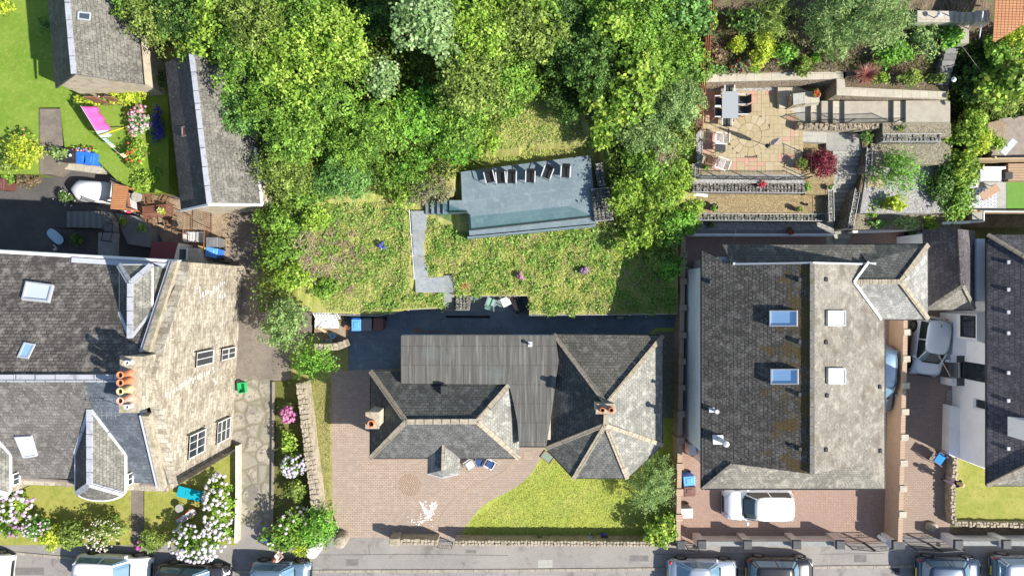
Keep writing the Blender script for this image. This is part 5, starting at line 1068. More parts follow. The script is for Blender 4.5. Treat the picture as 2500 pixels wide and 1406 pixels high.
terr('paving_slab','square of tan slabs among the gravel beside the loose tree',[(2118,428),(2156,428),(2156,458),(2118,458)],2.59,'paver_tan2',2.4,'paving')
for i,(a,b,c,d_,z) in enumerate((((2104,335),(2126,335),(2124,402),(2108,402),3.1),((2110,402),(2122,402),(2108,470),(2096,470),2.5),((2096,470),(2108,470),(2092,540),(2082,540),1.8))): terr('bank','',[a,b,c,d_],z,'soil',0,None)
terr('slab_path','',[(2018,570),(2065,570),(2065,600),(2018,600)],0.06,'slab_pale',0,None)
terr('white_slab','pale concrete slab by the corner of the garage',[(2218,566),(2250,566),(2250,596),(2218,596)],0.3,'white',0,'slab')
def railing(name,label,pts,h=1.0,sp=0.12,m='iron',r=0.013,cat='railing',scroll=False):
    """pts: (px,py,z) of the foot"""
    W=[P(*p) for p in pts]; t=T(name,label,cat,W[0]); rail=MB(); bal=MB(); up=Vector((0,0,h))
    for a,b in zip(W[:-1],W[1:]):
        rail.tube(a+up,b+up,r*1.6,None,6); rail.tube(a+Vector((0,0,.1)),b+Vector((0,0,.1)),r*1.2,None,5); L=(b-a).length; n=max(1,int(L/sp))
        for i in range(1,n):
            q=a.lerp(b,i/n); bal.tube(q+Vector((0,0,.1)),q+up,r*0.75,None,4)
            if scroll and i%3==0: bal.tube(q+Vector((-.05,0,h*.55)),q+Vector((.05,0,h*.65)),r*0.8,None,4); bal.tube(q+Vector((-.05,0,h*.65)),q+Vector((.05,0,h*.55)),r*0.8,None,4)
    rail.build('rails',M[m],t); bal.build('balusters',M[m],t)
    for a in W: mb=MB(); mb.tube(a,a+up+Vector((0,0,.06)),r*2,None,6); mb.build('post',M[m],t)
    return t
railing('iron_railing','black iron railing along the south edge of the tan patio',[(1700,437,3.16),(1766,438,3.16),(1832,439,3.16),(1897,440,3.16),(1962,439,3.16)])
railing('iron_railing','short black iron railing beside the red maple',[(1961,430,3.16),(1960,373,3.16)])
railing('iron_railing','black iron railing beside the upper pale steps',[(1957,308,3.2),(1984,304,3.4),(2064,302,3.75),(2182,300,3.95)])
railing('iron_railing','black iron railing above the white gravel strip left of the patio',[(1699,434,3.16),(1700,395,3.16),(1701,350,3.16)])
t=T('timber_fence','stepped red-brown slatted timber fence between the wood and the right garden','fence',P(1712,200,3.4))
fp=[((1719,28),(1716,100),5.2),((1712,102),(1709,186),4.5),((1705,188),(1700,252),3.9),((1696,254),(1694,330),3.3)]
for a,b,z in fp:
    A=P(*a,z);B=P(*b,z); mb=MB()
    for k in range(9): mb.bar(A+Vector((0.03*(k%2),0,0.1+k*0.19)),B+Vector((0.03*(k%2),0,0.1+k*0.19)),0.03,0.13)
    mb.build('slat_panel',M['wood_slat'],t)
    for q in (A,B): mb=MB(); mb.box((q.x-.05,q.y,q.z-.6),(0.09,0.09,2.4)); mb.build('post',M['wood_brown'],t)
# ---------------- movable things: builders in local space ----------------
def chair(label,px,py,z,rz,m='black',fm='alu',w=0.55,dp=0.55,hs=0.43,hb=0.95,recl=0.2,arms=True,slats=0,name='garden_chair',cat='chair',group=None,cushion=None):
    c=P(px,py,z); t=T(name,label,cat,c,rz,group); mb=MB()
    if slats:
        for i in range(slats): mb.box((0,-dp/2+dp*(i+.5)/slats,hs),(w-.08,dp/slats*0.6,0.02))
    else: mb.box((0,0,hs),(w-.08,dp,0.03))
    mb.build('seat',M[m],t,local=True)
    mb=MB()
    if slats:
        for i in range(slats): x=-w/2+.06+(w-.12)*(i+.5)/slats; mb.bar((x,dp/2,hs+.06),(x,dp/2+recl,hb),(w-.12)/slats*0.55,0.018)
        mb.bar((-w/2+.03,dp/2+recl,hb),(w/2-.03,dp/2+recl,hb),0.03,0.05)
    else:
        mb.add([(-w/2+.04,dp/2-.01,hs+.03),(w/2-.04,dp/2-.01,hs+.03),(w/2-.04,dp/2+recl,hb),(-w/2+.04,dp/2+recl,hb),(-w/2+.04,dp/2+.02,hs+.03),(w/2-.04,dp/2+.02,hs+.03),(w/2-.04,dp/2+recl+.03,hb),(-w/2+.04,dp/2+recl+.03,hb)],[[0,1,2,3],[7,6,5,4],[1,0,4,5],[2,1,5,6],[3,2,6,7],[0,3,7,4]])
    mb.build('backrest',M[m],t,local=True)
    for x in (-1,1):
        for y,yt in ((-1,-1),(1,1)):
            mb=MB(); mb.tube((x*w/2*1.02,y*dp/2*1.05,0),(x*w/2*.95,y*dp/2*.95,hs+.02 if not arms else hs+.2),0.016,None,6); mb.build('leg',M[fm],t,local=True)
        if arms: mb=MB(); mb.bar((x*w/2,-dp/2,hs+.22),(x*w/2,dp/2+recl*.5,hs+.24),0.05,0.025); mb.build('armrest',M[fm],t,local=True)
    if cushion:
        mb=MB(); mb.box((0,0.02,hs+.035),(w-.14,dp-.1,0.09),0,0.9); tag(mb.build('seat_cushion',M[cushion],t,local=True,bevel=.02),None)
    return t
def table(label,px,py,z,rz,w,d,h=0.72,m='wood_grey',lm='alu',slats=0,name='garden_table',cat='table',round_=False,group=None):
    t=T(name,label,cat,P(px,py,z),rz,group); mb=MB()
    if round_: mb.lathe((0,0,h-.03),[(w/2*.97,0),(w/2,0.01),(w/2,0.025),(w/2*.98,0.03)],24)
    elif slats:
        for i in range(slats): mb.box((0,-d/2+d*(i+.5)/slats,h-.03),(w,d/slats*.72,0.03))
        mb.box((-w/2+.06,0,h-.034),(0.1,d,0.03)); mb.box((w/2-.06,0,h-.034),(0.1,d,0.03))
    else: mb.box((0,0,h-.03),(w,d,0.03))
    mb.build('tabletop',M[m],t,local=True,bevel=0 if (slats or round_) else 0.008)
    for x in (-1,1):
        for y in (-1,1):
            mb=MB(); k=.42 if not round_ else .25; mb.tube((x*w*k,y*d*k,0),(x*w*k,y*d*k,h-.03),0.022,None,6); mb.build('leg',M[lm],t,local=True)
    return t
def bin_(label,px,py,z,rz,m,lm=None,group=None,emblem=False,open_=0,w=0.56,d=0.68,h=1.02):
    t=T('wheelie_bin',label,'bin',P(px,py,z),rz,group); mb=MB(); mb.box((0,0,0.04),(w*.86,d*.86,h-.04),0,1.13); mb.build('body',M[m],t,local=True,bevel=.02)
    l=MB(); l.box((0,-.02,h),(w*1.04,d*1.02,0.07),0,0.9); l.box((0,-.03,h+.07),(w*.6,d*.55,0.03),0,0.85); lo=l.build('lid',M[lm or m],t,local=True,bevel=.015)
    if emblem:
        e=MB(); e.prism([(-.07,-.06),(.07,-.06),(.08,.04),(0,.1),(-.08,.04)],h+.102,h+.106); e.build('emblem',M['plastic_white'],lo,local=True)
    mb=MB(); mb.tube((-w/2+.06,d/2+.02,h-.02),(w/2-.06,d/2+.02,h-.02),0.018); mb.build('handle',M[m],t,local=True)
    for x in (-1,1): mb=MB(); mb.tube((x*(w/2-.05),d/2-.08,0.1),(x*(w/2+.02),d/2-.08,0.1),0.1,None,12); mb.build('wheel',M['tyre'],t,local=True)
    return t
def potp(label,px,py,z,r=0.2,h=0.3,m='terracotta',pal='green',pr=0.28,ph=0.4,seed=1,blooms=None,name='potted_plant',cat='potted plant',group=None):
    c=P(px,py,z); t=T(name,label,cat,c,group=group); mb=MB(); mb.lathe((0,0,0),[(r*.7,0),(r,h),(r*1.08,h+.01),(r*1.08,h+.04),(r*.92,h+.04),(r*.88,h-.04),(0.01,h-.04)],16,False); mb.build('pot',M[m],t,local=True,smooth=False)
    mb=MB(); mb.prism([(r*.88*math.cos(i*.5236),r*.88*math.sin(i*.5236)) for i in range(12)],h-.06,h-.03); mb.build('soil',M['soil'],t,local=True)
    if pal: crown('plant',(c.x,c.y,c.z+h+ph*.3),(pr,pr,ph*.6),pal,seed,hl=.045,lobes=5,clump=.1,lai=3,parent=t)
    if blooms:
        rng=np.random.default_rng(seed); n=60; C=np.array(c)+np.array([0,0,h+ph*.6])+rng.normal(size=(n,3))*np.array([pr*.45,pr*.45,ph*.2]); N=rng.normal(size=(n,3)); N[:,2]=abs(N[:,2])+.6
        leafmesh('blooms',C,N,np.full(n,.05),np.full(n,.045),np.array([blooms]*n)*rng.uniform(.8,1.2,(n,1)),t,'petal')
    return t
# bins
for a in (('blue wheelie bin beside the grey one on the slate patio',880,790,.02,0,'bin_blue','bin_blue_light'),('grey wheelie bin between the blue and the brown one on the slate patio',905,790,.02,0,'bin_grey'),('dark brown wheelie bin on the slate patio, right of the grey one',932,789,.02,0,'bin_brown')): bin_(*a)
bin_('black wheelie bin with a white emblem, leftmost of four by the left lawn',180,388,.6,0,'bin_black',emblem=True)
bin_('black wheelie bin with a white emblem, next to two blue bins',202,389,.6,0,'bin_black',emblem=True)
bin_('blue wheelie bin beside the two black ones by the left lawn',226,393,.6,0,'bin_blue')
bin_('deep blue wheelie bin at the right end of the four by the left lawn',245,395,.6,R(-8),'bin_blue')
bin_('brown wheelie bin with a white emblem alone in the shaded courtyard',31,456,0,0,'bin_brown',emblem=True)
bin_('dark grey wheelie bin on the lane above the bright blue one',537,594,0.02,R(-90),'bin_grey')
bin_('bright blue wheelie bin on the lane below the dark grey one',536,619,0.02,R(-100),'bin_blue','bin_blue_light')
bin_('blue wheelie bin against the brick wall beside the tiled house',1672,1161,.04,R(-85),'bin_blue','bin_blue_light')
bin_('brown wheelie bin against the brick wall beside the tiled house',1673,1186,.04,R(-88),'bin_brown')
bin_('pale grey lidded bin against the brick wall near the round bush',1666,1238,.04,R(-88),'bin_grey','steel_pale')
t=T('recycling_box','green open recycling box at the foot of the sandstone gable','box',P(594,945,.02)); mb=MB()
for dx,dy,sx,sy in ((-.2,0,.03,.56),(.2,0,.03,.56),(0,-.27,.4,.03),(0,.27,.4,.03)): mb.box((dx,dy,0),(sx,sy,.32))
mb.box((0,0,0.01),(.4,.54,.03)); mb.build('tub',M['bin_green'],t,local=True); mb=MB(); mb.bar((-.2,-.29,.32),(.2,-.29,.32),.04,.03); mb.bar((-.2,.29,.32),(.2,.29,.32),.04,.03); mb.build('rim',M['bin_green'],t,local=True); t.rotation_euler=(0,0,R(8))
# six black chairs on the slate terrace
for i,(x,y,rz,l) in enumerate(((1196,437,.25,'leftmost, turned a little outwards'),(1223,439,.1,'second from the left'),(1249,439,-.03,'third from the left'),(1294,437,-.02,'fourth from the left, after a gap'),(1335,427,-.35,'fifth, pushed back and turned'),(1379,425,-.05,'rightmost, in tree shade'))):
    chair('black sling chair on the slate terrace, '+l,x,y,2.76,rz,'black','steel_pale',.5,.52,.42,.9,.12,group='black chairs on the slate terrace')
# dining set on the tan patio
table('grey topped rectangular dining table on the tan patio',1772,265,3.2,0,0.86,1.42,.74,'table_grey','alu')
for x,y,rz,l in ((1750,255,R(-90)+math.pi,'left side, nearer the wall'),(1750,281,R(-90)+math.pi,'left side, lower one'),(1803,251,R(-90),'right side, nearer the wall'),(1803,275,R(-90),'right side, lower one'),(1772,231,0,'head of the table by the wall'),(1766,301,math.pi,'foot of the table, facing the wall')):
    chair('dark mesh dining chair at the grey table, '+l,x,y,3.2,rz,'charcoal','steel_pale',.52,.5,.45,.9,.12,group='dining chairs round the grey table')
chair('white plastic garden chair beside the small dark table on the tan patio',1750,344,3.2,R(-95),'plastic_white','plastic_white',.58,.5,.42,.88,.16,slats=6,name='plastic_chair')
chair('white plastic garden chair near the black railing on the tan patio',1752,404,3.2,R(-110),'plastic_white','plastic_white',.58,.5,.42,.88,.16,slats=6,name='plastic_chair')
chair('brown slatted wooden chair at the lower left of the tan patio',1726,396,3.2,R(-100),'wood_brown','wood_brown',.5,.45,.42,.85,.1,slats=5)
table('small dark grey side table between the white chairs on the tan patio',1752,366,3.2,0,.55,.42,.5,'charcoal','charcoal')
potp('green pot plant beside the brown slatted wooden chair',1722,410,3.2,.13,.2,'charcoal','green',.16,.2,5)
potp('yellow-green pot plant by the corner of the tan patio railing',1947,406,3.2,.2,.28,'terracotta','olive',.36,.5,6)
potp('pot of bright red flowers on the stone barbecue',1989,233,3.86,.2,.22,'pot_grey','vivid',.22,.2,7,(.75,.02,.05))
potp('pot of pink-red flowers on the gabion wall below the patio railing',1857,452,2.95,.16,.2,'terracotta','green',.18,.2,8,(.75,.06,.14))
potp('white ringed pot near the red maple on the golden gravel',2022,460,2.5,.15,.22,'white','green',.14,.15,9)
potp('square dark planter with a green shrub at the left of the golden gravel',1739,508,2.02,.22,.3,'charcoal','green',.2,.22,10)
potp('pale potted grass on the golden gravel towards the right',1944,512,2.02,.14,.26,'slab_shade','olive',.2,.3,11)
potp('small terracotta pot at the right end of the golden gravel',2016,506,2.02,.1,.2,'terracotta','olive',.12,.2,12)
potp('small dark pot in the middle of the golden gravel',1966,500,2.02,.08,.16,'charcoal',None)
potp('dark round pot with green leaves on the white gravel strip',1732,551,1.1,.16,.2,'charcoal','vivid',.13,.12,13)
potp('hanging pot of red flowers on the thin white wall behind the tiled house',1927,566,1.06,.15,.15,'charcoal','green',.2,.15,14,(.6,.02,.06))
potp('dark round bush pot by the pale slab at the garage corner',2214,574,.04,.22,.4,'charcoal','olive',.28,.4,15)
potp('cobalt blue glazed pot on the lawn by the street wall',1473,1305,.03,.2,.42,'pot_cobalt',None)
potp('square planter with trailing greenery on the lawn by the street wall',1318,1309,.03,.17,.35,'slab_shade','olive',.17,.2,16)
potp('small pot of pale flowers left of the cobalt pot',1443,1307,.03,.14,.3,'charcoal','pale',.2,.28,17,(.75,.75,.7))
potp('olive coloured empty pot in the junk corner of the slate patio',834,775,.03,.19,.35,'pot_olive',None)
potp('dark teal empty pot in the junk corner of the slate patio',848,780,.03,.13,.28,'pot_teal',None)
potp('terracotta ringed empty pot in the junk corner of the slate patio',851,797,.03,.15,.28,'terracotta',None)
potp('dark pot with purple-white flowers beside the courtyard stairs',176,486,0,.3,.35,'charcoal','deep',.5,.5,18,(.7,.62,.68))
# parasol
t=T('parasol','closed lilac parasol on a slim pole in the middle of the tan patio','parasol',P(1875,357,3.2)); c=Vector((0,0,0))
tip=P(1903,338,5.45)-P(1875,357,3.2); mid=tip*0.47
mb=MB(); mb.tube((0,0,0),tip*1.0,0.022,None,8); mb.build('pole',M['iron'],t,local=True); mb=MB(); mb.tube(tip*.36,tip*.55,0.09,0.14,10); mb.tube(tip*.55,tip*.97,0.14,0.05,10); mb.build('folded_canopy',M['cloth_lilac'],t,local=True); mb=MB(); mb.lathe((0,0,0),[(.12,0),(.12,.04),(.03,.08)],14); mb.build('base',M['iron'],t,local=True)
mb=MB(); a=P(1668,472,2.35);b=P(1728,478,2.45); mb.bar(a,b,0.16,0.05); one('white_board',mb,M['white'],'white board sticking out of the hedge at the left end of the gabion terrace','board')
# chairs in the alcove and by the bungalow
chair('pale green folding chair in the slate seating alcove',1199,737,.03,R(160),'cloth_green','alu',.5,.45,.42,.85,.2)
table('white square table in the slate seating alcove',1235,736,.03,R(25),.5,.5,.6,'white','alu')
t=T('sun_lounger','black reclining lounger at the right of the slate seating alcove','lounger',P(1264,743,.03),R(28)); mb=MB(); mb.box((0,-.1,.35),(.6,.8,.05)); mb.build('seat',M['black'],t,local=True); mb=MB(); mb.add([(-.3,.3,.37),(.3,.3,.37),(.3,.75,.85),(-.3,.75,.85),(-.3,.34,.35),(.3,.34,.35),(.3,.79,.83),(-.3,.79,.83)],[[0,1,2,3],[7,6,5,4],[1,0,4,5],[2,1,5,6],[3,2,6,7],[0,3,7,4]]); mb.build('backrest',M['black'],t,local=True)
for x in (-.28,.28):
    for y in (-.45,.3): mb=MB(); mb.tube((x,y,0),(x,y,.36),.018); mb.build('leg',M['alu'],t,local=True)
chair('grey armchair with a pale cushion left of the dark table by the bungalow',1149,1130,.03,R(35),'cloth_grey','wood_grey',.62,.5,.35,.7,.1,cushion='cloth_white')
chair('grey armchair with a dark blue cushion right of the dark table by the bungalow',1196,1130,.03,R(-30),'cloth_white','wood_grey',.62,.5,.35,.7,.1,cushion='cloth_navy')
table('small dark square table under the bungalow eave between two armchairs',1171,1125,.03,0,.42,.42,.45,'cloth_navy','iron')
t=T('inspection_cover','green framed slab set in the lawn by the half-octagon roof','cover',P(1336,1115,.03),R(-38)); mb=MB(); mb.box((0,0,0),(.62,.42,.03)); mb.build('slab',M['metal_green'],t,local=True); mb=MB()
for a in ((0,.23,.68,.04),(0,-.23,.68,.04),(.33,0,.04,.5),(-.33,0,.04,.5)): mb.box((a[0],a[1],0),(a[2],a[3],.06))
mb.build('frame',M['wood_brown'],t,local=True)
# junk corner
t=T('plastic_sheet','crumpled white plastic sheet in the junk corner of the slate patio','sheet',P(800,785,.02)); rr=random.Random(5); mb=MB(); n=9
g=[[((i/n-.5)*1.4,(j/n-.5)*.75,.12+.2*abs(math.sin(i*1.3+j*.9))*(1-abs(i/n-.5)*1.6)+rr.uniform(0,.06)) for j in range(n+1)] for i in range(n+1)]
mb.add([p for r_ in g for p in r_],[[i*(n+1)+j,(i+1)*(n+1)+j,(i+1)*(n+1)+j+1,i*(n+1)+j+1] for i in range(n) for j in range(n)]); mb.build('sheet',M['cloth_white'],t,local=True)
t=T('white_trellis','white wooden lattice leaning on the bank in the junk corner','trellis',P(798,770,.7)); mb=MB()
for i in range(9): mb.bar((-.7+i*.17,-.2,-.3),(-.7+i*.17,.15,.35),.035,.02)
for i in range(4): mb.bar((-.75,-.2+i*.11,-.3+i*.2),(.75,-.2+i*.11,-.3+i*.2),.035,.02)
mb.build('lattice',M['white'],t,local=True)
terr('junk_soil','',[(770,770),(850,772),(848,845),(765,848)],.06,'soil_pale',-.1,None)
t=T('bucket','pale blue bucket among the soil in the junk corner','bucket',P(815,819,.06)); mb=MB(); mb.lathe((0,0,0),[(.12,0),(.16,.28),(.18,.29),(.15,.29),(.13,.05),(.01,.05)],14,False); mb.build('body',M['cloth_pale_blue'],t,local=True)
mb=MB(); a=P(776,799,.3);b=P(804,816,.15); mb.bar(a,b,.14,.05); one('wood_plank',mb,M['wood_pale'],'pale plank lying across the soil in the junk corner','plank')
mb=MB(); c=P(802,832,.06); mb.box((c.x,c.y,.07),(.32,.36,.16),R(-15),.8); one('rubble_sack',mb,M['cloth_grey'],'grey-blue sack lying against the curved stone wall','sack',bevel=.03)
# drying green: laundry on a line
t=T('clothes_prop','yellow clothes prop leaning over the flower bed by the barn','clothes prop',P(265,247,1.2)); mb=MB(); a=P(265,247,1.3)-P(265,247,1.2); b=P(206,199,3.2)-P(265,247,1.2); mb.tube(a,b,.035); mb.build('pole',M['pole_yellow'],t,local=True)
t=T('clothes_prop','yellow clothes prop holding up the washing line','clothes prop',P(312,309,1.2)); mb=MB(); b=P(244,331,2.9)-P(312,309,1.2); mb.tube((0,0,.02),b,.03); mb.build('pole',M['pole_yellow'],t,local=True)
L0=P(196,258,3.0);L1=P(240,330,2.75);L2=P(303,386,2.2)
mb=MB(); mb.path([L0,L1,L2],.008,4); one('washing_line',mb,M['plastic_white'],'washing line with a pink and a pale blue sheet over the left lawn','washing line')
def hang(label,a,b,drop,m,nm,sway=.25):
    d=(b-a); n=10; mb=MB(); u=Vector((d.y,-d.x,0)).normalized(); vs=[]
    for i in range(n+1):
        for j in range(5):
            f=j/4; q=a.lerp(b,i/n)-Vector((0,0,drop*f*(1-.25*f)))-u*(sway*f+.06*f*math.sin(i*1.7)); vs.append(q)
    mb.add(vs,[[i*5+j,(i+1)*5+j,(i+1)*5+j+1,i*5+j+1] for i in range(n) for j in range(4)]); o=one(nm,mb,M[m],label,'laundry',smooth=True); s=o.modifiers.new('s','SOLIDIFY'); s.thickness=.01
hang('magenta pink sheet hanging from the washing line',L0.lerp(L1,.02),L0.lerp(L1,.86),1.0,'cloth_pink','hanging_sheet',.45)
hang('pale blue sheet hanging beside the pink one',L0.lerp(L1,.86),L1.lerp(L2,.1),.7,'cloth_pale_blue','hanging_sheet',.35)
for i in range(5): hang('white sock or small cloth pegged on the washing line, number %s from the blue sheet'%['one','two','three','four','five'][i],L1.lerp(L2,.16+i*.08),L1.lerp(L2,.2+i*.08),.3,'cloth_pale_blue' if i<3 else 'cloth_white','hanging_cloth',.1)
hang('pale yellow cloth at the far end of the washing line',L1.lerp(L2,.82),L1.lerp(L2,.98),.3,'clay_cream','hanging_cloth',.15)
# courtyard
t=T('covered_boat','small boat or trailer under a white fabric cover in the courtyard','covered boat',P(236,470,0),R(-4)); mb=MB(); vs=[];fs=[]; n=12;mn=8
for i in range(n+1):
    u=i/n; wv=.62*min(1,(.35+1.6*math.sqrt(u)) if u<.15 else 1)*(1 if u>.12 else .9); hh=.75+.35*math.sin(math.pi*min(1,u*1.1))
    for j in range(mn+1): a=math.pi*j/mn; vs.append((-.95+1.9*u,wv*math.cos(a)*-1,.15+hh*math.sin(a)**.6))
for i in range(n):
    for j in range(mn): fs.append([i*(mn+1)+j,(i+1)*(mn+1)+j,(i+1)*(mn+1)+j+1,i*(mn+1)+j+1])
fs+=[[j for j in range(mn+1)],[n*(mn+1)+j for j in range(mn+1)][::-1]]; mb.add(vs,fs); mb.build('cover',M['cloth_white'],t,local=True,smooth=True); mb=MB(); mb.box((0,0,0),(1.7,1.0,.5),0,1.1); mb.build('hull',M['charcoal'],t,local=True)
t=T('wooden_arbour','orange-brown slatted garden arbour roof beside the white cover','arbour',P(294,482,0)); mb=MB(); mb.prism([(p[0],p[1]) for p in pp([(277,448),(312,455),(303,513),(269,510)],2.1)],2.0,2.1); mb.build('roof',M['wood_orange'],t)
for x,y in ((280,452),(308,458),(300,508),(273,506)): q=P(x,y,2.0); mb=MB(); mb.box((q.x,q.y,0),(.08,.08,2.0)); mb.build('post',M['wood_orange'],t)
t=T('garden_bench','wooden slatted bench with a chequered cloth beside the arbour','bench',P(316,498,0),R(-84)); mb=MB()
for i in range(7): mb.box((0,-.28+i*.09,.42),(1.15,.06,.03))
mb.build('seat',M['wood_brown'],t,local=True); mb=MB(); mb.bar((-.55,.4,.85),(.55,.4,.85),.06,.1); mb.bar((-.55,.36,.65),(.55,.36,.65),.05,.09); mb.build('backrest',M['wood_brown'],t,local=True)
for x in (-.5,.5):
    for y in (-.25,.3): mb=MB(); mb.box((x,y,0),(.06,.06,.42 if y<0 else .88)); mb.build('leg',M['wood_brown'],t,local=True)
mb=MB(); c=P(325,494,.5); mb.box((c.x,c.y,.5),(.38,1.05,.02),R(6)); one('picnic_cloth',mb,mat('checked',(.75,.75,.75),.8,brick=(.09,.09,.012,(.78,.76,.76),(.5,.22,.22),0)),'white and red chequered cloth on the bench','cloth')
mb=MB(); c=P(307,508,.56); mb.box((c.x,c.y,.56),(.38,.38,.12),R(42),.8); one('cushion',mb,M['cloth_pale_blue'],'pale blue square cushion at the end of the bench','cushion',bevel=.04)
mb=MB(); c=P(317,517,.4); mb.box((c.x,c.y,.4),(.4,.22,.12),R(20),.8); one('cushion',mb,M['cloth_red'],'red cushion below the pale blue one','cushion',bevel=.04)
table('large dark red-brown slatted garden table with a flower pot',401,519,.03,R(6),1.75,.72,.74,'wood_red','wood_red',slats=9)
potp('pot of pale yellow flowers on the red-brown slatted table',399,516,.78,.14,.16,'clay_cream','yellow',.22,.2,19,(.7,.68,.3))
for x,y,rz,l in ((377,490,R(5),'above the red-brown table'),(415,490,R(-30),'by the barn corner above the red-brown table'),(380,546,R(175),'below the red-brown table'),(425,548,R(190),'under the dark bag below the red-brown table')):
    chair('brown slatted wooden chair '+l,x,y,.03,rz,'wood_brown','wood_brown',.5,.46,.43,.88,.12,slats=6,name='wooden_chair')
mb=MB(); c=P(428,546,.5); mb.box((c.x,c.y,.5),(.32,.4,.32),R(20),.7); one('dark_bag',mb,M['cloth_black'],'dark bag or jacket on a chair by the courtyard railing','bag',bevel=.06)
table('round grey stone table beside the checked cloth',348,484,.03,0,.62,.62,.65,'slab_grey','slab_grey',round_=True)
t=T('sun_lounger','white slatted lounger by the courtyard railing','lounger',P(482,580,.03),0); mb=MB()
for i in range(11): mb.box((-.35+i*.09,0,.35),(.045,.52,.02))
mb.build('seat',M['plastic_white'],t,local=True); mb=MB(); mb.box((-.55,0,.4),(.22,.5,.06)); mb.build('headrest',M['plastic_white'],t,local=True); 
for x in (-.5,.5):
    for y in (-.24,.24): mb=MB(); mb.tube((x,y,0),(x,y,.36),.02); mb.build('leg',M['plastic_white'],t,local=True)
mb=MB(); mb.bar((-.6,-.27,.34),(.56,-.27,.34),.03,.04); mb.bar((-.6,.27,.34),(.56,.27,.34),.03,.04); mb.build('frame',M['plastic_white'],t,local=True)
railing('iron_railing','rusty brown iron railing between the courtyard tables and the lane',[(519,520,.03),(519,560,.03),(518,605,.03)],1.1,.11,'wood_brown',.014,scroll=True)
railing('iron_gate','brown iron gate standing open beside the white lounger',[(470,528,.03),(468,600,.03)],1.1,.11,'wood_brown',.014,'gate',True)
railing('iron_railing','low brown iron railing by the dark bag in the courtyard',[(436,566,.03),(468,574,.03)],.9,.11,'wood_brown',.012)
mb=MB(); pts=[]; 
for i in range(16): pts.append(P(484+i*2.7,600+i*1.6+3*math.sin(i*1.9),1.0))
mb.path(pts,.035,5); pts=[p+Vector((.02,.07*math.sin(i*2.3),.03)) for i,p in enumerate(pts)]; mb.path(pts,.03,5); one('rope',mb,M['rope'],'thick tan rope draped beside the blue lane bin','rope')
# curved stair in the courtyard
q=[([(163+i*7.6,516),(170.8+i*7.6,516),(170.8+i*7.6,557),(163+i*7.6,557)],.15*(i+1)) for i in range(12)]
for i in range(6):
    a0,a1=math.pi/2-i*math.pi/12,math.pi/2-(i+1)*math.pi/12
    q.append(([(250+6*math.cos(a0),566-6*math.sin(a0)),(254+24*math.cos(a0),566-50*math.sin(a0)),(254+24*math.cos(a1),566-50*math.sin(a1)),(250+6*math.cos(a1),566-6*math.sin(a1))],1.8+.13*(i+1)))
q.append(([(240,568),(279,568),(276,636),(238,636)],2.7))
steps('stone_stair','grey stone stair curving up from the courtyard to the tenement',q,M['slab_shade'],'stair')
t2=railing('iron_railing','dark iron railing round the outside of the curved stair',[(262,513,2.0),(272,528,2.3),(277,548,2.5),(277,568,2.7),(272,590,2.7)],.95,.1,scroll=True)
railing('iron_railing','straight dark iron railing along the lower side of the curved stair',[(163,559,.2),(200,559,1.0),(245,560,1.8)],.9,.12)
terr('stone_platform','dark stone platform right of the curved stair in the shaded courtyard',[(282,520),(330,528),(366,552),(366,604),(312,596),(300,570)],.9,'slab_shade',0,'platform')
t=T('bath_tub','small pale blue lined oval tub tilted in the shaded courtyard','tub',P(147,579,.1),R(-42)); mb=MB()
def oval(mb,a,b,z,n=20): return [(a*math.copysign(abs(math.cos(2*math.pi*i/n))**.7,math.cos(2*math.pi*i/n)),b*math.copysign(abs(math.sin(2*math.pi*i/n))**.7,math.sin(2*math.pi*i/n)),z) for i in range(n)]
r0,r1=oval(mb,.35,.16,0),oval(mb,.55,.28,.45); mb.add(r0+r1,[[i,(i+1)%20,20+(i+1)%20,20+i] for i in range(20)]+[list(range(20))[::-1]]); mb.build('shell',M['pot_teal'],t,local=True); mb=MB(); mb.face(oval(mb,.42,.16,.47)); mb.add(oval(mb,.42,.16,.46)+oval(mb,.55,.28,.45),[[i,(i+1)%20,20+(i+1)%20,20+i] for i in range(20)]); mb.build('liner',M['cloth_pale_blue'],t,local=True)
mb=MB(); pts=[P(130,598,.4),P(137,604,.4),P(140,608,.3),P(132,612,.3),P(130,609,.3),P(137,606,.35)]; mb.path(pts,.03,5); one('anchor_ornament',mb,M['steel_pale'],'small white metal ornament on the ground by the oval tub','ornament')
# tenement garden furniture
t=T('teal_lounger','turquoise padded lounger on the tenement lawn','lounger',P(469,1201,.12),R(-14)); mb=MB(); mb.box((0,0,.28),(1.45,.62,.07)); mb.build('seat',M['cloth_teal'],t,local=True,bevel=.02); mb=MB(); mb.box((-.1,0,.353),(.22,.26,.02)); mb.box((.25,0,.353),(.22,.26,.02)); mb.build('panel',M['cloth_teal'],t,local=True)
for x in (-.6,.6):
    for y in (-.25,.25): mb=MB(); mb.tube((x,y,0),(x,y,.28),.02); mb.build('leg',M['alu'],t,local=True)
table('small round grey glass table between the turquoise lounger and striped bench',446,1235,.12,0,.48,.48,.45,'pot_grey','alu',round_=True)
t=T('striped_bench','bench with a multicoloured striped seat on the tenement lawn','bench',P(463,1254,.12),R(33)); mb=MB(); rr=random.Random(9); sm_=['cloth_white','cloth_red','cloth_pale_blue','wood_brown','cloth_white','cloth_green','cloth_white','cloth_red']
for i,s in enumerate(sm_): mb.cm=i; mb.box((0,-.16+i*.046,.42),(1.25,.042,.03))
mb.build('seat',[M[s] for s in sm_],t,local=True); 
for x in (-.5,.5): mb=MB(); mb.box((x,0,0),(.06,.34,.42)); mb.build('leg',M['wood_brown'],t,local=True)
railing('iron_gate','iron side gate at the foot of the sandstone gable corner',[(535,1112,.12),(572,1094,.12)],1.3,.1,'iron',.014,'gate')
railing('iron_railing','low iron railing under the sandstone gable by the lawn',[(470,1142,.12),(530,1114,.12)],.5,.3,'steel_pale',.018)
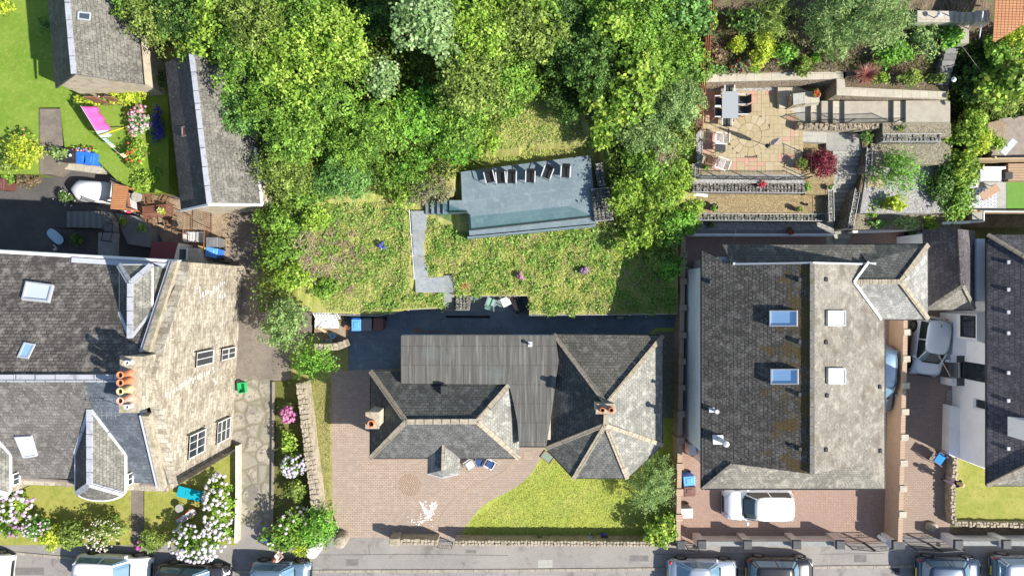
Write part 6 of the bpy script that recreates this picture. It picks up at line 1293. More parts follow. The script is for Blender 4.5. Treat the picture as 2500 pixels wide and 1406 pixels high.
# gates at the street
def gate(label,a,b,z,h=1.15,m='iron',n=None,name='iron_gate'):
    A=P(*a,z);B=P(*b,z); t=T(name,label,'gate',A); u=Vector((0,0,1)); mb=MB(); L=(B-A).length
    for zz in (.1,h*.55,h): mb.bar(A+u*zz,B+u*(zz+(.12 if zz==h else 0)),.03,.035)
    for q in (A,B): mb.bar(q,q+u*(h+.1),.045,.045)
    mb.build('frame',M[m],t); mb=MB(); n=int(L/.1)
    for i in range(1,n): q=A.lerp(B,i/n); mb.tube(q+u*.1,q+u*(h+.12*i/n+.08),.009,None,4)
    mb.build('bars',M[m],t); mb=MB(); c=A.lerp(B,.5)
    d=(B-A).normalized()
    for s in (-1,1):
        for k in range(8):
            a0,a1=k*.8,(k+1)*.8; mb.tube(c+d*s*.12+d*.08*math.cos(a0)+u*(h*.75+.08*math.sin(a0)),c+d*s*.12+d*.08*math.cos(a1)+u*(h*.75+.08*math.sin(a1)),.012,None,4)
    mb.build('scroll',M[m],t); return t
gate('left leaf of the black iron driveway gates by the tiled house',(2058,1322),(2108,1325),.04)
gate('right leaf of the black iron driveway gates by the tiled house',(2164,1322),(2112,1325),.04)
gate('left leaf of the black iron gates of the right neighbour driveway',(2212,1325),(2266,1327),.04)
gate('right leaf of the black iron gates of the right neighbour driveway',(2325,1325),(2270,1327),.04)
gate('small iron garden gate beside the round bush at the street',(1672,1328),(1698,1330),.04,1.0)
gate('small pale wooden gate in the stone street wall of the bungalow',(1072,1322),(1106,1324),.03,.9,'wood_grey',name='garden_gate')
mb=MB(); c=P(2272,1283,.04); rr=random.Random(3); mb.lathe((c.x,c.y,0),[(.3,0),(.36,.12),(.3,.26),(.12,.36),(.02,.37)],9); o=one('boulder',mb,M['wall_cope'],'pale boulder behind the right neighbour gates','boulder',smooth=True); o.scale=(1.1,.8,1)
# manhole covers etc
mb=MB(); c=P(775,1391,.02); mb.box((c.x,c.y,.0),(.5,.36,.028)); one('manhole_cover',mb,M['pale_cope'],'rectangular metal cover in the pavement near the conifer','cover')
mb=MB(); c=P(1331,1375,.02); mb.box((c.x,c.y,.0),(.85,.45,.026)); one('pavement_patch',mb,M['slab_grey'],'pale repaired rectangle with a small cover in the pavement','cover')
t=T('drain_grate','square iron drain grate in the road near the double gate pier','grate',P(2187,1390,-.07)); mb=MB()
for i in range(5): mb.bar((-.2+i*.1,-.2,0),(-.2+i*.1,.2,0),.03,.03); mb.bar((-.22,-.2+i*.1,.002),(.22,-.2+i*.1,.002),.03,.03)
mb.build('bars',M['iron'],t,local=True)
mb=MB(); c=P(1356,1045,.04)
for x,y in ((1289,1112),(1744,1113)):
    c=P(x,y,.04); mb=MB(); mb.box((c.x,c.y,.0),(.55,.5,.045 if x<1500 else .05)); one('access_cover',mb,M['block_band' if x<1500 else 'block_red'],'recessed paved cover at the corner of the %s'%('bungalow' if x<1500 else 'tiled house'),'cover')
# overhead cables
for a,b,l in (((2345,108,6.3),(2410,195,5.5),'thin cable above the shrubs at the top right'),((1783,645,6.0),(1797,560,4.2),'thin cable from the tiled house roof to the garden'),((2290,865,5.0),(2330,935,2.2),'thin cable above the white hatchback')):
    mb=MB(); mb.tube(P(*a),P(*b),.008,None,4); one('cable',mb,M['cable'],l,'cable')
for x,y,l in ((2362,58,'white hooded lamp at the bend of the top right path'),(2313,202,'white hooded lamp at the foot of the narrow grey steps'),(2278,46,'small round lamp on the pale landing at the top right')):
    z=5.2 if y>100 else 6.4; t=T('path_lamp',l,'lamp',P(x,y,z)); mb=MB(); mb.tube((0,0,-.3),(0,0,.55),.025); mb.build('post',M['iron'],t,local=True); mb=MB(); mb.lathe((0,0,.5),[(.13,0),(.12,.03),(.03,.12)],12); mb.build('lamp_shade',M['plastic_white'],t,local=True)
mb=MB(); mb.tube(P(2391,96,5.6),P(2400,28,7.9),.03); one('white_pole',mb,M['plastic_white'],'thin white pole standing by the top right steps','pole')
# far right garden
z=2.2
terr('tile_patio','',[(2345,440),(2458,440),(2458,512),(2340,512)],z,'slab_grey',0,None)
terr('artificial_lawn','',[(2458,443),(2620,443),(2620,510),(2458,510)],z+.012,'turf',0,None)
terr('timber_deck','raised timber deck above the bright green turf at the right edge',[(2462,400),(2620,398),(2620,440),(2462,443)],z+.35,'wood_deck',0,'deck')
terr('timber_deck','shaded dark timber deck at the right edge behind the board fence',[(2440,290),(2620,270),(2620,384),(2420,384)],3.0,'wood_grey',0,'deck')
t=T('board_fence','pale timber board fence behind the white corner seat','fence',P(2430,390,2.2)); mb=MB(); mb.bar(P(2372,389,3.2)-Vector((0,0,.5)),P(2600,386,3.4)-Vector((0,0,.5)),.06,1.3); mb.build('boards',M['wood_pale'],t); mb=MB(); mb.box((*P(2425,386,3.3)[:2],2.2),(.1,.1,1.3)); mb.build('post',M['wood_pale'],t)
t=T('garden_sofa','white cushioned outdoor sofa in front of the board fence','sofa',P(2403,430,2.2)); mb=MB(); mb.box((0,0,0.1),(1.25,.7,.32)); mb.build('base',M['pot_grey'],t,local=True); mb=MB(); mb.box((0,-.03,.42),(1.15,.6,.12)); mb.build('seat_cushion',M['cloth_white'],t,local=True,bevel=.03); mb=MB(); mb.box((0,.32,.42),(1.25,.14,.4)); mb.build('backrest',M['cloth_white'],t,local=True,bevel=.03)
mb=MB(); c=P(2448,432,2.2); mb.box((c.x,c.y,2.2),(.42,.38,.5)); one('storage_crate',mb,M['charcoal'],'dark crate beside the white outdoor sofa','crate',bevel=.02)
t=T('patterned_rug','white rug with blue diamond rings under the low wooden table','rug',P(2396,483,2.21)); mb=MB(); mb.box((0,0,0),(1.62,1.08,.012)); mb.build('rug',M['cloth_white'],t,local=True); mb=MB()
for i in range(9):
    for j in range(6):
        x=-.72+i*.18; y=-.45+j*.18+(.09 if i%2 else 0)
        if abs(x)<.76 and abs(y)<.5:
            for k in range(4):
                a0,a1=k*math.pi/2,(k+1)*math.pi/2; mb.bar((x+.06*math.cos(a0),y+.06*math.sin(a0),.014),(x+.06*math.cos(a1),y+.06*math.sin(a1),.014),.028,.006)
mb.build('diamond_pattern',M['cloth_navy'],t,local=True)
table('low wooden table on the diamond patterned rug',2405,472,2.23,R(32),1.1,.45,.4,'wood_table','iron')
for x,y,l in ((2362,450,'upper of the two white seats half under the hedge'),(2352,482,'lower of the two white seats half under the hedge')): chair('white cushioned garden chair, '+l,x,y,2.2,R(95),'cloth_white','charcoal',.6,.6,.38,.7,.1)
t=T('low_wall_with_rail','timber topped retaining wall with a white rail below the rug patio','wall',P(2430,520,1.5)); mb=MB(); mb.bar(P(2372,514,2.4)-Vector((0,0,.6)),P(2620,514,2.4)-Vector((0,0,.6)),.1,1.2); mb.build('wall_body',M['wood_pale'],t); mb=MB(); mb.path([P(2372,543,2.0),P(2402,541,2.0),P(2402,516,2.6),P(2620,518,2.6)],.035,6); mb.build('rail',M['white'],t); mb=MB(); mb.prism(pp([(2374,518),(2399,518),(2399,540),(2374,540)],1.9),1.2,1.9); mb.build('step_box',M['pot_grey'],t)
lowwall('edge_wall','pale timber edge wall at the foot of the hedge near the garage',[(2302,545),(2372,542)],1.9,.12,'wood_pale','white')
mb=MB(); mb.bar(P(2448,376,3.4),P(2478,342,3.6),.35,.05); one('grey_plank',mb,M['lead_plain'],'grey weathered board leaning in the shade at the right edge','board')
t=T('slatted_decking','orange-brown slatted timber screen in the top right corner','screen',P(2470,50,7.0)); 
for i in range(11):
    a=P(2428+i*9,101-i*5.5,7.6);b=P(2436+i*9,-40,7.9); mb=MB(); mb.bar(a,b,.15,.03); mb.build('slat',M['wood_orange'],t)
mb=MB(); mb.bar(P(2426,102,7.57),P(2530,40,7.57),.09,.08); mb.bar(P(2434,20,7.57),P(2530,20,7.57),.07,.06); mb.build('beam',M['wood_orange'],t)
terr('pond_rim','mossy rock garden ringed with pale stones at the right edge',[(2412,300),(2450,292),(2462,305),(2450,345),(2425,372),(2408,360)],3.4,'soil_pale',0,'rock garden')
# ---------------- cars ----------------
def car(label,cx,cy,z0,Ln,W,Hh,head,pm,gm='car_glass_blue',kind='hatch',group=None,roofm=None,name='parked_car'):
    c=P(cx,cy,0.7); t=T(name,label,'car',(c.x,c.y,z0),head,group); hw=W/2; sh=Hh*.6; fb=.17
    hood={'hatch':.25,'suv':.27,'sedan':.29,'coupe':.3}[kind]; tail={'hatch':.03,'suv':.03,'sedan':.14,'coupe':.1}[kind]
    xs=[-.5,-.485,-.45,-.38,-.25,-.1,.05,.18,.28,.38,.44,.475,.495,.5]; vs=[];fs=[]; prof=[]
    for u in xs:
        e=1-min(1,(.5-abs(u))/.1); wn=hw*(1-.16*e**2.2); wn=wn*(1-.05*max(0,u-.1)*2)
        if u>.5-hood-.02: top=sh*(1-.26*((u-(.5-hood))/hood)**1.6) if u<.46 else sh*(.74-.5*((u-.46)/.04)**1.5)
        elif u<-.5+max(tail,.05): top=sh*(1.0-.4*((-.5+max(tail,.05)-u)/max(tail,.05))**3)
        else: top=sh
        lo=.2+.1*e
        prof.append((u*Ln,wn,top)); sec=[(wn*.9,lo),(wn*.985,lo+.12),(wn,min(top*.72,sh*.6)),(wn*.975,top*.9),(wn*.9,top*.975),(wn*.6,top+.02),(0,top+.035)]
        sec=sec+[(-a,b) for a,b in sec[-2::-1]]; vs+=[(u*Ln,a,b) for a,b in sec]
    m=13
    for i in range(len(xs)-1):
        for j in range(m-1): fs.append([i*m+j,(i+1)*m+j,(i+1)*m+j+1,i*m+j+1])
        fs.append([i*m+m-1,(i+1)*m+m-1,(i+1)*m,i*m])
    fs+=[[j for j in range(m)][::-1],[(len(xs)-1)*m+j for j in range(m)]]
    mb=MB(); mb.add(vs,[f[::-1] for f in fs]); body=mb.build('body',M[pm],t,local=True,smooth=True)
    mb=MB(); mb.box((0,0,.14),(Ln*.9,W*.86,.2)); mb.build('underbody',M['trim'],t,local=True)
    # greenhouse
    xw=(.5-hood+.02)*Ln; xf=xw-(.17 if kind!='suv' else .13)*Ln; xb=(-.5+max(tail,.035))*Ln; xr=xb+(.035 if kind in('hatch','suv') else .15)*Ln
    wb=hw*.9; wr=hw*.75; zb=sh+.0; zt=Hh
    b=[(xw,wb*.5),(xw-.12,wb*.86),(xw-.28,wb),(xb+.2,wb),(xb+.04,wb*.86),(xb,wb*.5)]; r=[(xf,wr*.5),(xf-.05,wr*.88),(xf-.14,wr),(xr+.12,wr),(xr+.03,wr*.9),(xr,wr*.5)]
    B=[(x,y,zb) for x,y in b]+[(x,-y,zb) for x,y in b[::-1]]; Rr=[(x,y,zt-.06) for x,y in r]+[(x,-y,zt-.06) for x,y in r[::-1]]; n=12
    def gp(nm,idx):
        g=MB()
        for i in idx: g.face([B[(i+1)%n],B[i],Rr[i],Rr[(i+1)%n]])
        g.build(nm,M[gm],t,local=True,smooth=False)
    gp('windscreen',[10,11,0]); gp('side_window',[1,2,3]); gp('rear_window',[4,5,6]); gp('side_window',[7,8,9])
    for i in (1,10,3,8,4,7): mb=MB(); mb.bar(B[i],Rr[i],.06,.045); mb.build('pillar',M[roofm or pm],t,local=True)
    for s in (1,-1): x=(xw+xb)/2; mb=MB(); mb.bar((x,s*wb*1.0,zb),(x,s*wr*1.005,zt-.06),.06,.03); mb.build('pillar',M[roofm or pm],t,local=True)
    # roof: domed panel
    vs=[];fs=[]; nx,ny=8,8
    for i in range(nx+1):
        u=i/nx; x=xr-.03+(xf+.06-xr)*u; e=abs(u-.5)*2
        for j in range(ny+1): v=j/ny*2-1; wy=wr*1.03*(1-.1*e**4); vs.append((x-.05*(v*v)*(1 if u>.5 else -1)*e,v*wy,zt-.05*abs(v)**2.5-.05*e**3))
    for i in range(nx):
        for j in range(ny): fs.append([i*(ny+1)+j,(i+1)*(ny+1)+j,(i+1)*(ny+1)+j+1,i*(ny+1)+j+1])
    mb=MB(); mb.add(vs,fs); rf=mb.build('roof',M[roofm or pm],t,local=True,smooth=True); s=rf.modifiers.new('s','SOLIDIFY'); s.thickness=.06; s.offset=-1
    mb=MB(); mb.bar((xr+.35,0,zt+.03),(xr+.2,0,zt+.07),.03,.03); mb.build('aerial',M['trim'],rf,local=True)
    for sx in (1,-1):
        for sy in (1,-1):
            x=sx*Ln*.305; y=sy*(hw-.09); mb=MB(); mb.tube((x,y-.1*sy*-1-.0,.32),(x,sy*(hw+.0),.32),.32,None,20); wv=mb.build('wheel',M['tyre'],t,local=True)
            mb=MB(); yy=sy*(hw+.004); 
            for k in range(7): a=k*2*math.pi/7; mb.bar((x,yy,.32),(x+.21*math.cos(a),yy,.32+.21*math.sin(a)),.02,.05)
            for k in range(16): a0,a1=k*math.pi/8,(k+1)*math.pi/8; mb.bar((x+.215*math.cos(a0),yy,.32+.215*math.sin(a0)),(x+.215*math.cos(a1),yy,.32+.215*math.sin(a1)),.02,.03)
            mb.build('rim',M['rim'],wv,local=True)
            mb=MB()
            for k in range(12):
                a0,a1=-.15+k*(math.pi+.3)/12,-.15+(k+1)*(math.pi+.3)/12; mb.bar((x+.36*math.cos(a0),sy*(hw-.0),.32+.36*math.sin(a0)),(x+.36*math.cos(a1),sy*(hw-.0),.32+.36*math.sin(a1)),.035,.06)
            mb.build('wheel_arch',M['trim'],t,local=True)
    for sy in (1,-1):
        mb=MB(); mb.box((xw-.25,sy*(hw+.08),sh+.02),(.16,.2,.13),0,.8); mb.build('wing_mirror',M[pm],t,local=True,bevel=.02)
        mb=MB(); mb.add([(Ln*.485,sy*hw*.5,sh*.6),(Ln*.5,sy*hw*.45,sh*.5),(Ln*.47,sy*hw*.82,sh*.52),(Ln*.4,sy*hw*.93,sh*.8),(Ln*.42,sy*hw*.7,sh*.87),(Ln*.46,sy*hw*.5,sh*.76)],[[0,1,2,3,4,5] if sy<0 else [5,4,3,2,1,0]]); 
        v=mb.build('headlight',M['lamp_clear'],t,local=True); v.location=(.015,0,.03)
        mb=MB(); mb.box((-Ln*.47,sy*hw*.8,sh*.72),(.14,hw*.22,.17),0,.8); mb.build('tail_light',M['lamp_red'],t,local=True,bevel=.02)
        mb=MB(); 
        for fx in (.12,-.12): mb.box((fx*Ln-.1,sy*hw*.985,sh*.78),(.16,.03,.03))
        mb.build('door_handle',M[pm],t,local=True)
    mb=MB(); mb.box((Ln*.497,0,.33),(.03,W*.55,.2)); mb.build('grille',M['trim'],t,local=True)
    mb=MB(); mb.box((-Ln*.5,0,.5),(.03,.5,.11)); mb.build('rear_plate',M['plate_yellow'],t,local=True)
    mb=MB(); mb.bar((xw-.02,-wb*.6,sh+.045),(xw-.02,wb*.7,sh+.045),.07,.02); mb.build('wiper',M['trim'],t,local=True)
    return t
GC='cars parked along the street'
car('white car cut off by the left picture edge',-68,1384,0,4.3,1.8,1.5,R(-6),'paint_white',group=GC)
car('white hatchback parked under the tenement hedge',274,1394,.02,4.3,1.8,1.5,R(-3),'paint_white',group=GC)
car('dark purple-grey car half under the big hydrangea',470,1418,0,4.2,1.8,1.5,R(-3),'paint_dark',group=GC)
car('silver car with dark flanks below the street conifer',684,1408,0,3.45,1.7,1.5,R(-1),'paint_steelblue',group=GC,roofm='paint_steelblue')
car('silver-blue coupe with a small side window by the pink-white street wall',1718,1405,0,4.1,1.8,1.45,R(-1),'paint_silver',group=GC,kind='coupe')
car('black car right of the silver-blue coupe',1906,1400,0,3.9,1.8,1.55,R(-1),'paint_black',group=GC,kind='suv')
car('dark blue-grey car in front of the neighbour gates',2320,1400,0,3.75,1.8,1.5,R(-1),'paint_navy',group=GC)
car('dark grey car cut off by the right picture edge',2506,1395,0,3.9,1.8,1.5,R(-1),'paint_grey',group=GC,roofm='paint_silver')
car('white estate-style car with red tail lights on the paved drive of the tiled house',1852,1232,.035,4.0,1.75,1.55,R(180),'paint_white','car_glass',kind='suv')
car('pearl white hatchback parked nose down on the narrow brick driveway',2269,845,.04,3.45,1.75,1.45,R(-98),'paint_pearl','car_glass')
car('metallic blue car almost hidden under the eave of the tiled house',2143,925,.035,4.0,1.75,1.5,R(-92),'paint_steelblue')
# ---------------- people ----------------
def person(label,px,py,z,rz,J,top,legs,hair,shoes='charcoal',longhair=False,extra=None):
    """J: joint positions, local, facing -Y"""
    t=T('person',label,'person',P(px,py,z),rz)
    # body
    import bmesh
    bm=bmesh.new(); lay=bm.verts.layers.skin.verify(); vd={}
    def v(k,p,r,par=None,rt=False):
        x=bm.verts.new(p); x[lay].radius=(r,r*(.8 if k in('chest','pelvis','belly') else 1)); x[lay].use_root=rt; vd[k]=x
        if par: bm.edges.new((vd[par],x))
        return x
    v('pelvis',J['pelvis'],.125,None,True); v('belly',J['belly'],.115,'pelvis'); v('chest',J['chest'],.135,'belly'); v('neck',J['neck'],.05,'chest'); v('jaw',J['jaw'],.075,'neck'); v('head',J['head'],.1,'jaw'); v('crown',Vector(J['head'])+Vector((0,.01,.08)),.07,'head')
    for s,n in ((1,'l'),(-1,'r')):
        v('sh'+n,J['sh'+n],.055,'chest'); v('el'+n,J['el'+n],.038,'sh'+n); v('wr'+n,J['wr'+n],.025,'el'+n)
        d=(Vector(J['wr'+n])-Vector(J['el'+n])).normalized(); side=d.cross(Vector((0,0,1))); side=side.normalized() if side.length>.1 else Vector((1,0,0))
        palm=Vector(J['wr'+n])+d*.055; v('pa'+n,palm,.03,'wr'+n)
        for k in range(4):
            o_=side*(k-1.5)*.018; L=(.065,.075,.07,.055)[k]; v('f%d'%k+n,palm+o_+d*.035,.0095,'pa'+n); v('g%d'%k+n,palm+o_+d*(.035+L*.55)+Vector((0,0,-.012)),.0085,'f%d'%k+n); v('h%d'%k+n,palm+o_+d*(.03+L)+Vector((0,0,-.035)),.0075,'g%d'%k+n)
        v('t0'+n,palm+side*s*.035-d*.01,.011,'pa'+n); v('t1'+n,palm+side*s*.055+d*.025,.009,'t0'+n)
        v('hi'+n,J['hi'+n],.085,'pelvis'); v('kn'+n,J['kn'+n],.055,'hi'+n); v('an'+n,J['an'+n],.036,'kn'+n); v('to'+n,Vector(J['an'+n])+Vector((0,-.14,-.045)),.032,'an'+n)
    me=bpy.data.meshes.new('body'); bm.to_mesh(me); bm.free(); me.materials.append(M['skin']); o=bpy.data.objects.new('body',me); link(o); o.parent=t
    o.modifiers.new('skin','SKIN').use_smooth_shade=True; s=o.modifiers.new('sub','SUBSURF'); s.levels=1; s.render_levels=1
    def garment(name,chain,rads,m):
        bm=bmesh.new(); lay=bm.verts.layers.skin.verify(); d={}
        for i,(k,par) in enumerate(chain):
            p=J[k] if not isinstance(k,tuple) else Vector(J[k[0]]).lerp(Vector(J[k[1]]),k[2]); x=bm.verts.new(p); x[lay].radius=(rads[i],rads[i]*(.85 if i<3 else 1)); x[lay].use_root=(i==0); d[k]=x
            if par is not None: bm.edges.new((d[par],x))
        me=bpy.data.meshes.new(name); bm.to_mesh(me); bm.free(); me.materials.append(M[m]); o=bpy.data.objects.new(name,me); link(o); o.parent=t
        o.modifiers.new('skin','SKIN').use_smooth_shade=True; s=o.modifiers.new('sub','SUBSURF'); s.levels=1; s.render_levels=1
    garment('top',[('chest',None),('belly','chest'),('pelvis','belly'),('shl','chest'),(('shl','ell',.85),'shl'),('shr','chest'),(('shr','elr',.85),'shr')],[.155,.135,.14,.075,.055,.075,.055],top)
    garment('trousers',[('pelvis',None),('hil','pelvis'),('knl','hil'),(('knl','anl',.85),'knl'),('hir','pelvis'),('knr','hir'),(('knr','anr',.85),'knr')],[.135,.1,.068,.05,.1,.068,.05],legs)
    h=Vector(J['head']); mb=MB(); mb.ball((h.x,h.y+.03,h.z+.045),.125,12,8,1.0); 
    if longhair: mb.ball((h.x,h.y+.1,h.z-.1),.1,10,6,1.5)
    mb.build('hair',M[hair],t,local=True,smooth=True)
    for s in (-1,1):
        mb=MB(); mb.ball((h.x+s*.035,h.y-.095,h.z),.012,6,4); mb.build('eye',M['cloth_black'],t,local=True)
        mb=MB(); mb.ball((h.x+s*.1,h.y+.0,h.z-.01),.025,6,4); mb.build('ear',M['skin'],t,local=True)
        n='l' if s>0 else 'r'; a=Vector(J['an'+n]); mb=MB(); mb.box((a.x,a.y-.06,0),(.1,.27,.09),0,.8); mb.build('shoe',M[shoes],t,local=True,bevel=.02)
    mb=MB(); mb.tube((h.x,h.y-.09,h.z-.01),(h.x,h.y-.12,h.z-.035),.012,.018,6); mb.build('nose',M['skin'],t,local=True)
    return t
def joints(lean=(0,0),arms='fold',hgt=1.66):
    k=hgt/1.66; lx,ly=lean; f=lambda x,y,z:(x*k+lx*z/1.6,y*k+ly*z/1.6,z*k)
    J=dict(pelvis=f(0,0,.92),belly=f(0,.0,1.08),chest=f(0,0,1.28),neck=f(0,.01,1.43),jaw=f(0,-.02,1.5),head=f(0,-.01,1.55))
    for s,n in ((1,'l'),(-1,'r')):
        J['sh'+n]=f(s*.17,0,1.36); J['hi'+n]=f(s*.09,0,.86); J['kn'+n]=f(s*.1+s*.02,-.02,.48); J['an'+n]=f(s*.13,.01,.09)
        if arms=='fold': J['el'+n]=f(s*.24,-.05,1.12); J['wr'+n]=f(s*.1,-.27,1.2)
        else: J['el'+n]=f(s*.3,-.06,1.15); J['wr'+n]=f(s*.36,-.24,1.08)
    return J
person('blonde person in a dark top standing on the brick driveway by the low stone wall',2303,1165,.04,R(60),joints((.05,-.1),'fold',1.62),'cloth_black','cloth_lilac','hair_blonde',longhair=True)
person('red-haired person in a pale blush top on the pavement below the big bush',692,1341,.02,R(100),joints((0,0),'fold',1.64),'cloth_blush','denim','hair_red',longhair=True)
t=chair('bright blue folding camp chair on the right neighbour driveway',2283,1116,.04,R(55),'cloth_blue','iron',.62,.5,.4,.85,.2,name='camp_chair')
for s in (1,-1): mb=MB(); mb.tube((-.3*s,-.25,0),(.3*s,.25,.4),.012); mb.build('cross_brace',M['iron'],t,local=True)
mb=MB(); mb.lathe((0.33,-.1,.62),[(.04,0),(.045,.1)],10); mb.build('cup_holder',M['cloth_navy'],t,local=True)
# ---------------- trees of the wood ----------------
W_='trees of the wood behind the gardens'
TL=[ # px,py,crown centre z, radius m, palette, label, options
(372,36,5.0,2.0,'olive','olive green tree overhanging the top left barn roof',dict(clump=.35)),
(322,-12,5.2,1.3,'green','small green tree top behind the top left barn',{}),
(452,30,5.4,1.7,'deep','dark tree between the two stone barns at the top edge',{}),
(548,42,6.0,1.9,'lime','lime green tree at the top edge above the long barn',dict(hl=.14)),
(500,105,5.0,1.5,'syc','yellow-green sycamore top just above the long barn ridge',dict(hl=.16,asp=.8)),
(640,55,6.6,2.0,'olive','olive tree at the top edge right of the lime green one',dict(hl=.1)),
(610,160,6.0,2.0,'green','green tree whose shade falls on the long barn roof',{}),
(590,285,4.6,1.35,'blue','bluish green tree leaning over the east slope of the long barn',dict(hl=.1)),
(735,30,6.8,1.9,'green','fresh green tree at the top edge, left of the dark gap',{}),
(720,140,6.6,2.1,'lime','broad bright lime tree in the upper left of the wood',dict(hl=.13,clump=.34)),
(820,110,6.8,2.2,'lime','lime green tree left of the pale sycamore',dict(hl=.14,clump=.32)),
(800,225,5.9,1.9,'green','green tree in the left middle of the wood',{}),
(690,245,5.2,1.9,'green','green tree between the long barn and the wood middle',dict(hl=.1)),
(905,60,5.6,1.5,'deep','dark green tree in the gap left of the pale sycamore',{}),
(1040,50,8.2,1.75,'pale','pale grey-green sycamore standing above its neighbours at the top',dict(hl=.15,asp=.85,clump=.28,lobes=12)),
(1080,110,7.2,1.2,'pale','small pale grey-green crown right under the tall pale sycamore',dict(hl=.14,asp=.85)),
(935,190,6.2,1.15,'pale','pale silvery crown left of the wood centre',dict(hl=.13,asp=.8)),
(1165,60,7.2,2.2,'lime','dense olive-lime tree at the top edge in the wood centre',dict(hl=.12,clump=.3)),
(1150,185,6.4,2.1,'olive','dense olive tree in the centre of the wood',dict(hl=.12,clump=.28)),
(1270,70,7.0,1.9,'olive','olive tree right of the wood centre at the top',dict(hl=.11)),
(1260,175,5.8,1.6,'green','green tree above the grassy clearing',{}),
(1350,55,6.4,1.9,'deep','very dark tree with small leaves at the top right of centre',dict(hl=.09)),
(1320,15,7.4,1.1,'syc','bright yellow-green tuft of sycamore at the top edge',dict(hl=.16,asp=.8)),
(1490,62,7.8,1.0,'lime','round pale lime crown poking out of the dark trees',dict(hl=.14,asp=.8,lobes=5)),
(1460,25,6.4,1.6,'green','green tree at the top edge right of the very dark one',{}),
(1430,140,6.4,2.0,'deep','dark grey-green tree above the right part of the clearing',dict(hl=.1)),
(1560,50,7.0,2.0,'green','fine-leaved green tree near the top of the timber fence',dict(hl=.09)),
(1660,25,7.2,1.7,'blue','bluish green tree over the top end of the timber fence',dict(hl=.13,asp=.8)),
(1545,195,6.6,1.7,'syc','yellowing sycamore in the right middle of the wood',dict(hl=.17,asp=.85,clump=.3)),
(1470,245,5.4,1.5,'syc','sycamore with yellow tips beside the clearing',dict(hl=.17,asp=.85,clump=.26)),
(1640,150,6.0,1.7,'green','green tree against the timber fence, upper one',dict(hl=.1)),
(1648,240,5.8,1.6,'willow','grey-green fine-leaved tree against the timber fence',dict(hl=.07,clump=.3)),
(1575,290,5.2,1.6,'willow','grey-green willow-like tree right of the yellow tipped sycamore',dict(hl=.07,clump=.3)),
(1480,320,4.4,1.1,'syc','low yellow-green sycamore at the corner of the slate terrace',dict(hl=.15,asp=.85)),
(1380,240,4.4,1.3,'deep','dark tree casting shade on the clearing',{}),
(720,340,5.0,1.9,'green','mid green tree beside the lower half of the long barn',dict(hl=.1)),
(850,350,4.6,1.8,'green','green tree with dark gaps above the left bank',{}),
(850,440,4.0,1.7,'blue','blue-green fine-leaved tree at the top of the left bank',dict(hl=.08)),
(700,430,4.2,1.6,'olive','yellow-green tree by the lower corner of the long barn',dict(hl=.09,spiky=.15)),
(930,300,5.4,1.7,'green','leafy green tree left below the wood centre',{}),
(1025,290,4.8,1.7,'vivid','bright green bush-like tree above the slate steps',dict(hl=.12)),
(1130,290,4.8,1.6,'green','green tree left of the grassy clearing',{}),
]
for i,(x,y,z,r,p,l,o) in enumerate(TL):
    o=dict(o); o.setdefault('hl',.1); o['hl']=o['hl']*.5+.016; o.setdefault('lobes',13); tree('broadleaf_tree',x,y,z,r*1.12,p,l,seed=i+1,group=W_,**o)
SL=[ # shrubs in and round the wood: px,py,rx,ry,h,pal,label,opts
(1100,360,1.5,1.2,1.5,'vivid','vivid green shrub above the top left corner of the slate terrace',{}),
(1170,330,1.2,1.0,1.4,'lime','lime green shrub at the left end of the grassy clearing',{}),
(1010,395,1.3,1.1,1.5,'vivid','vivid green shrub left above the slate steps',{}),
(940,420,1.1,1.0,1.5,'green','green shrub between the blue-green tree and the steps',{}),
(1050,460,1.5,.9,.9,'heath','brownish heathery shrub beside the four slate steps',dict(hl=.05,spiky=.1)),
(985,470,.9,.9,.9,'lime','lime green shrub at the head of the white handrail',{}),
(1230,260,1.2,1.0,1.3,'green','green shrub at the upper left edge of the clearing',{}),
(1580,400,1.5,1.4,2.4,'green','green shrub east of the gabion cube, upper',{}),
(1640,350,1.3,1.2,2.4,'olive','olive shrub below the timber fence end',dict(hl=.07)),
(1530,470,1.3,1.5,2.2,'lime','yellow-green shrub right beside the gabion cube',{}),
(1610,480,1.3,1.3,2.2,'syc','yellow-green leafy shrub left of the golden gravel bed',{}),
(1660,430,.9,1.2,1.8,'lime','lime shrub spilling towards the tan patio gravel',{}),
(1560,570,1.3,1.2,1.9,'lime','lime green shrub below the gabion cube',{}),
(1640,560,1.2,1.2,1.9,'vivid','bright green shrub at the west end of the golden gravel bed',{}),
(1600,620,1.0,.8,1.3,'olive','olive shrub at the right end of the rough grass',{}),
(1642,650,.8,.9,1.3,'vivid','ferny green shrub by the top of the brick boundary wall',dict(spiky=.15)),
(1430,190,1.0,1.0,2,'deep','dark shrub among the trees right of the clearing',{}),
(680,540,1.5,1.0,1.9,'green','green shrub above the shaded lane, uppermost',{}),
(690,610,1.2,1.0,1.7,'green','green shrub overhanging the shaded lane',{}),
(715,680,1.3,1.0,1.6,'lime','yellow-green shrub overhanging the lane below the dead branches',{}),
(770,530,1.1,.8,1.2,'lime','lime shrub at the top of the left bank',{}),
(740,480,1.2,.9,1.6,'green','feathery green shrub right of the long barn corner',dict(spiky=.15)),
(790,700,.9,.7,.8,'green','low green shrub above the white lattice',{}),
]
for i,(x,y,rx,ry,h,p,l,o) in enumerate(SL): bush('shrub',x,y,gz(x,y),rx,ry,h,p,l,seed=i+40,**o)
tree('pale_tree',702,795,2.3,1.55,'willow','pale green rounded tree overhanging the lane above the junk corner',seed=77,zg=0,hl=.06,clump=.22,fl=.8)
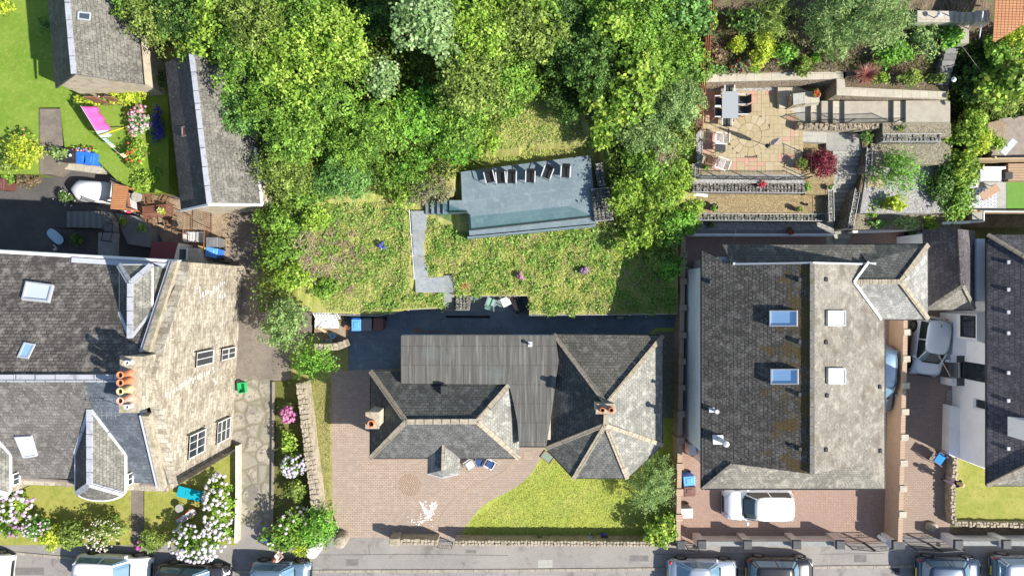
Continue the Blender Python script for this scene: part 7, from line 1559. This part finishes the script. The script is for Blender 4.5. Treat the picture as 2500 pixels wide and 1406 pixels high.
# dead branches on the bank
t=T('dead_branches','heap of bare dead branches on the left bank','branches',P(740,620,1.6)); mb=MB(); rr=random.Random(2)
for i in range(170):
    x,y=(735+rr.gauss(0,16),620+rr.gauss(0,26)) if i%3 else (750+rr.gauss(0,8),670+rr.gauss(0,12)); z=gz(x,y)+rr.uniform(.05,.5); a=rr.uniform(0,6.28); L=rr.uniform(.3,.9); p=P(x,y,z); q=p+Vector((math.cos(a)*L,math.sin(a)*L,rr.uniform(-.15,.2))); m_=p.lerp(q,.5)+Vector((rr.uniform(-.1,.1),rr.uniform(-.1,.1),.05)); mb.tube(p,m_,.018,.012,4,False); mb.tube(m_,q,.012,.005,4,False)
mb.build('twigs',M['twig'],t,kind='stuff')
t=T('dead_branches','small heap of dead twigs east of the terrace','branches',P(1635,375,2.5)); mb=MB()
for i in range(60):
    x,y=1625+rr.gauss(0,15),378+rr.gauss(0,12); z=gz(x,y)+rr.uniform(1.6,2.4); a=rr.uniform(0,6.28); L=rr.uniform(.2,.7); p=P(x,y,z); mb.tube(p,p+Vector((math.cos(a)*L,math.sin(a)*L,rr.uniform(-.2,.2))),.014,.004,4,False)
mb.build('twigs',M['twig'],t,kind='stuff')
for x,y,l,c in ((1272,674,'pale pink flower cluster in the rough grass left of the lilac one',(.6,.33,.4)),(1426,660,'lilac flower cluster in the rough grass',(.42,.28,.42)),(935,598,'small blue flowers on the left bank near the white handrail',(.12,.12,.55))):
    bush('flower_clump',x,y,gz(x,y),.2,.2,.4,'green',l,'flowers',seed=int(x),blooms=(9 if x>1000 else 4,.1,[c]),hl=.04,clump=.08)
def spiky(label,px,py,z,r,n,pal,seed,name='spiky_plant'):
    rng=np.random.default_rng(seed); c=P(px,py,z); t=T(name,label,'plant',c); mb=MB()
    mb.tube(c,c+Vector((0,0,.2)),.04); mb.build('stem',M['bark'],t); a=rng.uniform(0,6.28,n); e=rng.uniform(.1,1.1,n); C=[];N=[]
    d=np.stack([np.cos(a)*np.cos(e),np.sin(a)*np.cos(e),np.sin(e)],1); V=MB()
    for i in range(n):
        dd=Vector(d[i]); u=dd.cross(Vector((0,0,1))).normalized()*.012; p=c+Vector((0,0,.15)); q=p+dd*r*rng.uniform(.7,1.1); m_=p.lerp(q,.5)+Vector((0,0,.06)); V.face([p-u*.6,p+u*.6,m_+u,m_-u]); V.face([m_-u,m_+u,q-Vector((0,0,.06))])
    V.build('leaves',M[pal],t); return t
M['cordy']=mat('cordy',(.28,.1,.08),.5); M['cordy_red']=mat('cordy_red',(.5,.12,.06),.5)
spiky('spiky red-brown cordyline above the upper pale steps',2108,188,4.75,.85,170,'cordy',3)
spiky('small spiky orange-red plant at the foot of the rough grass beside the gabion block',1135,696,1.2,.35,40,'cordy_red',4)
# ---------------- garden shrubs ----------------
BL=[
('conifer',766,882,.04,1.15,1.0,1.9,'vivid','bright green conifer between the lane and the bungalow drive',dict(spiky=.28,hl=.06),None),
('hydrangea',706,1010,.05,.45,.55,.9,'green','pink-flowering hydrangea in the sunken grass strip',{},(38,.1,[(.62,.2,.45),(.7,.3,.5)])),
('shrub',710,1075,.05,.65,.7,1.3,'lime','yellow-green leafy shrub above the white hydrangea beside the long stone wall',dict(hl=.09),None),
('hydrangea',722,1135,.05,.85,.75,1.2,'green','white-lilac hydrangea beside the long stone wall',{},(55,.09,[(.72,.7,.74),(.66,.6,.74),(.76,.76,.72)])),
('shrub',725,1200,.05,.75,.8,1.2,'olive','olive shrub below the white-lilac hydrangea',{},None),
('shrub',735,1250,.05,.8,.5,1.0,'olive','dull olive shrub above the big street bush',{},(10,.1,[(.72,.7,.65)])),
('shrub',705,1298,.05,1.35,1.2,2.0,'green','big round green bush at the street by the driveway strip',dict(hl=.09),(10,.09,[(.75,.7,.65)])),
('conifer',778,1290,.05,1.05,1.25,2.0,'vivid','bright feathery conifer at the street end of the driveway strip',dict(spiky=.28,hl=.06),None),
('shrub',745,1340,.05,.9,.5,1.3,'yellow','yellow-green low edge of foliage at the foot of the big street bush',{},None),
('shrub',678,1338,.05,.35,.25,1.0,[(.5,.28,.05),(.4,.35,.08),(.3,.3,.05)],'small orange-leaved shrub beside the red-haired person',{},None),
('flower_clump',650,1310,.05,.22,.35,.6,'green','small pale blue flowers at the lane side of the big bush',{},(14,.07,[(.2,.3,.7)])),
('grey_conifer',1584,1190,.03,1.3,1.5,2.4,'willow','grey-green loose conifer on the lawn by the half-octagon roof',dict(spiky=.32,hl=.07,asp=.25),None),
('round_bush',1612,1290,.03,1.25,1.2,2.0,'syc','round yellow-green bush at the street corner of the bungalow lawn',dict(hl=.1),None),
('hydrangea',40,1225,.1,1.3,1.15,1.5,'lime','white-flowering hydrangea at the bottom left',{},(75,.1,[(.76,.74,.76),(.74,.68,.74),(.5,.3,.5)])),
('hydrangea',536,1235,.12,.95,2.1,1.6,'lime','long white-flowering hydrangea along the tenement garden wall',{},(95,.095,[(.77,.74,.75),(.74,.68,.72)])),
('hydrangea',490,1320,.05,1.85,1.2,1.9,'green','big white-flowering hydrangea at the street corner of the tenement garden',{},(100,.095,[(.78,.76,.76),(.72,.66,.74)])),
('shrub',255,1302,.05,1.15,1.0,1.8,'olive','hedge shrub with tiny white flowers above the white hatchback',{},(90,.045,[(.72,.66,.6)])),
('shrub',185,1305,.05,1.1,.95,1.7,'olive','dense olive hedge shrub left of the tiny-flowered one',{},None),
('shrub',128,1310,.05,.75,.8,1.4,'yellow','golden-tipped hedge shrub at the pavement',{},None),
('shrub',95,1285,.05,.9,.8,1.4,'blue','grey-green hedge shrub with pale lilac flowers',{},(45,.06,[(.6,.45,.6),(.7,.66,.68)])),
('shrub',35,1290,.05,.9,.6,1.2,'green','dark green hedge shrub under the left hydrangea',{},(14,.08,[(.45,.25,.45)])),
('shrub',378,1320,.05,.85,.75,1.5,'olive','rounded small-leaved shrub between the garden path and the big hydrangea',dict(hl=.05),None),
('flower_clump',345,1330,.05,.25,.3,.6,'green','purple-pink flowers at the street end of the garden path',{},(12,.07,[(.55,.12,.5)])),
# left garden
('yellow_shrub',225,243,1.2,1.0,.45,.7,'yellow','bright yellow shrub under the gable of the top left barn',{},None),
('shrub',320,235,1.2,1.15,.6,1.0,'yellow','yellow-green shrub below the right end of the barn gable',{},None),
('shrub',265,238,1.2,.5,.4,.7,'pale','pale flowering shrub in the middle of the barn bed',{},(16,.06,[(.7,.55,.6)])),
('shrub',345,150,1.0,.35,.7,.9,'vivid','small bright green bush in the dark gap between the barns',{},None),
('flower_border',345,300,1.2,.75,1.0,1.0,'pale','tall border plants with mauve flowers right of the washing line',{},(45,.08,[(.6,.4,.55),(.66,.56,.6),(.7,.3,.4)])),
('lavender',383,300,1.2,.45,1.1,.8,'lav','deep blue-violet flowering plant by the long barn',{},None),
('shrub',340,375,1.2,.75,.9,1.2,'lime','lime shrub in the border below the mauve flowers',{},(8,.07,[(.7,.1,.06)])),
('shrub',352,440,.6,.85,.75,1.2,'lime','yellow-green shrub above the wooden arbour',{},None),
('shrub',390,420,.4,.6,1.2,1.0,'vivid','narrow green shrub beside the west eave of the long barn',{},None),
('shrub',60,375,1.2,1.05,.9,1.4,'yellow','yellow-green bush on the lawn at the left edge',dict(spiky=.15),None),
('shrub',25,400,1.2,.9,.6,1.0,'olive','olive bush at the left edge of the lawn',{},None),
('shrub',75,440,.3,.9,.5,1.0,'brown','dark brownish shrub above the brown emblem bin',{},None),
('shrub',22,433,.3,.6,.4,.8,'green','small green mound at the left edge above the courtyard',{},None),
('shrub',68,335,1.2,.5,.5,.9,'lime','small flowering plant at the top of the yellow-green bush',{},(8,.06,[(.6,.3,.2)])),
('shrub',142,376,1.2,.45,.45,1.0,'willow','grey-green round shrub between the gravel path and the bins',{},None),
('flowers',205,368,1.2,.85,.18,.4,'green','row of red and violet flowers behind the black and blue bins',{},(30,.05,[(.7,.05,.05),(.35,.25,.6),(.7,.6,.5)])),
('shrub',10,20,1.2,.9,.5,.9,'yellow','pale yellow shrub in the top left corner',{},None),
('shrub',108,58,1.2,.35,.4,.6,'blue','small dark plant by the barn wall on the left lawn',{},None),
('shrub',262,400,.6,.35,.35,.5,'olive','straggly plant right of the four bins',{},(6,.05,[(.6,.4,.3)])),
('climber',300,540,.9,.3,.25,.4,'lime','small yellow-green plant on the dark stone platform',{},None),
('climber',345,558,.9,.3,.2,.3,'lime','tiny plant at the right end of the dark stone platform',{},None),
('shrub',184,583,0,.4,.3,.6,'deep','dark shrub in the well beside the curved stair',{},None),
('shrub',372,60,1.0,.6,1.2,1.8,'deep','dark shrubs against the east wall of the top left barn, upper',{},None),
('shrub',376,185,1.0,.55,.9,1.4,'deep','dark shrubs against the east wall of the top left barn, lower',{},None),
# right garden
('red_maple',2002,406,2.6,.92,1.0,1.6,'red','round crimson Japanese maple beside the patio railing',dict(hl=.055),None),
('yellow_conifer',1802,108,5.0,.65,.5,1.1,'yellow','smaller bright yellow conifer on the planted slope',dict(hl=.05),None),
('yellow_conifer',1862,110,5.0,.85,.9,1.6,'yellow','larger bright yellow conifer on the planted slope',dict(hl=.06),None),
('shrub',1910,130,4.9,.75,.6,.9,'vivid','bright leafy plant right of the larger yellow conifer',dict(hl=.1,asp=.35),None),
('shrub',1745,130,4.9,.55,.6,.7,'brown','brown heather mound by the timber fence',{},None),
('shrub',1808,160,4.7,.6,.45,.6,'heath','mixed brown-green heather below the yellow conifers',{},(5,.05,[(.5,.05,.05)])),
('shrub',1752,170,4.7,.35,.3,.4,'blue','small mint green mound near the patio wall',{},None),
('shrub',1845,163,4.7,.35,.35,.4,'lime','small lime plant by the patio wall coping',dict(asp=.3),None),
('shrub',1735,55,5.6,.45,.6,.8,'yellow','yellow autumn-tinted shrub at the upper fence end',{},None),
('shrub',1820,50,5.8,1.2,.8,1.2,'deep','dark green shrub mass on the upper slope',{},None),
('grass_clump',1890,45,5.8,.9,.8,1.1,'olive','arching grass clump on the upper slope',dict(spiky=.4,asp=.12,hl=.14),None),
('shrub',1950,60,5.6,1.0,1.0,1.1,'brown','bare brownish shrub left of the large willow',dict(hl=.05),None),
('shrub',1965,160,4.7,.7,.5,.8,'olive','olive heath plant below the willow',{},None),
('shrub',1992,140,4.8,.3,.3,.5,'vivid','small bright rosette plant left of the cordyline',dict(asp=.3,hl=.1),None),
('willow_tree',2120,50,6.0,2.6,1.9,2.8,'willow','very large pale green willow shrub at the top of the right garden',dict(hl=.085,asp=.25,clump=.3,lobes=12,spiky=.25),None),
('willow_tree',2040,100,5.2,1.2,.8,1.6,'willow','smaller grey-green shrub below the left edge of the willow',dict(hl=.07,asp=.35),None),
('shrub',2185,130,4.9,1.0,.9,1.3,'vivid','bright green leafy shrub below the willow',dict(asp=.4,hl=.1),None),
('shrub',2255,95,5.2,.9,.8,1.0,'willow','grey-green spiky shrub right of the willow',dict(spiky=.2),None),
('shrub',2322,90,5.4,.65,.75,1.1,'vivid','bright green shrub at the bend of the top right path',dict(hl=.1),None),
('shrub',2225,190,4.7,.65,.5,.9,'olive','olive shrub behind the long coping wall',{},None),
('shrub',2290,195,4.7,.4,.4,.7,'olive','small olive shrub at the right end of the coping wall',{},None),
('shrub',2150,190,4.7,.4,.35,.6,'lime','small lime shrub right of the cordyline',{},None),
('shrub',2230,250,5.0,.01,.01,.1,'olive','',{},None),
('tree_right',2470,200,4.6,1.5,1.5,2.6,'syc','large-leaved green tree at the right edge below the timber screen',dict(hl=.15,asp=.7),None),
('shrub',2440,130,5.0,1.2,.9,1.8,'green','green shrub left below the timber screen',{},None),
('shrub',2480,95,5.4,1.0,.5,1.2,'yellow','yellow-green spiky shrub under the edge of the timber screen',dict(spiky=.2),None),
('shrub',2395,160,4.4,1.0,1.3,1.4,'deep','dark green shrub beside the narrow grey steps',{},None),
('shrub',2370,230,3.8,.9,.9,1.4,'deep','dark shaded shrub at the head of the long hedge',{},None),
('shrub',2440,250,3.4,1.3,.8,1.7,'olive','fine-leaved olive shrub at the right edge',dict(hl=.05,spiky=.1),None),
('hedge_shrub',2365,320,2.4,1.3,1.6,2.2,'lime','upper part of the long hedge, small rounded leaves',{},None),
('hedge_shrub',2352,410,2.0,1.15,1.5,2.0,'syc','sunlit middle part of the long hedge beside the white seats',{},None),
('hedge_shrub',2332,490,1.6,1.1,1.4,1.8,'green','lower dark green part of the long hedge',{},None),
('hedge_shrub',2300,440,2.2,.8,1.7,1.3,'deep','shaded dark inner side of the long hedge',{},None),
('hedge_shrub',2385,350,2.4,.8,.8,2.2,'yellow','yellow-green shoots along the outer side of the long hedge',{},None),
('loose_tree',2195,425,2.4,1.15,1.15,2.4,'vivid','loose light green tree on the gravel terrace',dict(spiky=.3,hl=.08,asp=.35,lai=2.4),None),
('golden_shrub',2185,505,2.0,.75,.6,1.5,'yellow','golden yellow shrub below the loose tree',{},None),
('shrub',2130,505,1.8,.5,.6,1.0,'green','green shrub at the foot of the golden shrub',{},None),
('shrub',2145,545,1.2,.6,.3,.7,'blue','blue-green low shrub behind the tiled house',{},None),
('shrub',2205,545,1.2,.9,.35,.8,'pale','pale leafy low shrub behind the tiled house',{},None),
('shrub',2265,545,1.0,.6,.5,1.0,'lime','lime green shrub touching the garage roof',{},None),
('shrub',2115,332,3.1,.45,.35,.9,'deep','dark leafed plant at the head of the long steps',{},None),
('shrub',2200,312,3.88,.2,.15,.3,'olive','small plant on the upper gravel bed',{},None),
('shrub',1971,455,2.5,.2,.25,.4,'vivid','little green plant beside the red maple foot',{},None),
('shrub',2430,350,3.3,.6,.4,.6,'lime','moss and low plants in the stone ringed rock garden',{},None),
('pale_shrub',1690,520,1.2,.8,1.0,1.7,'lime','lime green shrub at the left end of the gabion edge',{},None),
('shrub',1665,340,2.6,.8,1.4,2.0,'green','green shrub outside the lower end of the timber fence',{},None),
]
for i,(nm,x,y,z,rx,ry,h,p,l,o,b) in enumerate(BL):
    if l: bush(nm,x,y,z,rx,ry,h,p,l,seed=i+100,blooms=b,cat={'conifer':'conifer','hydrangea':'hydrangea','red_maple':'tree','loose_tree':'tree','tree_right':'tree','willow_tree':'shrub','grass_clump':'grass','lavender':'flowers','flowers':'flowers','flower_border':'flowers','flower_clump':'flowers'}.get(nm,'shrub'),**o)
scatter('ground_cover',[(1735,30),(2300,60),(2300,205),(2060,170),(1735,178)],gz,15000,[(.17,.13,.07),(.12,.15,.04),(.2,.2,.07),(.1,.13,.03),(.26,.2,.14)],.06,.4,.5,'low heathery ground cover on the planted slope','ground cover',31,.18)
scatter('ground_cover',[(2310,120),(2520,60),(2520,400),(2340,545),(2320,400)],gz,14000,'deep',.1,.5,.5,'dark low growth under the hedge and trees at the right','ground cover',32,.5)
scatter('lawn_blades',[(1340,1100),(1400,1170),(1535,1172),(1640,1120),(1640,1310),(1130,1310),(1160,1262),(1230,1212),(1300,1160)],lambda a,b:.03,16000,[(.44,.46,.09),(.52,.52,.13),(.36,.42,.07),(.56,.53,.18)],.045,.3,1.3,'short sunlit grass blades on the bungalow lawn','grass',33,.03)
scatter('lawn_blades',[(756,925),(806,925),(806,1240),(775,1240)],lambda a,b:.05,4000,[(.36,.35,.12),(.44,.4,.18),(.26,.3,.07)],.045,.3,1.2,'dry grass blades beside the block paving','grass',34,.04)
